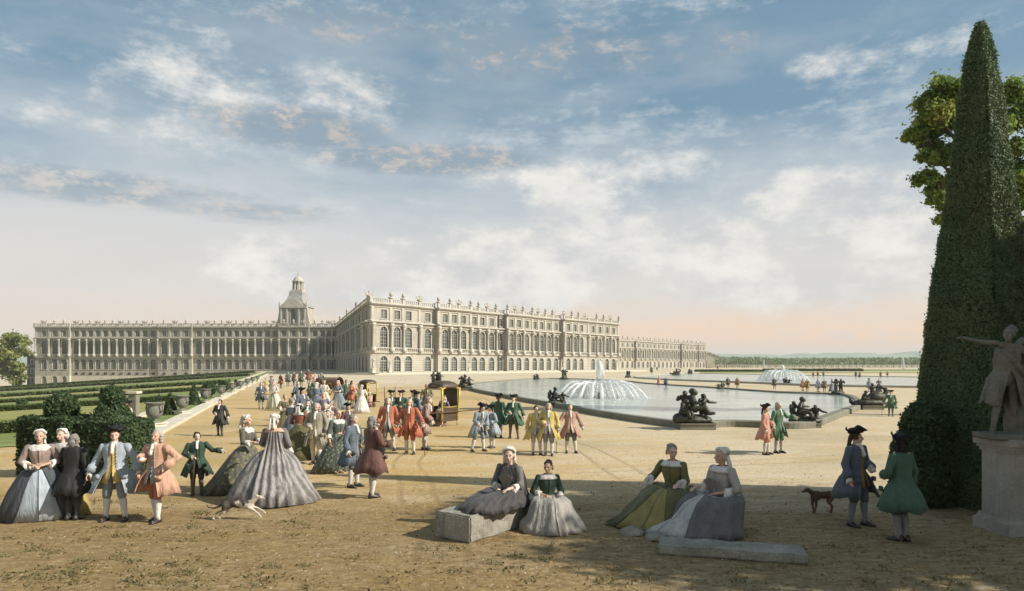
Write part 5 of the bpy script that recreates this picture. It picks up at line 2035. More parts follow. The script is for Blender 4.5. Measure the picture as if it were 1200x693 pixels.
for (px, py, hh), lb in zip(((181, 503, 31), (213.5, 487, 23), (241, 474.5, 18.5), (259, 467, 15), (272, 461.5, 12.5), (282, 457, 10.5), (290, 453, 9), (296.5, 449.5, 7.5), (302, 447, 6)), vl):
    x, d = gps(px, py)
    s = hh * d / F / 1.25
    t = thing('garden_vase', lb, 'vase', (x, d, gz(x, d)), R(-20), 'bronze vases along the terrace edge', s)
    obj('plinth', pm_, None, t)
    obj('bowl', vme, None, t, (0, 0, 0.30))
    for q in (-1, 1):
        obj('vase_handle', hm_[q], None, t, (0, 0, 0.30))


def rnd_sphere(n):
    p = RNG.normal(size=(n, 3))
    return p / np.linalg.norm(p, axis=1, keepdims=True)


def clipped(name, label, cat, x, d, parts, group=None, leaf=0.05, dens=900, leafm=None):
    """clipped yew or box; parts: ('box', hx, hy, h, z, rz) / ('ball', r, z, dx, dy) / ('cone', r, h, z)"""
    t = thing(name, label, cat, (x, d, gz(x, d)), 0, group)
    mb = MB()
    P, N = [], []
    for p in parts:
        if p[0] == 'box':
            _, hx, hy, h, z, rz, dx, dy = p
            mb.box((dx, dy, z + h / 2), (2 * hx - 0.12, 2 * hy - 0.12, h - 0.06), rz)
            n = int(dens * (4 * hx * hy + 4 * (hx + hy) * h))
            a, q = box_points(hx, hy, h, n)
            c, s = math.cos(rz), math.sin(rz)
            M = np.array([[c, s, 0], [-s, c, 0], [0, 0, 1]])
            P.append(a @ M + np.array([dx, dy, z]))
            N.append(q @ M)
        elif p[0] == 'ball':
            _, r, z, dx, dy = p
            mb.ell((dx, dy, z), r * 0.93, 16)
            n = int(dens * 4 * PI * r * r)
            q = rnd_sphere(n)
            P.append(q * r + np.array([dx, dy, z]))
            N.append(q)
        elif p[0] == 'cone':
            _, r, h, z = p
            mb.lathe([(r * 0.93, z), (r * 0.05, z + h * 0.97)], seg=14)
            n = int(dens * PI * r * math.hypot(r, h))
            u = 1 - np.sqrt(RNG.uniform(0, 1, n))
            a = RNG.uniform(0, 2 * PI, n)
            P.append(np.stack([r * (1 - u) * np.cos(a), r * (1 - u) * np.sin(a), z + u * h], 1))
            N.append(np.stack([np.cos(a), np.sin(a), np.full(n, r / h)], 1))
    mb.build('shade_core', hedge_core, t)
    P = np.concatenate(P)
    N = np.concatenate(N)
    # clumps: some patches swell out, some sink in
    ph = np.sin(P[:, 0] * 7.1 + P[:, 2] * 5) * np.sin(P[:, 1] * 6.3 + P[:, 2] * 4.7 + 1) * 0.035
    P = P + N * ph[:, None] + RNG.normal(size=P.shape) * 0.028
    obj('foliage', leaf_mesh('foliage', P, leaf, N, 0.9), leafm or yew_leaf, t)
    return t


x, d = gps(52, 560)
clipped('box_hedge', 'thick dark clipped hedge block with a leafy ball on top, at the far left', 'hedge', x, d + 0.6, [('box', 0.78, 0.55, 1.55, 0, R(-14), 0, 0), ('ball', 0.36, 1.82, 0.0, 0.1)], 'dark hedge blocks behind the left company', 0.045, 2400)
x, d = gps(116, 560)
clipped('box_hedge', 'taller dark hedge block stepped up to a ball, behind the man in pale blue', 'hedge', x, d + 0.6, [('box', 0.80, 0.6, 1.45, 0, R(-10), 0, 0), ('cone', 0.62, 0.75, 1.42), ('ball', 0.26, 2.12, 0, 0)], 'dark hedge blocks behind the left company', 0.045, 2400)
# small yews standing beyond the vases, and more down in the garden
for i, (px, py, hp, kd, lb) in enumerate(((203, 487, 28, 'cone', 'blue-green clipped yew left of the second vase'), (231, 475, 25, 'cone', 'blue-green clipped yew cone right of the second vase'), (249, 466, 18, 'ball', 'round clipped yew behind the third vase'), (75, 486, 21, 'cone', 'narrow dark yew cone in the lawn behind the left hedges'),
                                          (190, 478, 16, 'cone', 'small clipped yew down in the lawn above the nearest vase'), (266, 460, 13, 'ball', 'small round yew beside the upper vases'), (280, 454, 10, 'cone', 'tiny yew cone near the top of the long kerb'), (30, 480, 12, 'ball', 'low round bush in the lawn at the far left'), (130, 470, 12, 'cone', 'small yew cone in the middle lawn left of the stone post'))):
    x, d = gps(px - 4, py)
    h = hp * d / F
    pr = [('cone', h * 0.30, h, 0.0)] if kd == 'cone' else [('ball', h * 0.42, h * 0.58, 0, 0), ('cone', h * 0.1, h * 0.4, 0)]
    clipped('clipped_yew', lb, 'topiary', x, d, pr, 'small clipped yews of the sunken garden', 0.05 * max(1, d / 30), 1400 / max(1, (d / 30) ** 2))
x, d = gps(157, 491)
t = thing('stone_pedestal', 'square dark stone post with a pale slab on top in the sunken garden', 'pedestal', (x, d, gz(x, d)))
hh = 33 * d / F
MB().box((0, 0, hh * 0.45), (0.42, 0.42, hh * 0.9)).build('shaft', dark_kerb, t)
MB().box((0, 0, hh * 0.94), (0.62, 0.62, hh * 0.08)).build('slab', pale_kerb, t)
MB().box((0, 0, hh * 0.04), (0.56, 0.56, hh * 0.1)).build('base', dark_kerb, t)


# ================================================================== obelisk yew, shrub, trees
OX, OY = (1149 - 600) / F * 14.9, 14.9
t = thing('obelisk_yew', 'very tall dark green yew clipped to a tapering obelisk at the right edge', 'topiary', (OX, OY, 0))
HT = 10.5
rz0 = R(24)
prof = [(0.0, 0.98), (1.8, 0.94), (3.15, 0.83), (4.45, 0.73), (5.33, 0.64), (7.2, 0.44), (8.62, 0.335), (9.73, 0.21), (10.3, 0.11), (10.5, 0.04)]
hw = lambda z: np.interp(z, [p[0] for p in prof], [p[1] for p in prof])
mb = MB()
rings = []
for z, w in prof:
    w = max(w - 0.09, 0.02)
    rings.append([(w * (cx * math.cos(rz0) - cy * math.sin(rz0)), w * (cx * math.sin(rz0) + cy * math.cos(rz0)), z) for cx, cy in ((-1, -1), (1, -1), (1, 1), (-1, 1))])
mb.loft(rings)
mb.build('shade_core', hedge_core, t)
n = 210000
zz = RNG.uniform(0, 1, n * 2)
zz = zz * HT
keep = RNG.uniform(0, 1.02, n * 2) < hw(zz)
zz = zz[keep][:n]
n = len(zz)
w = hw(zz)
face = RNG.integers(0, 4, n)
a = RNG.uniform(-1, 1, n)
P = np.zeros((n, 3))
N = np.zeros((n, 3))
for i, (ax, sg) in enumerate(((0, 1), (0, -1), (1, 1), (1, -1))):
    s = face == i
    P[s, ax] = sg * w[s]
    P[s, 1 - ax] = a[s] * w[s]
    N[s, ax] = sg
rr_ = np.hypot(P[:, 0], P[:, 1]) / (w + 1e-6)
P[:, :2] *= np.where(rr_ > 1.3, 1.3 / rr_, 1.0)[:, None]
P[:, 2] = zz
N[:, 2] = 0.12
lump = (np.sin(P[:, 0] * 5.3 + zz * 3.1) * np.sin(P[:, 1] * 6.1 - zz * 2.3) * 0.028 + np.sin(zz * 9 + P[:, 0] * 11) * 0.010 + RNG.normal(size=n) * 0.02 + (RNG.uniform(size=n) < 0.012) * RNG.uniform(0.02, 0.10, n))
P = P + N * lump[:, None]
c, s_ = math.cos(rz0), math.sin(rz0)
M = np.array([[c, s_, 0], [-s_, c, 0], [0, 0, 1]])
obj('foliage', leaf_mesh('foliage', P @ M, 0.026, N @ M, 0.8), leafmat('obelisk_leaves', (0.060, 0.108, 0.050), (0.165, 0.225, 0.11), (0.15, 0.17, 0.075)), t)
MB().tube([(0, 0, -0.1), (0.02, 0, 1.0)], [0.2, 0.15], 8).build('trunk', WOODM, t, True)

x, d = gp(1088, 596)
clipped('clipped_shrub', 'lumpy dark green shrub bulging from the foot of the tall yew obelisk', 'shrub', x - 0.0, d + 0.2, [('ball', 0.44, 1.75, 0.05, 0), ('ball', 0.5, 1.2, -0.05, 0.0), ('ball', 0.55, 0.6, -0.02, 0), ('ball', 0.4, 1.45, 0.25, 0.2), ('ball', 0.45, 0.35, 0.25, 0.1)], None, 0.042, 2200)


def leafy_tree(label, x, y, z0, h, trunk_r, blobs, leaf, n, lm, group=None, name='tree', bark=None, limbs=True):
    """blobs: (dx, dy, z, r) clumps of leaves at the ends of limbs"""
    t = thing(name, label, 'tree', (x, y, z0), 0, group)
    bm_ = bark or plain('bark', (0.075, 0.055, 0.038), 0.95, 0.4, 3, 0.8)
    tk = MB()
    zt = min(b[2] for b in blobs)
    top = max(b[2] for b in blobs)
    tk.tube([(0, 0, -0.3), (0.02 * h, 0.01 * h, zt * 0.5), (-0.01 * h, 0, zt), (0.01 * h, 0, (zt + top) / 2), (0, 0, top)], [trunk_r * 1.25, trunk_r, trunk_r * 0.85, trunk_r * 0.5, trunk_r * 0.12], 9)
    if limbs:
        for dx, dy, z, r in blobs:
            zs = max(zt * 0.85, z - math.hypot(dx, dy) * 0.7)
            tk.tube([(0, 0, zs), (dx * 0.45, dy * 0.45, zs + (z - zs) * 0.35), (dx * 0.9, dy * 0.9, z - 0.1 * r)], [trunk_r * 0.4, trunk_r * 0.25, trunk_r * 0.07], 6)
            for k in range(3):
                a = random.uniform(0, 2 * PI)
                tk.tube([(dx * 0.7, dy * 0.7, zs + (z - zs) * 0.7), (dx + r * 0.6 * math.cos(a), dy + r * 0.6 * math.sin(a), z + r * random.uniform(-0.4, 0.4))], [trunk_r * 0.12, trunk_r * 0.03], 5)
    tk.build('trunk', bm_, t, True)
    tot = sum(b[3] ** 2 for b in blobs)
    P, N = [], []
    for dx, dy, z, r in blobs:
        m = int(n * r * r / tot)
        sub = 15
        cs = rnd_sphere(sub) * r * 0.80 * RNG.uniform(0.35, 1.0, (sub, 1))
        k = RNG.integers(0, sub, m)
        q = rnd_sphere(m)
        rad = r * 0.40 * (RNG.uniform(0, 1, (m, 1)) ** 0.45)
        rad = np.where(RNG.uniform(size=(m, 1)) < 0.22, rad * RNG.uniform(1.0, 2.2, (m, 1)), rad)
        p = cs[k] + q * rad
        p[:, 2] *= 0.75
        P.append(p + np.array([dx, dy, z]))
        N.append(q + np.array([0, 0, 0.5]))
    obj('crown', leaf_mesh('crown', np.concatenate(P), leaf, np.concatenate(N), 0.9), lm, t)
    return t


oak_leaf = leafmat('oak_leaves', (0.095, 0.165, 0.032), (0.24, 0.34, 0.07), (0.35, 0.35, 0.08), 0.5)
far_leaf = leafmat('far_leaves', (0.14, 0.19, 0.05), (0.31, 0.34, 0.10), (0.36, 0.34, 0.10), 0.4)
D_ = 40.0
X_ = (1147 - 600) / F * D_


def tb(px, py, rpx, dy=0.0):
    return ((px - 600) / F * D_ - X_, dy, H + (HOR - py) * D_ / F, rpx * D_ / F)


random.seed(3)
leafy_tree('yellow-green oak whose boughs show on both sides of the tall yew obelisk', X_, D_, 0, 20, 0.42,
           [tb(1110, 106, 24), tb(1092, 120, 18, 0.3), tb(1086, 140, 25, -0.6), tb(1105, 142, 24, 0.8), tb(1073, 158, 15), tb(1098, 166, 16, 0.4), tb(1090, 184, 15), tb(1108, 184, 15, -0.4), tb(1085, 208, 15), tb(1104, 214, 18, 0.5), tb(1096, 232, 13), tb(1110, 240, 14), tb(1104, 256, 11), tb(1130, 120, 25, 1), tb(1150, 100, 28, 1),
            tb(1180, 108, 24), tb(1192, 140, 24, -0.6), tb(1185, 175, 18), tb(1195, 200, 22, 0.6), tb(1190, 235, 16), tb(1215, 120, 28), tb(1225, 170, 28), tb(1220, 230, 22), tb(1120, 215, 14, 0.5), tb(1205, 265, 16), tb(1140, 160, 26, -1), tb(1165, 175, 28, 1.2), tb(1145, 205, 25, 0.8), tb(1170, 225, 26, -1), tb(1140, 255, 22, 1), tb(1165, 275, 24, -0.8), tb(1135, 290, 18, 1.2), tb(1185, 300, 18, 0.5), tb(1155, 310, 18, 0), tb(1220, 290, 22, 1)], 0.12, 90000, oak_leaf)

X2, D2 = (16 - 600) / F * 335.0, 335.0
z2 = gz(X2, D2)


def tb2(px, py, rpx, dy=0.0):
    return ((px - 600) / F * D2 - X2, dy, H + (HOR - py) * D2 / F - z2, rpx * D2 / F)


leafy_tree('yellowish leafy tree at the left edge beside the dark grey house', X2, D2, z2, 28, 0.8,
           [tb2(12, 398, 12), tb2(24, 400, 11, 2), tb2(4, 408, 13), tb2(28, 412, 9), tb2(16, 418, 13, -3), tb2(5, 428, 12), tb2(25, 430, 10, -2), tb2(14, 438, 12), tb2(28, 443, 7), tb2(-8, 415, 16), tb2(-10, 435, 14), tb2(20, 447, 8)], 0.75, 9000, far_leaf)

# tall trees of the grove to the right, outside the picture: their shade lies over the foreground
grove = leafmat('grove_leaves', (0.035, 0.065, 0.02), (0.10, 0.13, 0.04), None, 0.15)
for i, (x, y, h) in enumerate(((15.4, 8.3, 11.5), (16.0, 11.6, 9.0), (14.5, 9.8, 10.5), (18.5, 9.8, 13.5), (22.5, 9.0, 16))):
    random.seed(50 + i)
    bl_ = [(random.uniform(-1.9, 1.9), random.uniform(-1.6, 1.6), h * random.uniform(0.10, 0.95), random.uniform(1.1, 1.7)) for _ in range(26)]
    leafy_tree('leafy tree of the grove beyond the right edge', x, y, 0, h, 0.3, bl_, 0.17, 9000, grove, 'grove trees beyond the right edge', limbs=False)

# ================================================================== statue at the right
ps = stone_mat('pedestal_stone', (0.33, 0.315, 0.27), var=0.3, stain=0.6, scale=1.6)
PX, PY = (1187 - 600) / F * 12.35, 12.35
t = thing('stone_pedestal', 'grey moulded stone pedestal under the pointing statue at the right edge', 'pedestal', (PX, PY, 0), R(4))
MB().box((0, 0, 0.10), (0.86, 0.86, 0.20)).box((0, 0, 0.235), (0.80, 0.80, 0.07), 0, 0.93).box((0, 0, 0.285), (0.74, 0.74, 0.03)).build('base', ps, t)
MB().box((0, 0, 0.87), (0.66, 0.66, 1.14)).build('shaft', ps, t)
MB().box((0, 0, 1.47), (0.72, 0.72, 0.06)).box((0, 0, 1.53), (0.78, 0.78, 0.06)).box((0, 0, 1.61), (0.86, 0.86, 0.10)).box((0, 0, 1.675), (0.78, 0.78, 0.03)).build('cornice', ps, t)
st = stone_mat('weathered_statue', (0.175, 0.17, 0.14), var=0.45, stain=0.7, scale=2.2)
J = skel(('out', 'link'), 0.14, ((-0.22, -0.08), (0.16, 0.12)), True, (-0.02, -0.03))
J['sh', -1] = J['sh', -1] + Vector((0, -0.02, 0.05))
J['el', -1] = J['sh', -1] + Vector((-0.25, -0.04, 0.02))
J['wr', -1] = J['el', -1] + Vector((-0.23, -0.05, 0.05))
b = body_mb(J, True, R(-50), R(-4))
for k in range(7):      # dressed hair with a knot behind
    a = k * 0.9
    b.ell(J['head'] + Vector((0.05 + 0.05 * math.cos(a), 0.05 + 0.03 * math.sin(a), 0.06 + 0.04 * math.sin(a * 1.7))), 0.052, 8)
gown = MB()
shell(gown, [(1.36, 0.17, 0.12, 0), (1.2, 0.19, 0.17, 0), (1.05, 0.17, 0.15, 0), (0.9, 0.26, 0.22, 0.02), (0.65, 0.30, 0.27, 0.05), (0.52, 0.33, 0.3, 0.07)], [R(1), R(1), R(2), R(14), R(26), R(34)], 60, (0.02, 0.05, 0.05, 0.08, 0.11, 0.13), 0.03, J['L'], 2.2)
b.add(gown.v, gown.f)
# a cloak blown back from the shoulder and a fallen fold to the ground
for k in range(7):
    u = k / 6
    b.tube([(0.20 - 0.28 * u, 0.10 - 0.3 * (1 - u) * 0.4, 1.38), (0.36 - 0.22 * u, 0.18, 1.15), (0.48 - 0.30 * u, 0.24, 0.8), (0.42 - 0.22 * u, 0.26, 0.42), (0.36 - 0.18 * u, 0.24, 0.05)], [0.04, 0.055, 0.06, 0.06, 0.05], 7)
b.tube([(0.14, -0.02, 1.43), (0.28, 0.06, 1.50), (0.42, 0.14, 1.46), (0.52, 0.2, 1.25)], [0.04, 0.06, 0.07, 0.05], 7)
b.tube([(-0.14, -0.14, 1.36), (0.02, -0.20, 1.18), (0.18, -0.16, 1.0), (0.30, 0.0, 0.85)], [0.025, 0.04, 0.045, 0.04], 7)
b.box((0, 0, 0.03), (0.66, 0.6, 0.08))
b.ell((0.22, 0.16, 0.2), (0.16, 0.15, 0.3))
me = fuse(b, 0.0125, 'statue', 1)
so = obj('statue', me, st, None, (PX - 0.17, PY - 0.05, 1.69), R(-8))
so.scale = (1.17, 1.17, 1.17)
tag(so, 'weathered brown draped figure on the right pedestal, one arm stretched out to the left', 'statue')

# ================================================================== far background
wood = leafmat('far_wood_leaves', (0.13, 0.19, 0.10), (0.24, 0.31, 0.16), (0.27, 0.30, 0.16), 0.25)
wpts = []
xa = 300.0
for i in range(26000):
    y = RNG.uniform(690, 900)
    px = RNG.uniform(838, 1290)
    x = (px - 600) / F * y
    ht = 7.6 + 2.4 * math.sin(x * 0.045) * math.sin(x * 0.013 + 1) + 1.8 * math.sin(x * 0.21 + y * 0.1) + (y - 690) * 0.012
    z = ht * RNG.uniform(0.28, 1.0) ** 0.6
    wpts.append((x, y, z))
wo_ = obj('far_wood', leaf_mesh('far_wood', wpts, 1.5), wood)
kind(wo_, 'stuff')
trk = MB()
for i in range(240):
    px = 838 + i * 1.9
    y = 688
    x = (px - 600) / F * y
    trk.box((x, y, 1.9), (0.55, 0.55, 3.8))
kind(trk.build('far_wood_trunks', plain('far_bark', (0.16, 0.13, 0.09), 0.95, 0.3, 1, 0)), 'stuff')
gw = MB()
x0, x1 = (836 - 600) / F * 684, (1292 - 600) / F * 684
t = thing('garden_balustrade', 'long pale balustrade at the foot of the far woods', 'balustrade', ((x0 + x1) / 2, 684, 0))
L_ = x1 - x0
MB().box((0, 0, 0.35), (L_, 0.8, 0.7)).box((0, 0, 3.05), (L_, 0.8, 0.4)).build('rail', pale_kerb, t)
pb_ = MB()
for i in range(int(L_ / 2.2)):
    pb_.box((-L_ / 2 + (i + 0.5) * 2.2, 0, 1.78), (0.85, 0.55, 2.15))
pb_.build('posts', pale_kerb, t)
for y0, y1, xa_, xb_, m in ((255, 300, 820, 1300, grass_y), (335, 470, 815, 1300, grass_m)):
    mb = MB()
    q = []
    mb.add([((xa_ - 600) / F * y0, y0, 0.03), ((xb_ - 600) / F * y0, y0, 0.03), ((xb_ - 600) / F * y1, y1, 0.03), ((xa_ - 600) / F * y1, y1, 0.03)], [(0, 1, 2, 3)])
    kind(mb.build('lawn', m), 'structure')
hedge_row('long yellow-green hedge behind the far fountain', ((895 - 600) / F * 330, 330), ((1010 - 600) / F * 330, 330), 3, 1.0, 0.5, 2500, 'far hedges')
hedge_row('low dark hedge right of the palace wing before the second lawn', ((815 - 600) / F * 305, 305), ((905 - 600) / F * 305, 305), 2, 0.7, 0.45, 2500, 'far hedges')
# stone ramp and houses at the end of the south wing
t = thing('stone_stairway', 'pale stepped stone ramp descending beside the right palace wing', 'stairway', ((846 - 600) / F * 720, 720, 0))
mb = MB()
for i in range(11):
    w_ = 4.0
    mb.box((-14 + i * w_, 6, (15.5 - i * 1.42) / 2), (w_, 14, 15.5 - i * 1.42))
mb.build('steps', base_m, t)
par = MB()
for i in range(11):
    par.box((-14 + i * 4.0, -1.3, (15.5 - i * 1.42) + 0.5), (4.0, 0.6, 1.0))
    par.box((-15.6 + i * 4.0, -1.3, (15.5 - i * 1.42) + 1.1), (0.8, 0.8, 1.6))
par.build('parapet', trim_m, t)
# blue-green hills
hill_m = plain('far_hills', (0.28, 0.35, 0.27), 1.0, 0.15, 0.01, 0)
for k, (y, zt, sd_, nm) in enumerate(((1500, 30, 1.0, 'hills'), (2600, 74, 5.0, 'hills'))):
    rows = []
    for j, (dy, f) in enumerate(((0, 0), (60, 0.55), (160, 0.9), (300, 1.0), (600, 0.8), (1200, 0))):
        row = []
        for x in np.linspace(-3600, 5200, 220):
            hgt = zt * (0.62 + 0.3 * mnoise.noise((x * 0.0024 + sd_, sd_, 0)) + 0.16 * mnoise.noise((x * 0.012 + sd_, 2, 0)) + 0.05 * mnoise.noise((x * 0.05, 7, sd_)))
            row.append((x, y + dy, -1 + hgt * f * 1.15))
        rows.append(row)
    kind(MB().loft(rows, closed=False).build(nm, hill_m, None, True), 'structure')

# the evening air over the garden: far things fade into it
hz, hnt, hb = newmat('air')
hnt.nodes.remove(hb)
pv = hnt.nodes.new('ShaderNodeVolumePrincipled')
pv.inputs['Color'].default_value = (0.86, 0.86, 0.84, 1)
pv.inputs['Density'].default_value = 0.00016
hnt.links.new(pv.outputs[0], hnt.nodes['Material Output'].inputs['Volume'])
hazeo = MB().box((500, 3000, 35), (15200, 6200, 94)).build('haze', hz)
kind(hazeo, 'stuff')

# ================================================================== stone blocks in the foreground
blk = stone_mat('rough_block', (0.30, 0.28, 0.23), var=0.5, stain=0.85, scale=2.2)


def rough_block(label, c, s, rz, z=0.0):
    bmx = bmesh.new()
    bmesh.ops.create_cube(bmx, size=1)
    bmesh.ops.scale(bmx, vec=s, verts=bmx.verts)
    bmesh.ops.bevel(bmx, geom=bmx.edges[:], offset=0.025, segments=2, affect='EDGES')
    bmesh.ops.subdivide_edges(bmx, edges=[e for e in bmx.edges if e.calc_length() > 0.2], cuts=11, use_grid_fill=True)
    for v in bmx.verts:
        q = Vector((c[0], 0, 0))
        v.co += mnoise.noise_vector(v.co * 3 + q) * 0.016 + mnoise.noise_vector(v.co * 11 + q) * 0.012
    me = bpy.data.meshes.new('stone_block')
    bmx.to_mesh(me)
    bmx.free()
    o = obj('stone_block', me, blk, None, (c[0], c[1], z + s[2] / 2), rz)
    return tag(o, label, 'stone block')


a_ = math.atan2(0.81, 0.59)
ux, uy = 0.59, 0.81
vx, vy = -0.81, 0.59
LB, WB = 2.35, 0.80
rough_block('long grey hewn stone block on which the two centre ladies sit', (-0.7 + ux * LB / 2 + vx * WB / 2, 11.43 + uy * LB / 2 + vy * WB / 2), (LB, WB, 0.46), a_)
for rx, ry, rs, rl in ((742, 626, 0.26, 'larger rubble stone sunk in the ground below the lady in olive'), (768, 633, 0.19, 'smaller rubble stone next to the larger one below the lady in olive')):
    gx, gy = gp(rx, ry)
    rk = MB().ell((0, 0, 0.02), (rs, rs * 0.7, rs * 0.42), 26, None, 18)
    rk.xf(lambda p: tuple(round(q / (rs * 0.42)) * rs * 0.42 * 0.35 + q * 0.65 for q in p))
    rk.jitter(rs * 0.30, 2.2 / rs * 0.4, rx).jitter(rs * 0.12, 2.2 / rs, rx)
    tag(rk.build('rock', blk, None, False, (gx, gy, 0)), rl, 'rock', 'rubble in the foreground')
rough_block('long pale hewn slab lying on the ground before the lady in grey and white', (3.45, 10.8), (2.2, 0.62, 0.15), R(-15))

# ================================================================== people: left company
GL, GC, GR = 'company at the left front', 'crowd strolling on the terrace', 'strollers round the basins'
lady('lady at far left in dark grey gown over pale blue petticoat', 47, 610, 107, 28, (72, 78, 84), (168, 182, 192), (150, 125, 112), arms=('waist', 'waist'), width=1.0, train=0.28, hyaw=-5, group=GL)
lady('lady with yellow skirt half hidden behind the black-coated man', 73, 603, 101, -15, (176, 150, 40), None, (150, 135, 118), arms=('waist', 'waist'), width=0.72, train=0.05, hyaw=10, group=GL)
gent('gentleman seen from behind in a black coat with a cane', 87, 609, 101, 172, (42, 40, 38), (50, 48, 46), (58, 56, 54), (70, 68, 66), 'grey', 'full', None, ('down', 'cane'), feet=((-0.07, 0), (0.09, 0.04)), group=GL, cane=1, flare=1.05)
gent('gentleman in pale blue coat with yellow-trimmed pink waistcoat and tricorne hat', 135, 610, 112, 8, (152, 165, 172), (200, 165, 70), (128, 138, 148), (205, 202, 196), 'brown', 'queue', 'hat', ('side', 'side'), feet=((-0.17, 0), (0.19, -0.05)), hyaw=15, group=GL, flare=1.12)
gent('gentleman in half grey, half peach coat and orange breeches, bareheaded in a wig', 184, 611, 108, -18, (206, 152, 116), (150, 150, 148), (178, 98, 48), (215, 210, 200), 'white', 'full', None, ('chest', 'hip'), feet=((-0.05, 0.03), (0.10, -0.10)), hyaw=14, group=GL, flare=1.12)
gent('youth in dark green coat holding out one arm to the right', 231, 580, 69, 22, (44, 74, 52), (52, 74, 56), (60, 66, 58), (95, 95, 85), 'black', 'queue', None, ('waist', 'out'), group=GL, hyaw=10, cane=-1)
lady('lady in yellow-green flowered dark gown seen from the side', 289, 576, 90, 78, (92, 92, 80), None, (96, 94, 82), arms=('fwd', 'fwd'), width=1.0, train=0.42, hyaw=10, group=GL, pat='flower', gown2=(128, 122, 62))
lady('lady seen from behind in a huge grey striped gown with white lace cap', 322, 586, 101, 196, (112, 107, 104), None, (118, 113, 110), arms=('down', 'fwd'), width=1.2, depth=0.9, train=0.2, sack=True, hyaw=-20, group=GL, pat='stripe', gown2=(156, 149, 143), shawl=(205, 160, 120))
gent('man in dark grey coat walking alone on the sandy terrace', 258, 511, 43, -8, (58, 58, 58), (62, 62, 60), (72, 70, 66), (88, 86, 82), 'black', 'queue', None, ('waist', 'side'), group=GC)
gent('man in pinkish white suit leaning by the nearest vase', 151, 515, 46, -35, (205, 190, 176), (200, 185, 170), (196, 180, 165), (180, 160, 140), 'brown', 'queue', 'hat', ('down', 'waist'), group=GC, lean=0.08)
gent('man in blue-grey coat arm in arm with a pale lady up the terrace', 306, 479, 31, 20, (88, 98, 110), (110, 112, 112), (90, 95, 100), (150, 150, 145), 'grey', 'full', None, ('down', 'waist'), group=GC)
lady('pale lady in white and light green gown beside the man in blue-grey', 321, 480, 33, -10, (206, 202, 184), (188, 192, 158), None, width=0.82, train=0.1, group=GC)
# middle crowd
for lb, px, py, hp, yaw, c, hat in (('man in rust coat among the farthest strollers before the left wing', 329, 455, 17, 150, (132, 70, 42), None), ('man in grey-blue coat among the farthest strollers before the left wing', 337.5, 453, 17, 20, (92, 100, 102), None),
                                    ('man in brown coat among the farthest strollers before the left wing', 344.5, 452, 16, -30, (112, 84, 60), None), ('man in bright green coat among the farthest strollers', 353, 453, 18, 10, (70, 104, 66), None), ('man in brick-red coat, rightmost of the farthest strollers', 361.5, 450, 17, 190, (138, 66, 40), None)):
    gent(lb, px, py, hp, yaw, c, (120, 110, 90), (90, 84, 72), (130, 124, 110), 'grey', 'full', hat, ('down', 'waist'), group='farthest strollers before the left wing')
lady('lady in slate-blue cloak at the back of the left crowd', 342, 522, 56, 150, (98, 110, 122), None, (104, 116, 128), width=0.7, train=0.1, group=GC, wigc='grey', cap=False)
lady('lady in rust bodice and olive skirt in the left crowd', 351, 537, 64, 170, (96, 88, 40), None, (140, 78, 44), width=0.86, train=0.2, group=GC, wigc='black')
lady('lady in bright yellow gown half hidden beside the cream-coated man', 360, 535, 55, 20, (176, 152, 48), None, None, width=0.55, train=0.0, group=GC)
gent('man in blue coat and dark tricorne at the back of the left crowd', 354, 500, 46, 60, (88, 104, 120), (110, 110, 110), (90, 96, 104), (150, 150, 145), 'black', 'queue', 'hat', ('down', 'fwd'), group=GC)
gent('man in dark green coat with black tricorne at the back edge of the left crowd', 344, 493, 33, 100, (58, 82, 60), (80, 80, 70), (80, 84, 78), (120, 118, 108), 'black', 'queue', 'hat', group=GC)
lady('lady in dusky blue gown farthest back in the left crowd', 371, 489, 41, 200, (92, 108, 126), None, None, width=0.66, train=0.1, group=GC, cap=True)
gent('man in green coat behind the cream-coated man', 361, 516, 46, 0, (60, 100, 72), (110, 110, 90), (80, 90, 78), (150, 145, 135), 'white', 'full', None, group=GC)
gent('gentleman in cream and grey suit facing us in the left crowd', 371, 544, 72, -6, (150, 142, 118), (202, 192, 160), (200, 190, 160), (205, 200, 188), 'white', 'full', None, ('waist', 'down'), group=GC, hyaw=10)
gent('man in pinkish coat just behind the cream and grey gentleman', 381, 534, 62, 20, (186, 158, 140), (190, 178, 150), (170, 160, 138), (190, 184, 170), 'white', 'full', None, ('down', 'waist'), group=GC)
lady('lady in dark green flowered gown in the middle of the crowd', 396, 555, 76, 48, (74, 86, 76), None, (84, 94, 84), width=0.74, train=0.34, group=GC, pat='flower', gown2=(128, 134, 110), wigc='grey', cap=False, arms=('down', 'waist'))
gent('man in slate-blue coat looking right, beside the brown-coated man', 414, 571, 86, 70, (92, 106, 118), (120, 120, 118), (110, 112, 114), (200, 194, 184), 'grey', 'queue', None, ('down', 'waist'), group=GC, hyaw=15)
gent('gentleman in reddish brown coat seen from behind, hat under his arm', 436, 583, 96, 132, (106, 66, 54), (176, 140, 118), (120, 104, 92), (208, 202, 190), 'grey', 'full', 'held', ('fwd', 'low'), feet=((-0.09, 0.04), (0.11, -0.08)), group=GC, hyaw=25, flare=1.05)
gent('man in orange coat with pale waistcoat, left of the orange pair', 455, 528, 62, 6, (186, 94, 46), (176, 172, 158), (150, 150, 142), (196, 190, 178), 'white', 'full', None, ('down', 'down'), feet=((-0.12, 0), (0.20, -0.05)), group=GC)
gent('man in orange coat and orange breeches with cane, right of the orange pair', 480, 532, 65, -4, (190, 92, 42), (192, 104, 54), (178, 90, 44), (205, 198, 184), 'white', 'full', None, ('side', 'cane'), feet=((-0.10, 0), (0.14, -0.05)), group=GC, cane=1)
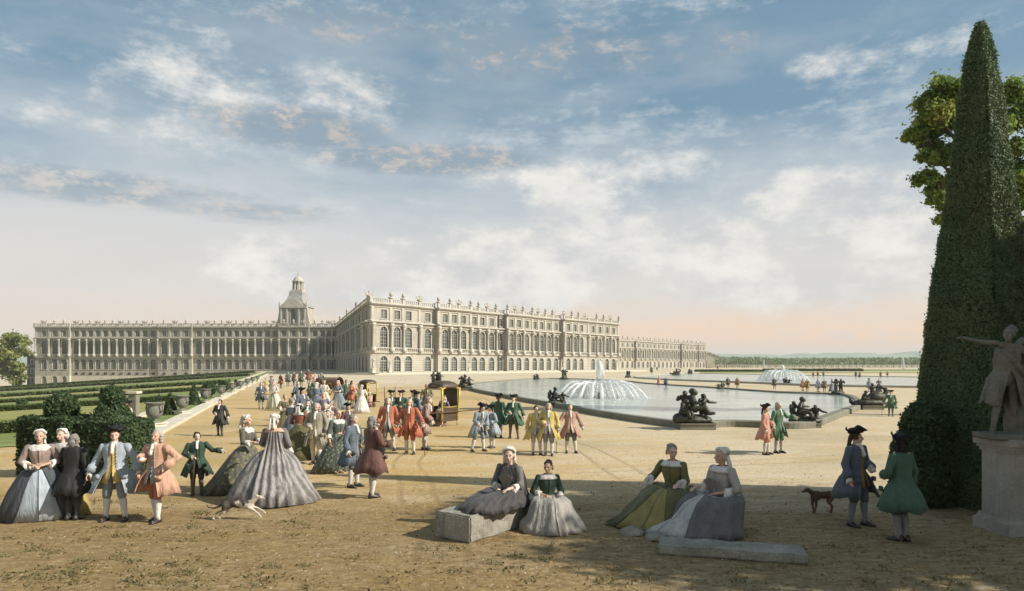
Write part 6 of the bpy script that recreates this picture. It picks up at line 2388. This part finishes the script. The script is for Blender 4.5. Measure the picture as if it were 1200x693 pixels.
for lb, px, yaw in (('green-coated guard with tricorne and musket, leftmost behind the orange pair', 459, 20), ('green-coated guard with tricorne, in the middle behind the orange pair', 470, -10), ('green-coated guard with tricorne, rightmost behind the orange pair', 484, -30)):
    g = gent(lb, px, 503, 46, yaw, (56, 88, 62), (100, 100, 80), (70, 80, 66), (130, 126, 112), 'black', 'queue', 'hat', ('down', 'waist'), group='green-coated guards')
    if px < 480:
        MB().tube([(-0.30, -0.05, 0.75), (-0.32, 0.12, 1.95)], [0.03, 0.012], 6).box((-0.30, -0.06, 0.80), (0.05, 0.12, 0.3)).build('musket', WOODM, g)
lady('lady in white apron and blue gown beside the wheeled chair', 396, 480, 34, -20, (116, 132, 144), (198, 192, 180), None, width=0.78, train=0.1, group=GC)
gent('man in green coat behind the wheeled chair', 406, 477, 32, 40, (66, 100, 70), (100, 100, 80), (90, 96, 84), (140, 136, 120), 'brown', 'queue', None, group=GC)
gent('man in orange coat pushing the wheeled chair', 412.5, 479, 33, 80, (180, 92, 50), (150, 120, 90), (120, 96, 70), (150, 140, 120), 'brown', 'queue', None, ('fwd', 'fwd'), group=GC)
gent('chair porter in striped pink and brown coat before the sedan chair', 497, 527, 62, 95, (132, 98, 88), (120, 100, 92), (110, 92, 84), (176, 168, 154), 'grey', 'queue', None, ('low', 'low'), lean=0.22, group=GC, pat='stripe', coat2=(176, 142, 124))
# more of the throng up the terrace
for lb, px, py, hp, yaw, c, v, f in (
        ('lady in grey-violet gown deep in the crowd above the cream-coated gentleman', 379, 503, 43, 15, (120, 112, 124), 190, 1),
        ('man in rose-brown coat in the crowd right of the pinkish one', 389, 521, 52, -25, (150, 108, 94), 170, 0),
        ('lady in olive-brown gown at the left edge of the crowd, behind the striped grey gown', 334, 508, 46, 30, (112, 104, 66), 170, 1),
        ('man in steel-blue coat in the crowd behind the slate-blue cloak', 349, 482, 35, 60, (84, 98, 112), 150, 0),
        ('man in moss-green coat in the back of the crowd above the dusky blue lady', 365, 474, 30, -30, (86, 108, 76), 150, 0),
        ('lady in cream gown in the back of the crowd left of the yellow wheel', 380, 476, 30, 20, (206, 198, 176), 190, 1),
        ('man in dark brown coat in the back of the crowd above the moss-green one', 374, 464, 25, 160, (92, 70, 54), 150, 0),
        ('lady in teal gown in the middle of the crowd between cream and dark green', 385, 540, 60, -10, (96, 128, 124), 190, 1),
        ('man in plum coat in the crowd just above the slate-blue one', 408, 524, 52, 40, (112, 78, 84), 160, 0),
        ('lady in pale rose gown up the terrace left of the covered cart', 369, 459, 21, 0, (208, 176, 164), 190, 1),
        ('man in black coat up the terrace beside the lady in pale rose', 376.5, 456, 19, 30, (48, 48, 50), 150, 0),
        ('man in russet coat standing before the covered cart', 397, 461, 21, -40, (142, 84, 56), 150, 0),
        ('lady in white gown with her back to us near the covered chair', 424, 484, 33, 185, (214, 208, 196), 190, 1),
        ('man in blue coat close to the left side of the sedan chair', 489, 503, 44, 120, (82, 98, 122), 170, 0),
        ('man in olive coat standing behind the sedan chair', 500, 488, 38, 20, (108, 104, 70), 160, 0),
        ('small man in grey coat up the terrace between the vases and the couple', 318, 461, 20, 40, (112, 112, 108), 150, 0),
        ('small lady in yellow gown walking beside the small man in grey', 311.5, 463, 20, 10, (200, 176, 96), 150, 1)):
    if f:
        lady(lb, px, py, hp, yaw, c, (v, v, v - 14) if v > 180 else None, None, width=0.7, train=0.12, group=GC, cap=px > 360, wigc='grey')
    else:
        gent(lb, px, py, hp, yaw, c, (v, v - 8, v - 24), tuple(int(q * 0.85) for q in c), (190, 184, 172), 'grey', 'full' if px < 380 else 'queue', 'hat' if int(px) % 3 == 0 else None, ('down', 'waist'), group=GC)
# right of the sedan chair
gent('stooping man in blue-grey coat with square hat, left of the bowing pair', 561, 529, 56, 35, (136, 150, 158), (140, 148, 150), (124, 140, 152), (205, 200, 190), 'black', 'queue', 'hat', ('fwd', 'low'), lean=0.38, feet=((-0.24, 0.05), (0.16, -0.1)), group=GC, hpitch=10)
gent('second man of the bowing pair in blue-grey coat, behind the first', 577, 525, 51, -50, (150, 162, 168), (150, 150, 148), (120, 140, 154), (206, 200, 188), 'black', 'queue', 'hat', ('fwd', 'waist'), lean=0.16, group=GC)
gent('man in green coat and black tricorne, left of the green pair before the basin', 584, 513, 52, 195, (56, 98, 72), (90, 100, 80), (120, 120, 100), (190, 184, 168), 'brown', 'queue', 'hat', ('down', 'out'), group=GC)
gent('man in green coat with raised face, right of the green pair before the basin', 602, 514, 52, -15, (56, 102, 76), (70, 96, 76), (96, 90, 80), (110, 98, 86), 'grey', 'queue', 'hat', ('waist', 'side'), feet=((-0.16, 0.0), (0.2, -0.08)), group=GC, flare=1.1)
gent('man in yellow coat leaning left, left of the yellow pair', 628, 533, 58, 10, (196, 172, 52), (190, 184, 178), (176, 178, 172), (206, 200, 192), 'brown', 'queue', None, ('down', 'waist'), feet=((-0.10, 0), (0.16, -0.05)), lean=0.1, group=GC, flare=1.2)
gent('man in yellow coat standing upright, right of the yellow pair', 643, 534, 62, -8, (198, 174, 56), (186, 178, 182), (140, 140, 140), (200, 196, 188), 'white', 'full', None, ('waist', 'down'), group=GC, flare=1.1)
gent('gentleman in rosy brown coat with open front and cane, right of the yellow pair', 668, 531, 58, 5, (178, 132, 108), (196, 166, 142), (108, 110, 110), (206, 200, 188), 'grey', 'queue', None, ('cane', 'side'), feet=((-0.12, 0), (0.2, -0.05)), group=GC, cane=-1)
# round the basins
gent('man in salmon-pink coat and dark tricorne by the basin, left of a pair', 897, 533, 60, 60, (206, 138, 108), (196, 160, 130), (190, 128, 100), (205, 195, 180), 'brown', 'queue', 'hat', ('down', 'waist'), group=GR, feet=((-0.1, 0), (0.14, -0.08)))
gent('man in green coat beside the salmon-pink man, hand held out over the rim', 912, 531, 60, 30, (72, 124, 84), (90, 120, 90), (84, 116, 84), (170, 165, 145), 'white', 'full', None, ('down', 'out'), group=GR)
gent('man in green coat with tricorne and cane standing alone right of the swan bronze', 1044, 488, 31, -30, (78, 124, 84), (90, 120, 90), (96, 110, 90), (120, 116, 104), 'black', 'queue', 'hat', ('cane', 'down'), group=GR, cane=-1)
gent('man in pale blue coat of the far couple on the right walk', 1018.5, 459.5, 16, 10, (124, 140, 156), (150, 150, 140), (120, 124, 130), (160, 156, 144), 'grey', 'full', 'hat', group=GR)
lady('lady in slate gown of the far couple on the right walk', 1030, 459.5, 16, -10, (92, 100, 112), None, None, width=0.62, train=0.05, group=GR, cap=False)
for lb, px, py, hp, yaw, c, f in (('dark green-grey figure standing before the far fountain', 907.5, 456, 11.5, 0, (78, 88, 76), 0), ('man in orange-brown coat of a small pair between the basins', 940.5, 458.5, 12, 30, (168, 118, 56), 0), ('stooping man in yellow coat of a small pair between the basins', 946, 459, 9.5, -40, (186, 150, 58), 0),
                                  ('man in pale blue coat of a small pair between the basins', 958.5, 459.5, 13.5, 20, (130, 146, 164), 0), ('man in brown-grey coat beside the pale blue man between the basins', 966, 459.5, 14, -20, (128, 112, 98), 0), ('lady in blue gown just left of the tall bronze group', 975, 459, 11, 40, (112, 130, 152), 1),
                                  ('lady in orange gown bending on the walk right of the fountain jet', 772, 451.5, 10.5, 60, (190, 100, 48), 1), ('man in blue-grey coat beside the lady in orange', 780.5, 455, 13.5, -30, (112, 122, 130), 0), ('small dark figure left of a pair behind the reclining bronze', 853, 455, 10, 10, (84, 84, 76), 0), ('small brown figure right of a pair behind the reclining bronze', 864, 455, 10, 10, (140, 100, 62), 0),
                                  ('tiny orange figure left of a pair beyond the second basin', 953, 442, 6.5, 0, (190, 120, 56), 0), ('tiny orange-brown figure right of a pair beyond the second basin', 958.5, 442, 6.8, 0, (168, 96, 48), 0), ('tiny grey figure beyond the second basin before the green hedge', 965, 441.5, 6, 0, (112, 112, 100), 0),
                                  ('tiny dark figure left of a pair beyond the second basin, right part', 1003, 442.5, 7.5, 0, (74, 78, 74), 0), ('tiny dark lady right of a pair beyond the second basin, right part', 1007.5, 442.5, 6.5, 0, (84, 84, 84), 1), ('tiny orange figure far right beyond the second basin', 1032, 442.5, 6.8, 0, (176, 104, 56), 0), ('tiny yellow-brown figure farthest right beyond the second basin', 1040, 442, 6, 0, (150, 120, 70), 0),
                                  ('small dark walker on the landing right of the palace front', 763.5, 438.5, 9, 0, (84, 88, 82), 0), ('tiny dark figure at the foot of the palace wing', 770, 434.5, 5, 0, (70, 74, 66), 0), ('tiny brown rider-like figure by the stone stairway', 841, 433.5, 5, 0, (104, 76, 56), 0)):
    g2 = 'tiny strollers beyond the basins'
    if f:
        lady(lb, px, py, hp, yaw, c, None, None, width=0.65, train=0.05, group=g2, cap=False)
    else:
        gent(lb, px, py, hp, yaw, c, (150, 130, 100), tuple(int(q * 0.8) for q in c), (140, 134, 120), 'grey', 'queue', None, ('down', 'waist'), group=g2)
# right foreground pair
gent('gentleman in slate-blue coat with gold waistcoat and tricorne in the right foreground', 1003, 616, 116, 32, (84, 92, 104), (140, 116, 48), (88, 92, 98), (118, 120, 122), 'brown', 'queue', 'hat', ('down', 'waist'), feet=((-0.13, 0.0), (0.15, -0.10)), group='pair in the right foreground', hyaw=38, flare=1.1)
gent('gentleman in green coat seen from behind with black tricorne, right foreground', 1056, 634, 127, 205, (60, 98, 74), (60, 92, 70), (70, 84, 74), (128, 126, 122), 'black', 'full', 'hat', ('down', 'waist'), feet=((-0.06, 0.02), (0.06, -0.02)), group='pair in the right foreground', hyaw=-20, flare=1.08)

# seated ladies
GS = 'ladies seated on the blocks'
seated_lady('seated lady in black cape and white lappet cap on the long block holding a fan', -0.02, 12.74, 0.46, -36, 1.15, (70, 66, 66), None, (110, 104, 98), 0.62, 'grey', True, ('waist', 'fwd'), cape=(44, 44, 46), hyaw=30, hpitch=6, group=GS, fan=True, drop=True)
seated_lady('seated lady in dark green jacket and wide cream skirt holding a fan', 0.66, 12.75, 0.40, 12, 0.94, (158, 150, 138), None, (46, 74, 56), 0.84, 'brown', False, ('waist', 'low'), hyaw=-30, hpitch=8, group=GS, fan=False)
seated_lady('seated lady in olive-yellow gown, left of the right-hand pair', 3.12, 13.2, 0.46, -34, 1.16, (98, 94, 34), (142, 128, 46), (108, 102, 38), 0.98, 'grey', False, ('link', 'fwd'), hyaw=40, hpitch=6, group=GS, train=(-0.15, -0.15))
seated_lady('seated lady in grey and white gown with white cap, right of the olive lady', 3.86, 12.45, 0.44, -62, 1.2, (104, 100, 98), (178, 172, 164), (168, 160, 152), 1.0, 'white', True, ('fwd', 'waist'), hyaw=-10, group=GS, cape=None, train=(-0.1, -0.25), fan=True)


# ================================================================== dogs
def dog(label, px, py, lpx, yaw, pts, coat, z=0.0):
    x, d = gp(px, py)
    s = lpx * d / F
    t = thing('dog', label, 'dog', (x, d, 0), R(yaw), None, s)
    mb = MB()
    for p in pts:
        if p[0] == 'c':
            mb.capsule(p[1], p[2], p[3], p[4], 10)
        else:
            mb.ell(p[1], p[2], 12, Matrix.Rotation(R(p[3]), 3, 'Y') if len(p) > 3 else None)
    me = fuse(mb, 0.012, 'body', 1)
    obj('body', me, coat, t)
    return t


def dog_coat(name, base, patch, thr):
    m, nt, b = newmat(name)
    v = coords(nt)
    n = nnoise(nt, v, 4.2, 3, 0.5)
    t = nt.nodes.new('ShaderNodeTexCoord')
    s = nt.nodes.new('ShaderNodeSeparateXYZ')
    nt.links.new(t.outputs['Object'], s.inputs[0])
    n = nmath(nt, 'ADD', n, nmath(nt, 'ADD', nmath(nt, 'MULTIPLY', nmath(nt, 'SUBTRACT', s.outputs[2], 0.25), 1.6), nmath(nt, 'MULTIPLY', s.outputs[0], -0.75)))
    f = nnoise(nt, coords(nt, 'Object', (30, 30, 60)), 2.0, 3, 0.6)
    c = nmix(nt, nmap(nt, n, thr - 0.02, thr + 0.02), base, patch)
    c = nmix(nt, nmath(nt, 'MULTIPLY', f, 0.15), c, (0.05, 0.04, 0.03))
    nt.links.new(c, b.inputs['Base Color'])
    b.inputs['Roughness'].default_value = 0.8
    bump(nt, b, f, 0.5, 0.01)
    return m


# running greyhound, nose to +x, body length about 1 (tail to paws)
run = [('e', (0.14, 0, 0.27), (0.15, 0.065, 0.085), 6), ('e', (-0.05, 0, 0.285), (0.14, 0.05, 0.058), -6), ('e', (-0.20, 0, 0.255), (0.105, 0.058, 0.075), 20),
       ('c', (0.24, 0, 0.31), (0.345, 0, 0.385), 0.047, 0.034), ('e', (0.375, 0, 0.395), (0.052, 0.036, 0.036)), ('c', (0.39, 0, 0.388), (0.472, 0, 0.372), 0.026, 0.016),
       ('c', (0.345, 0.02, 0.42), (0.318, 0.03, 0.452), 0.017, 0.006), ('c', (0.345, -0.02, 0.42), (0.318, -0.03, 0.452), 0.017, 0.006),
       ('c', (0.2, 0.035, 0.225), (0.31, 0.035, 0.205), 0.038, 0.023), ('c', (0.31, 0.035, 0.205), (0.43, 0.035, 0.15), 0.022, 0.015), ('c', (0.43, 0.035, 0.15), (0.47, 0.035, 0.105), 0.014, 0.016),
       ('c', (0.2, -0.035, 0.225), (0.29, -0.035, 0.175), 0.038, 0.023), ('c', (0.29, -0.035, 0.175), (0.385, -0.035, 0.10), 0.022, 0.015), ('c', (0.385, -0.035, 0.10), (0.42, -0.035, 0.055), 0.014, 0.016),
       ('c', (-0.22, 0.04, 0.25), (-0.20, 0.045, 0.15), 0.058, 0.034), ('c', (-0.20, 0.045, 0.15), (-0.33, 0.04, 0.095), 0.032, 0.018), ('c', (-0.33, 0.04, 0.095), (-0.37, 0.04, 0.018), 0.017, 0.015), ('c', (-0.37, 0.04, 0.018), (-0.33, 0.04, 0.014), 0.015, 0.013),
       ('c', (-0.22, -0.04, 0.25), (-0.24, -0.045, 0.145), 0.058, 0.034), ('c', (-0.24, -0.045, 0.145), (-0.385, -0.04, 0.11), 0.032, 0.018), ('c', (-0.385, -0.04, 0.11), (-0.44, -0.04, 0.02), 0.017, 0.015), ('c', (-0.44, -0.04, 0.02), (-0.40, -0.04, 0.014), 0.015, 0.013),
       ('c', (-0.29, 0, 0.255), (-0.42, 0, 0.20), 0.024, 0.016), ('c', (-0.42, 0, 0.20), (-0.53, 0, 0.215), 0.016, 0.013), ('c', (-0.53, 0, 0.215), (-0.56, 0, 0.27), 0.013, 0.008)]
t = dog('white-and-black hound running to the right across the foreground', 279, 609, 66, 0, run, dog_coat('hound_coat', (0.56, 0.49, 0.39), (0.055, 0.045, 0.035), 0.49))
MB().ell((0.476, 0, 0.375), (0.012, 0.012, 0.011), 8).build('nose', SHOE, t, True)
for s in (-1, 1):
    MB().ell((0.400, s * 0.033, 0.408), 0.008, 8).build('eye', EYE, t, True)
stand = [('e', (-0.16, 0, 0.46), (0.17, 0.10, 0.135), 0), ('e', (0.06, 0, 0.47), (0.18, 0.085, 0.105), 0), ('e', (0.22, 0, 0.46), (0.13, 0.09, 0.12), 0),
         ('c', (-0.26, 0, 0.53), (-0.38, 0, 0.60), 0.075, 0.055), ('e', (-0.43, 0, 0.615), (0.075, 0.058, 0.058)), ('c', (-0.46, 0, 0.60), (-0.56, 0, 0.575), 0.04, 0.028), ('c', (-0.40, 0.045, 0.65), (-0.37, 0.06, 0.58), 0.026, 0.016), ('c', (-0.40, -0.045, 0.65), (-0.37, -0.06, 0.58), 0.026, 0.016),
         ('c', (0.30, 0, 0.52), (0.45, 0, 0.56), 0.03, 0.02), ('c', (0.45, 0, 0.56), (0.52, 0, 0.66), 0.02, 0.012)]
for s in (-1, 1):
    stand += [('c', (-0.22, s * 0.06, 0.42), (-0.22 - 0.02 * s, s * 0.06, 0.22), 0.055, 0.034), ('c', (-0.22 - 0.02 * s, s * 0.06, 0.22), (-0.22 + 0.03 * s, s * 0.06, 0.03), 0.032, 0.022), ('c', (-0.22 + 0.03 * s, s * 0.06, 0.024), (-0.27 + 0.03 * s, s * 0.06, 0.02), 0.024, 0.02),
              ('c', (0.26, s * 0.06, 0.42), (0.20 + 0.03 * s, s * 0.065, 0.27), 0.075, 0.042), ('c', (0.20 + 0.03 * s, s * 0.065, 0.27), (0.31 + 0.03 * s, s * 0.06, 0.17), 0.038, 0.025), ('c', (0.31 + 0.03 * s, s * 0.06, 0.17), (0.28 + 0.03 * s, s * 0.06, 0.03), 0.024, 0.02), ('c', (0.28 + 0.03 * s, s * 0.06, 0.024), (0.23 + 0.03 * s, s * 0.06, 0.02), 0.024, 0.02)]
t = dog('brown dog standing in the shade beside the gentleman in slate-blue', 963, 601, 44, 10, stand, dog_coat('brown_dog_coat', (0.13, 0.075, 0.035), (0.09, 0.05, 0.024), 0.5))
MB().ell((-0.585, 0, 0.578), (0.016, 0.018, 0.014), 8).build('nose', SHOE, t, True)
for s in (-1, 1):
    MB().ell((-0.475, s * 0.048, 0.635), 0.012, 8).build('eye', EYE, t, True)

# ================================================================== sedan chair and wheeled chairs
gilt = plain('gilt_wood', (0.50, 0.37, 0.08), 0.45, 0.3, 6, 0.2, metal=0.25, spec=0.5)
blackl = plain('black_leather', (0.075, 0.052, 0.032), 0.5, 0.3, 5, 0.25, spec=0.4)
redl = plain('red_lacquer', (0.20, 0.06, 0.035), 0.5, 0.3, 5, 0.15)
pinkc = cloth((176, 140, 132))
iron = plain('wheel_iron', (0.07, 0.06, 0.05), 0.6, 0.3, 6, 0.1)
ywheel = plain('yellow_wheel', (0.32, 0.23, 0.06), 0.6, 0.3, 6, 0.1)


def roofed_box(t, w, l, h, z0, roof_over=0.08, bulge=0.06):
    """the cabin of a carried chair: x across, front towards -y"""
    def post(x, y, lean):
        pts = [(x * 0.86, y * 0.9, z0), (x * 0.92, y * 0.95, z0 + h * 0.25), (x * 1.0, y * 1.0, z0 + h * 0.6), (x * 1.04, y * 1.04, z0 + h * 0.96)]
        return MB().tube(pts, [0.05, 0.046, 0.046, 0.055], 7).build('post', gilt, t, True)
    for sx in (-1, 1):
        for sy in (-1, 1):
            post(sx * w / 2, sy * l / 2, 0)
    pb = MB()
    for sx in (-1, 1):       # lower door panels, windows open above
        pb.loft([[(sx * w * 0.43, -l * 0.45, z0), (sx * w * 0.43, l * 0.45, z0), (sx * w * 0.47, l * 0.48, z0 + h * 0.42), (sx * w * 0.47, -l * 0.48, z0 + h * 0.42)],
                 [(sx * w * 0.40, -l * 0.45, z0), (sx * w * 0.40, l * 0.45, z0), (sx * w * 0.44, l * 0.48, z0 + h * 0.42), (sx * w * 0.44, -l * 0.48, z0 + h * 0.42)]])
    pb.box((0, l * 0.46, z0 + h * 0.5), (w * 0.88, 0.03, h * 0.95))
    pb.box((0, 0, z0 + 0.02), (w * 0.86, l * 0.9, 0.05))
    pb.build('panel', blackl, t)
    for sx in (-1, 1):
        MB().tube([(sx * w * 0.44, -l * 0.46, z0 + h * 0.42), (sx * w * 0.48, 0, z0 + h * 0.40), (sx * w * 0.44, l * 0.46, z0 + h * 0.42)], 0.022, 6).build('sill_moulding', gilt, t, True)
        q = [(sx * w * 0.50, l * (-0.50 + k / 8), z0 + h * (0.93 + 0.07 * math.sin(PI * k / 8))) for k in range(9)]
        MB().tube(q, 0.05, 7).build('arched_rail', gilt, t, True)
    q = [(w * (-0.5 + k / 8), -l * 0.51, z0 + h * (0.93 + 0.08 * math.sin(PI * k / 8))) for k in range(9)]
    MB().tube(q, 0.055, 7).build('arched_rail', gilt, t, True)
    rf = MB()
    rings = []
    for f, z in ((1.12, 0.95), (1.14, 0.99), (1.08, 1.05), (0.86, 1.11), (0.5, 1.15), (0.1, 1.165)):
        rings.append([(f * w / 2 * math.copysign(abs(math.cos(a)) ** 0.45, math.cos(a)), f * l / 2 * math.copysign(abs(math.sin(a)) ** 0.45, math.sin(a)), z0 + h * z) for a in [2 * PI * k / 28 for k in range(28)]])
    rf.loft(rings)
    rf.build('roof', blackl, t, True)
    MB().box((0, l * 0.18, z0 + h * 0.26), (w * 0.8, l * 0.5, 0.10)).build('seat', pinkc, t)


def wheel(t, x, y, r, m, spokes=10, w=0.05):
    mb = MB()
    n = 28
    rings = [[(x + (w if k < 2 else -w) / 2, y + rr * math.cos(a), r + rr * math.sin(a)) for k, rr in enumerate((r, r * 0.88, r * 0.88, r))] for a in [2 * PI * q / n for q in range(n + 1)]]
    mb.loft(rings, (False, False))
    for k in range(spokes):
        a = 2 * PI * k / spokes
        mb.tube([(x, y, r), (x, y + r * 0.9 * math.cos(a), r + r * 0.9 * math.sin(a))], 0.024, 5)
    mb.tube([(x - w, y, r), (x + w, y, r)], r * 0.15, 10)
    return mb.build('wheel', m, t)


# the sedan chair: lady inside, poles front and back
x, d = gp(519, 499)
sc = 50 * d / F / 1.86
t = thing('sedan_chair', 'dark brown and gilt sedan chair with open arched sides and carrying poles', 'sedan chair', (x, d, 0), R(-38), None, sc)
roofed_box(t, 0.92, 1.05, 1.5, 0.22)
for sx in (-1, 1):
    MB().tube([(sx * 0.50, -1.75, 0.62), (sx * 0.50, 1.75, 0.62)], [0.026, 0.026], 8).build('carrying_pole', WOODM, t, True)
for sx in (-1, 1):
    for sy in (-1, 1):
        MB().tube([(sx * 0.40, sy * 0.46, 0.25), (sx * 0.42, sy * 0.48, 0.0)], [0.03, 0.02], 6).build('foot', gilt, t, True)
seated_lady('lady in mauve and pink sitting inside the sedan chair', x + 0.05, d + 0.15, 0.55 * sc, -25, 0.88 * sc, (168, 128, 124), None, (116, 100, 112), 0.42, 'white', True, ('waist', 'waist'), group=GS)
# the two-wheeled chair further back
x, d = gp(431, 477)
sc = 29 * d / F / 1.9
t = thing('wheeled_chair', 'dark brown and gilt covered chair on red wheels with a lady inside', 'wheeled chair', (x, d, 0), R(48), None, sc)
roofed_box(t, 0.92, 1.1, 1.5, 0.36)
wheel(t, -0.56, 0.75, 0.42, redl)
wheel(t, 0.56, 0.75, 0.42, redl)
MB().tube([(-0.56, 0.75, 0.42), (0.56, 0.75, 0.42)], 0.035, 7).build('axle', iron, t, True)
for sx in (-1, 1):
    MB().tube([(sx * 0.46, -0.9, 0.40), (sx * 0.46, 1.6, 0.5)], 0.035, 7).build('shaft', redl, t, True)
wheel(t, 0.0, -0.75, 0.2, redl, 8)
seated_lady('lady in pink sitting in the wheeled chair', x + 0.1, d + 0.05, 0.62 * sc, 10, 0.86 * sc, (190, 150, 136), None, (176, 160, 80), 0.42, 'white', False, ('waist', 'waist'), group=GS)
# another cart with a yellow wheel, half hidden in the crowd before the corner of the palace
x, d = gp(390, 463)
sc = 22 * d / F / 1.9
t = thing('covered_cart', 'brown covered cart with a big yellowish wheel before the corner of the palace', 'cart', (x, d, 0), R(60), None, sc)
wheel(t, -0.62, 0.0, 0.62, ywheel, 10, 0.07)
wheel(t, 0.62, 0.0, 0.62, ywheel, 10, 0.07)
MB().tube([(-0.62, 0, 0.62), (0.62, 0, 0.62)], 0.05, 7).build('axle', iron, t, True)
MB().box((0, 0, 0.86), (1.0, 1.9, 0.42), 0, 1.08).build('body', redl, t)
mb = MB()
rings = []
for k in range(9):
    y = -1.0 + 2.0 * k / 8
    sag = 1 + 0.03 * math.cos(k * 2.2)
    rings.append([(0.56 * math.cos(a) * sag, y, 1.05 + 0.75 * math.sin(a) * sag) for a in [PI * q / 10 for q in range(11)]])
mb.loft(rings, closed=False)
mb.loft([[(p[0] * 0.97, p[1], 1.05 + (p[2] - 1.05) * 0.97) for p in r] for r in rings], closed=False)
mb.build('canvas_cover', cloth((132, 92, 62)), t, True)
for sx in (-1, 1):
    MB().tube([(sx * 0.4, -0.9, 0.75), (sx * 0.4, -2.2, 0.6)], 0.04, 6).build('shaft', WOODM, t, True)

# ================================================================== ground litter in front
rnd = random.Random(5)
P = []
for k in range(190):
    px = rnd.choice((rnd.uniform(0, 380), rnd.uniform(0, 240), rnd.uniform(380, 1200)))
    py = rnd.uniform(588, 690) if px < 400 else rnd.uniform(628, 690)
    x, d = gp(px, py)
    for _ in range(int(rnd.uniform(5, 30))):
        P.append((x + rnd.gauss(0, 0.10), d + rnd.gauss(0, 0.06), 0.012 + abs(rnd.gauss(0, 0.022))))
tuft = leafmat('weeds', (0.075, 0.08, 0.03), (0.20, 0.18, 0.07), (0.24, 0.17, 0.07), 0.2)
kind(obj('weeds', leaf_mesh('weeds', P, 0.024, None), tuft), 'stuff')
P = []
for k in range(5200):
    x, d = rnd.gauss(3, 6.5), 8.5 + abs(rnd.gauss(0, 4.2))
    if gz(x, d) == 0:
        P.append((x, d, 0.008 + 0.008 * rnd.random()))
dead = leafmat('dead_leaves', (0.12, 0.075, 0.03), (0.30, 0.20, 0.08), (0.22, 0.17, 0.06), 0.1)
kind(obj('fallen_leaves', leaf_mesh('fallen_leaves', P, 0.026, np.tile((0, 0, 1.0), (len(P), 1)), 0.45), dead), 'stuff')
mb = MB()
for k in range(2600):
    if rnd.random() < 0.5:
        x, d = gp(rnd.uniform(0, 1200), rnd.uniform(560, 692))
    else:
        x, d = rnd.uniform(-10, 11), rnd.uniform(9, 30)
    r = 0.008 + 0.02 * rnd.random() ** 3
    q = rnd.uniform(0, PI)
    vs = [(x + r * math.cos(q + a) * rnd.uniform(0.7, 1.2), d + r * math.sin(q + a) * rnd.uniform(0.7, 1.2), 0.0) for a in (0, PI / 2, PI, 3 * PI / 2)] + [(x, d, r * 0.75)]
    mb.add([(a, b, c + gz(x, d)) for a, b, c in vs], [(0, 1, 4), (1, 2, 4), (2, 3, 4), (3, 0, 4)])
kind(mb.build('pebbles', plain('pebble', (0.36, 0.29, 0.19), 0.9, 0.4, 20, 0.2)), 'stuff')

bpy.data.scenes.remove(SHOP)
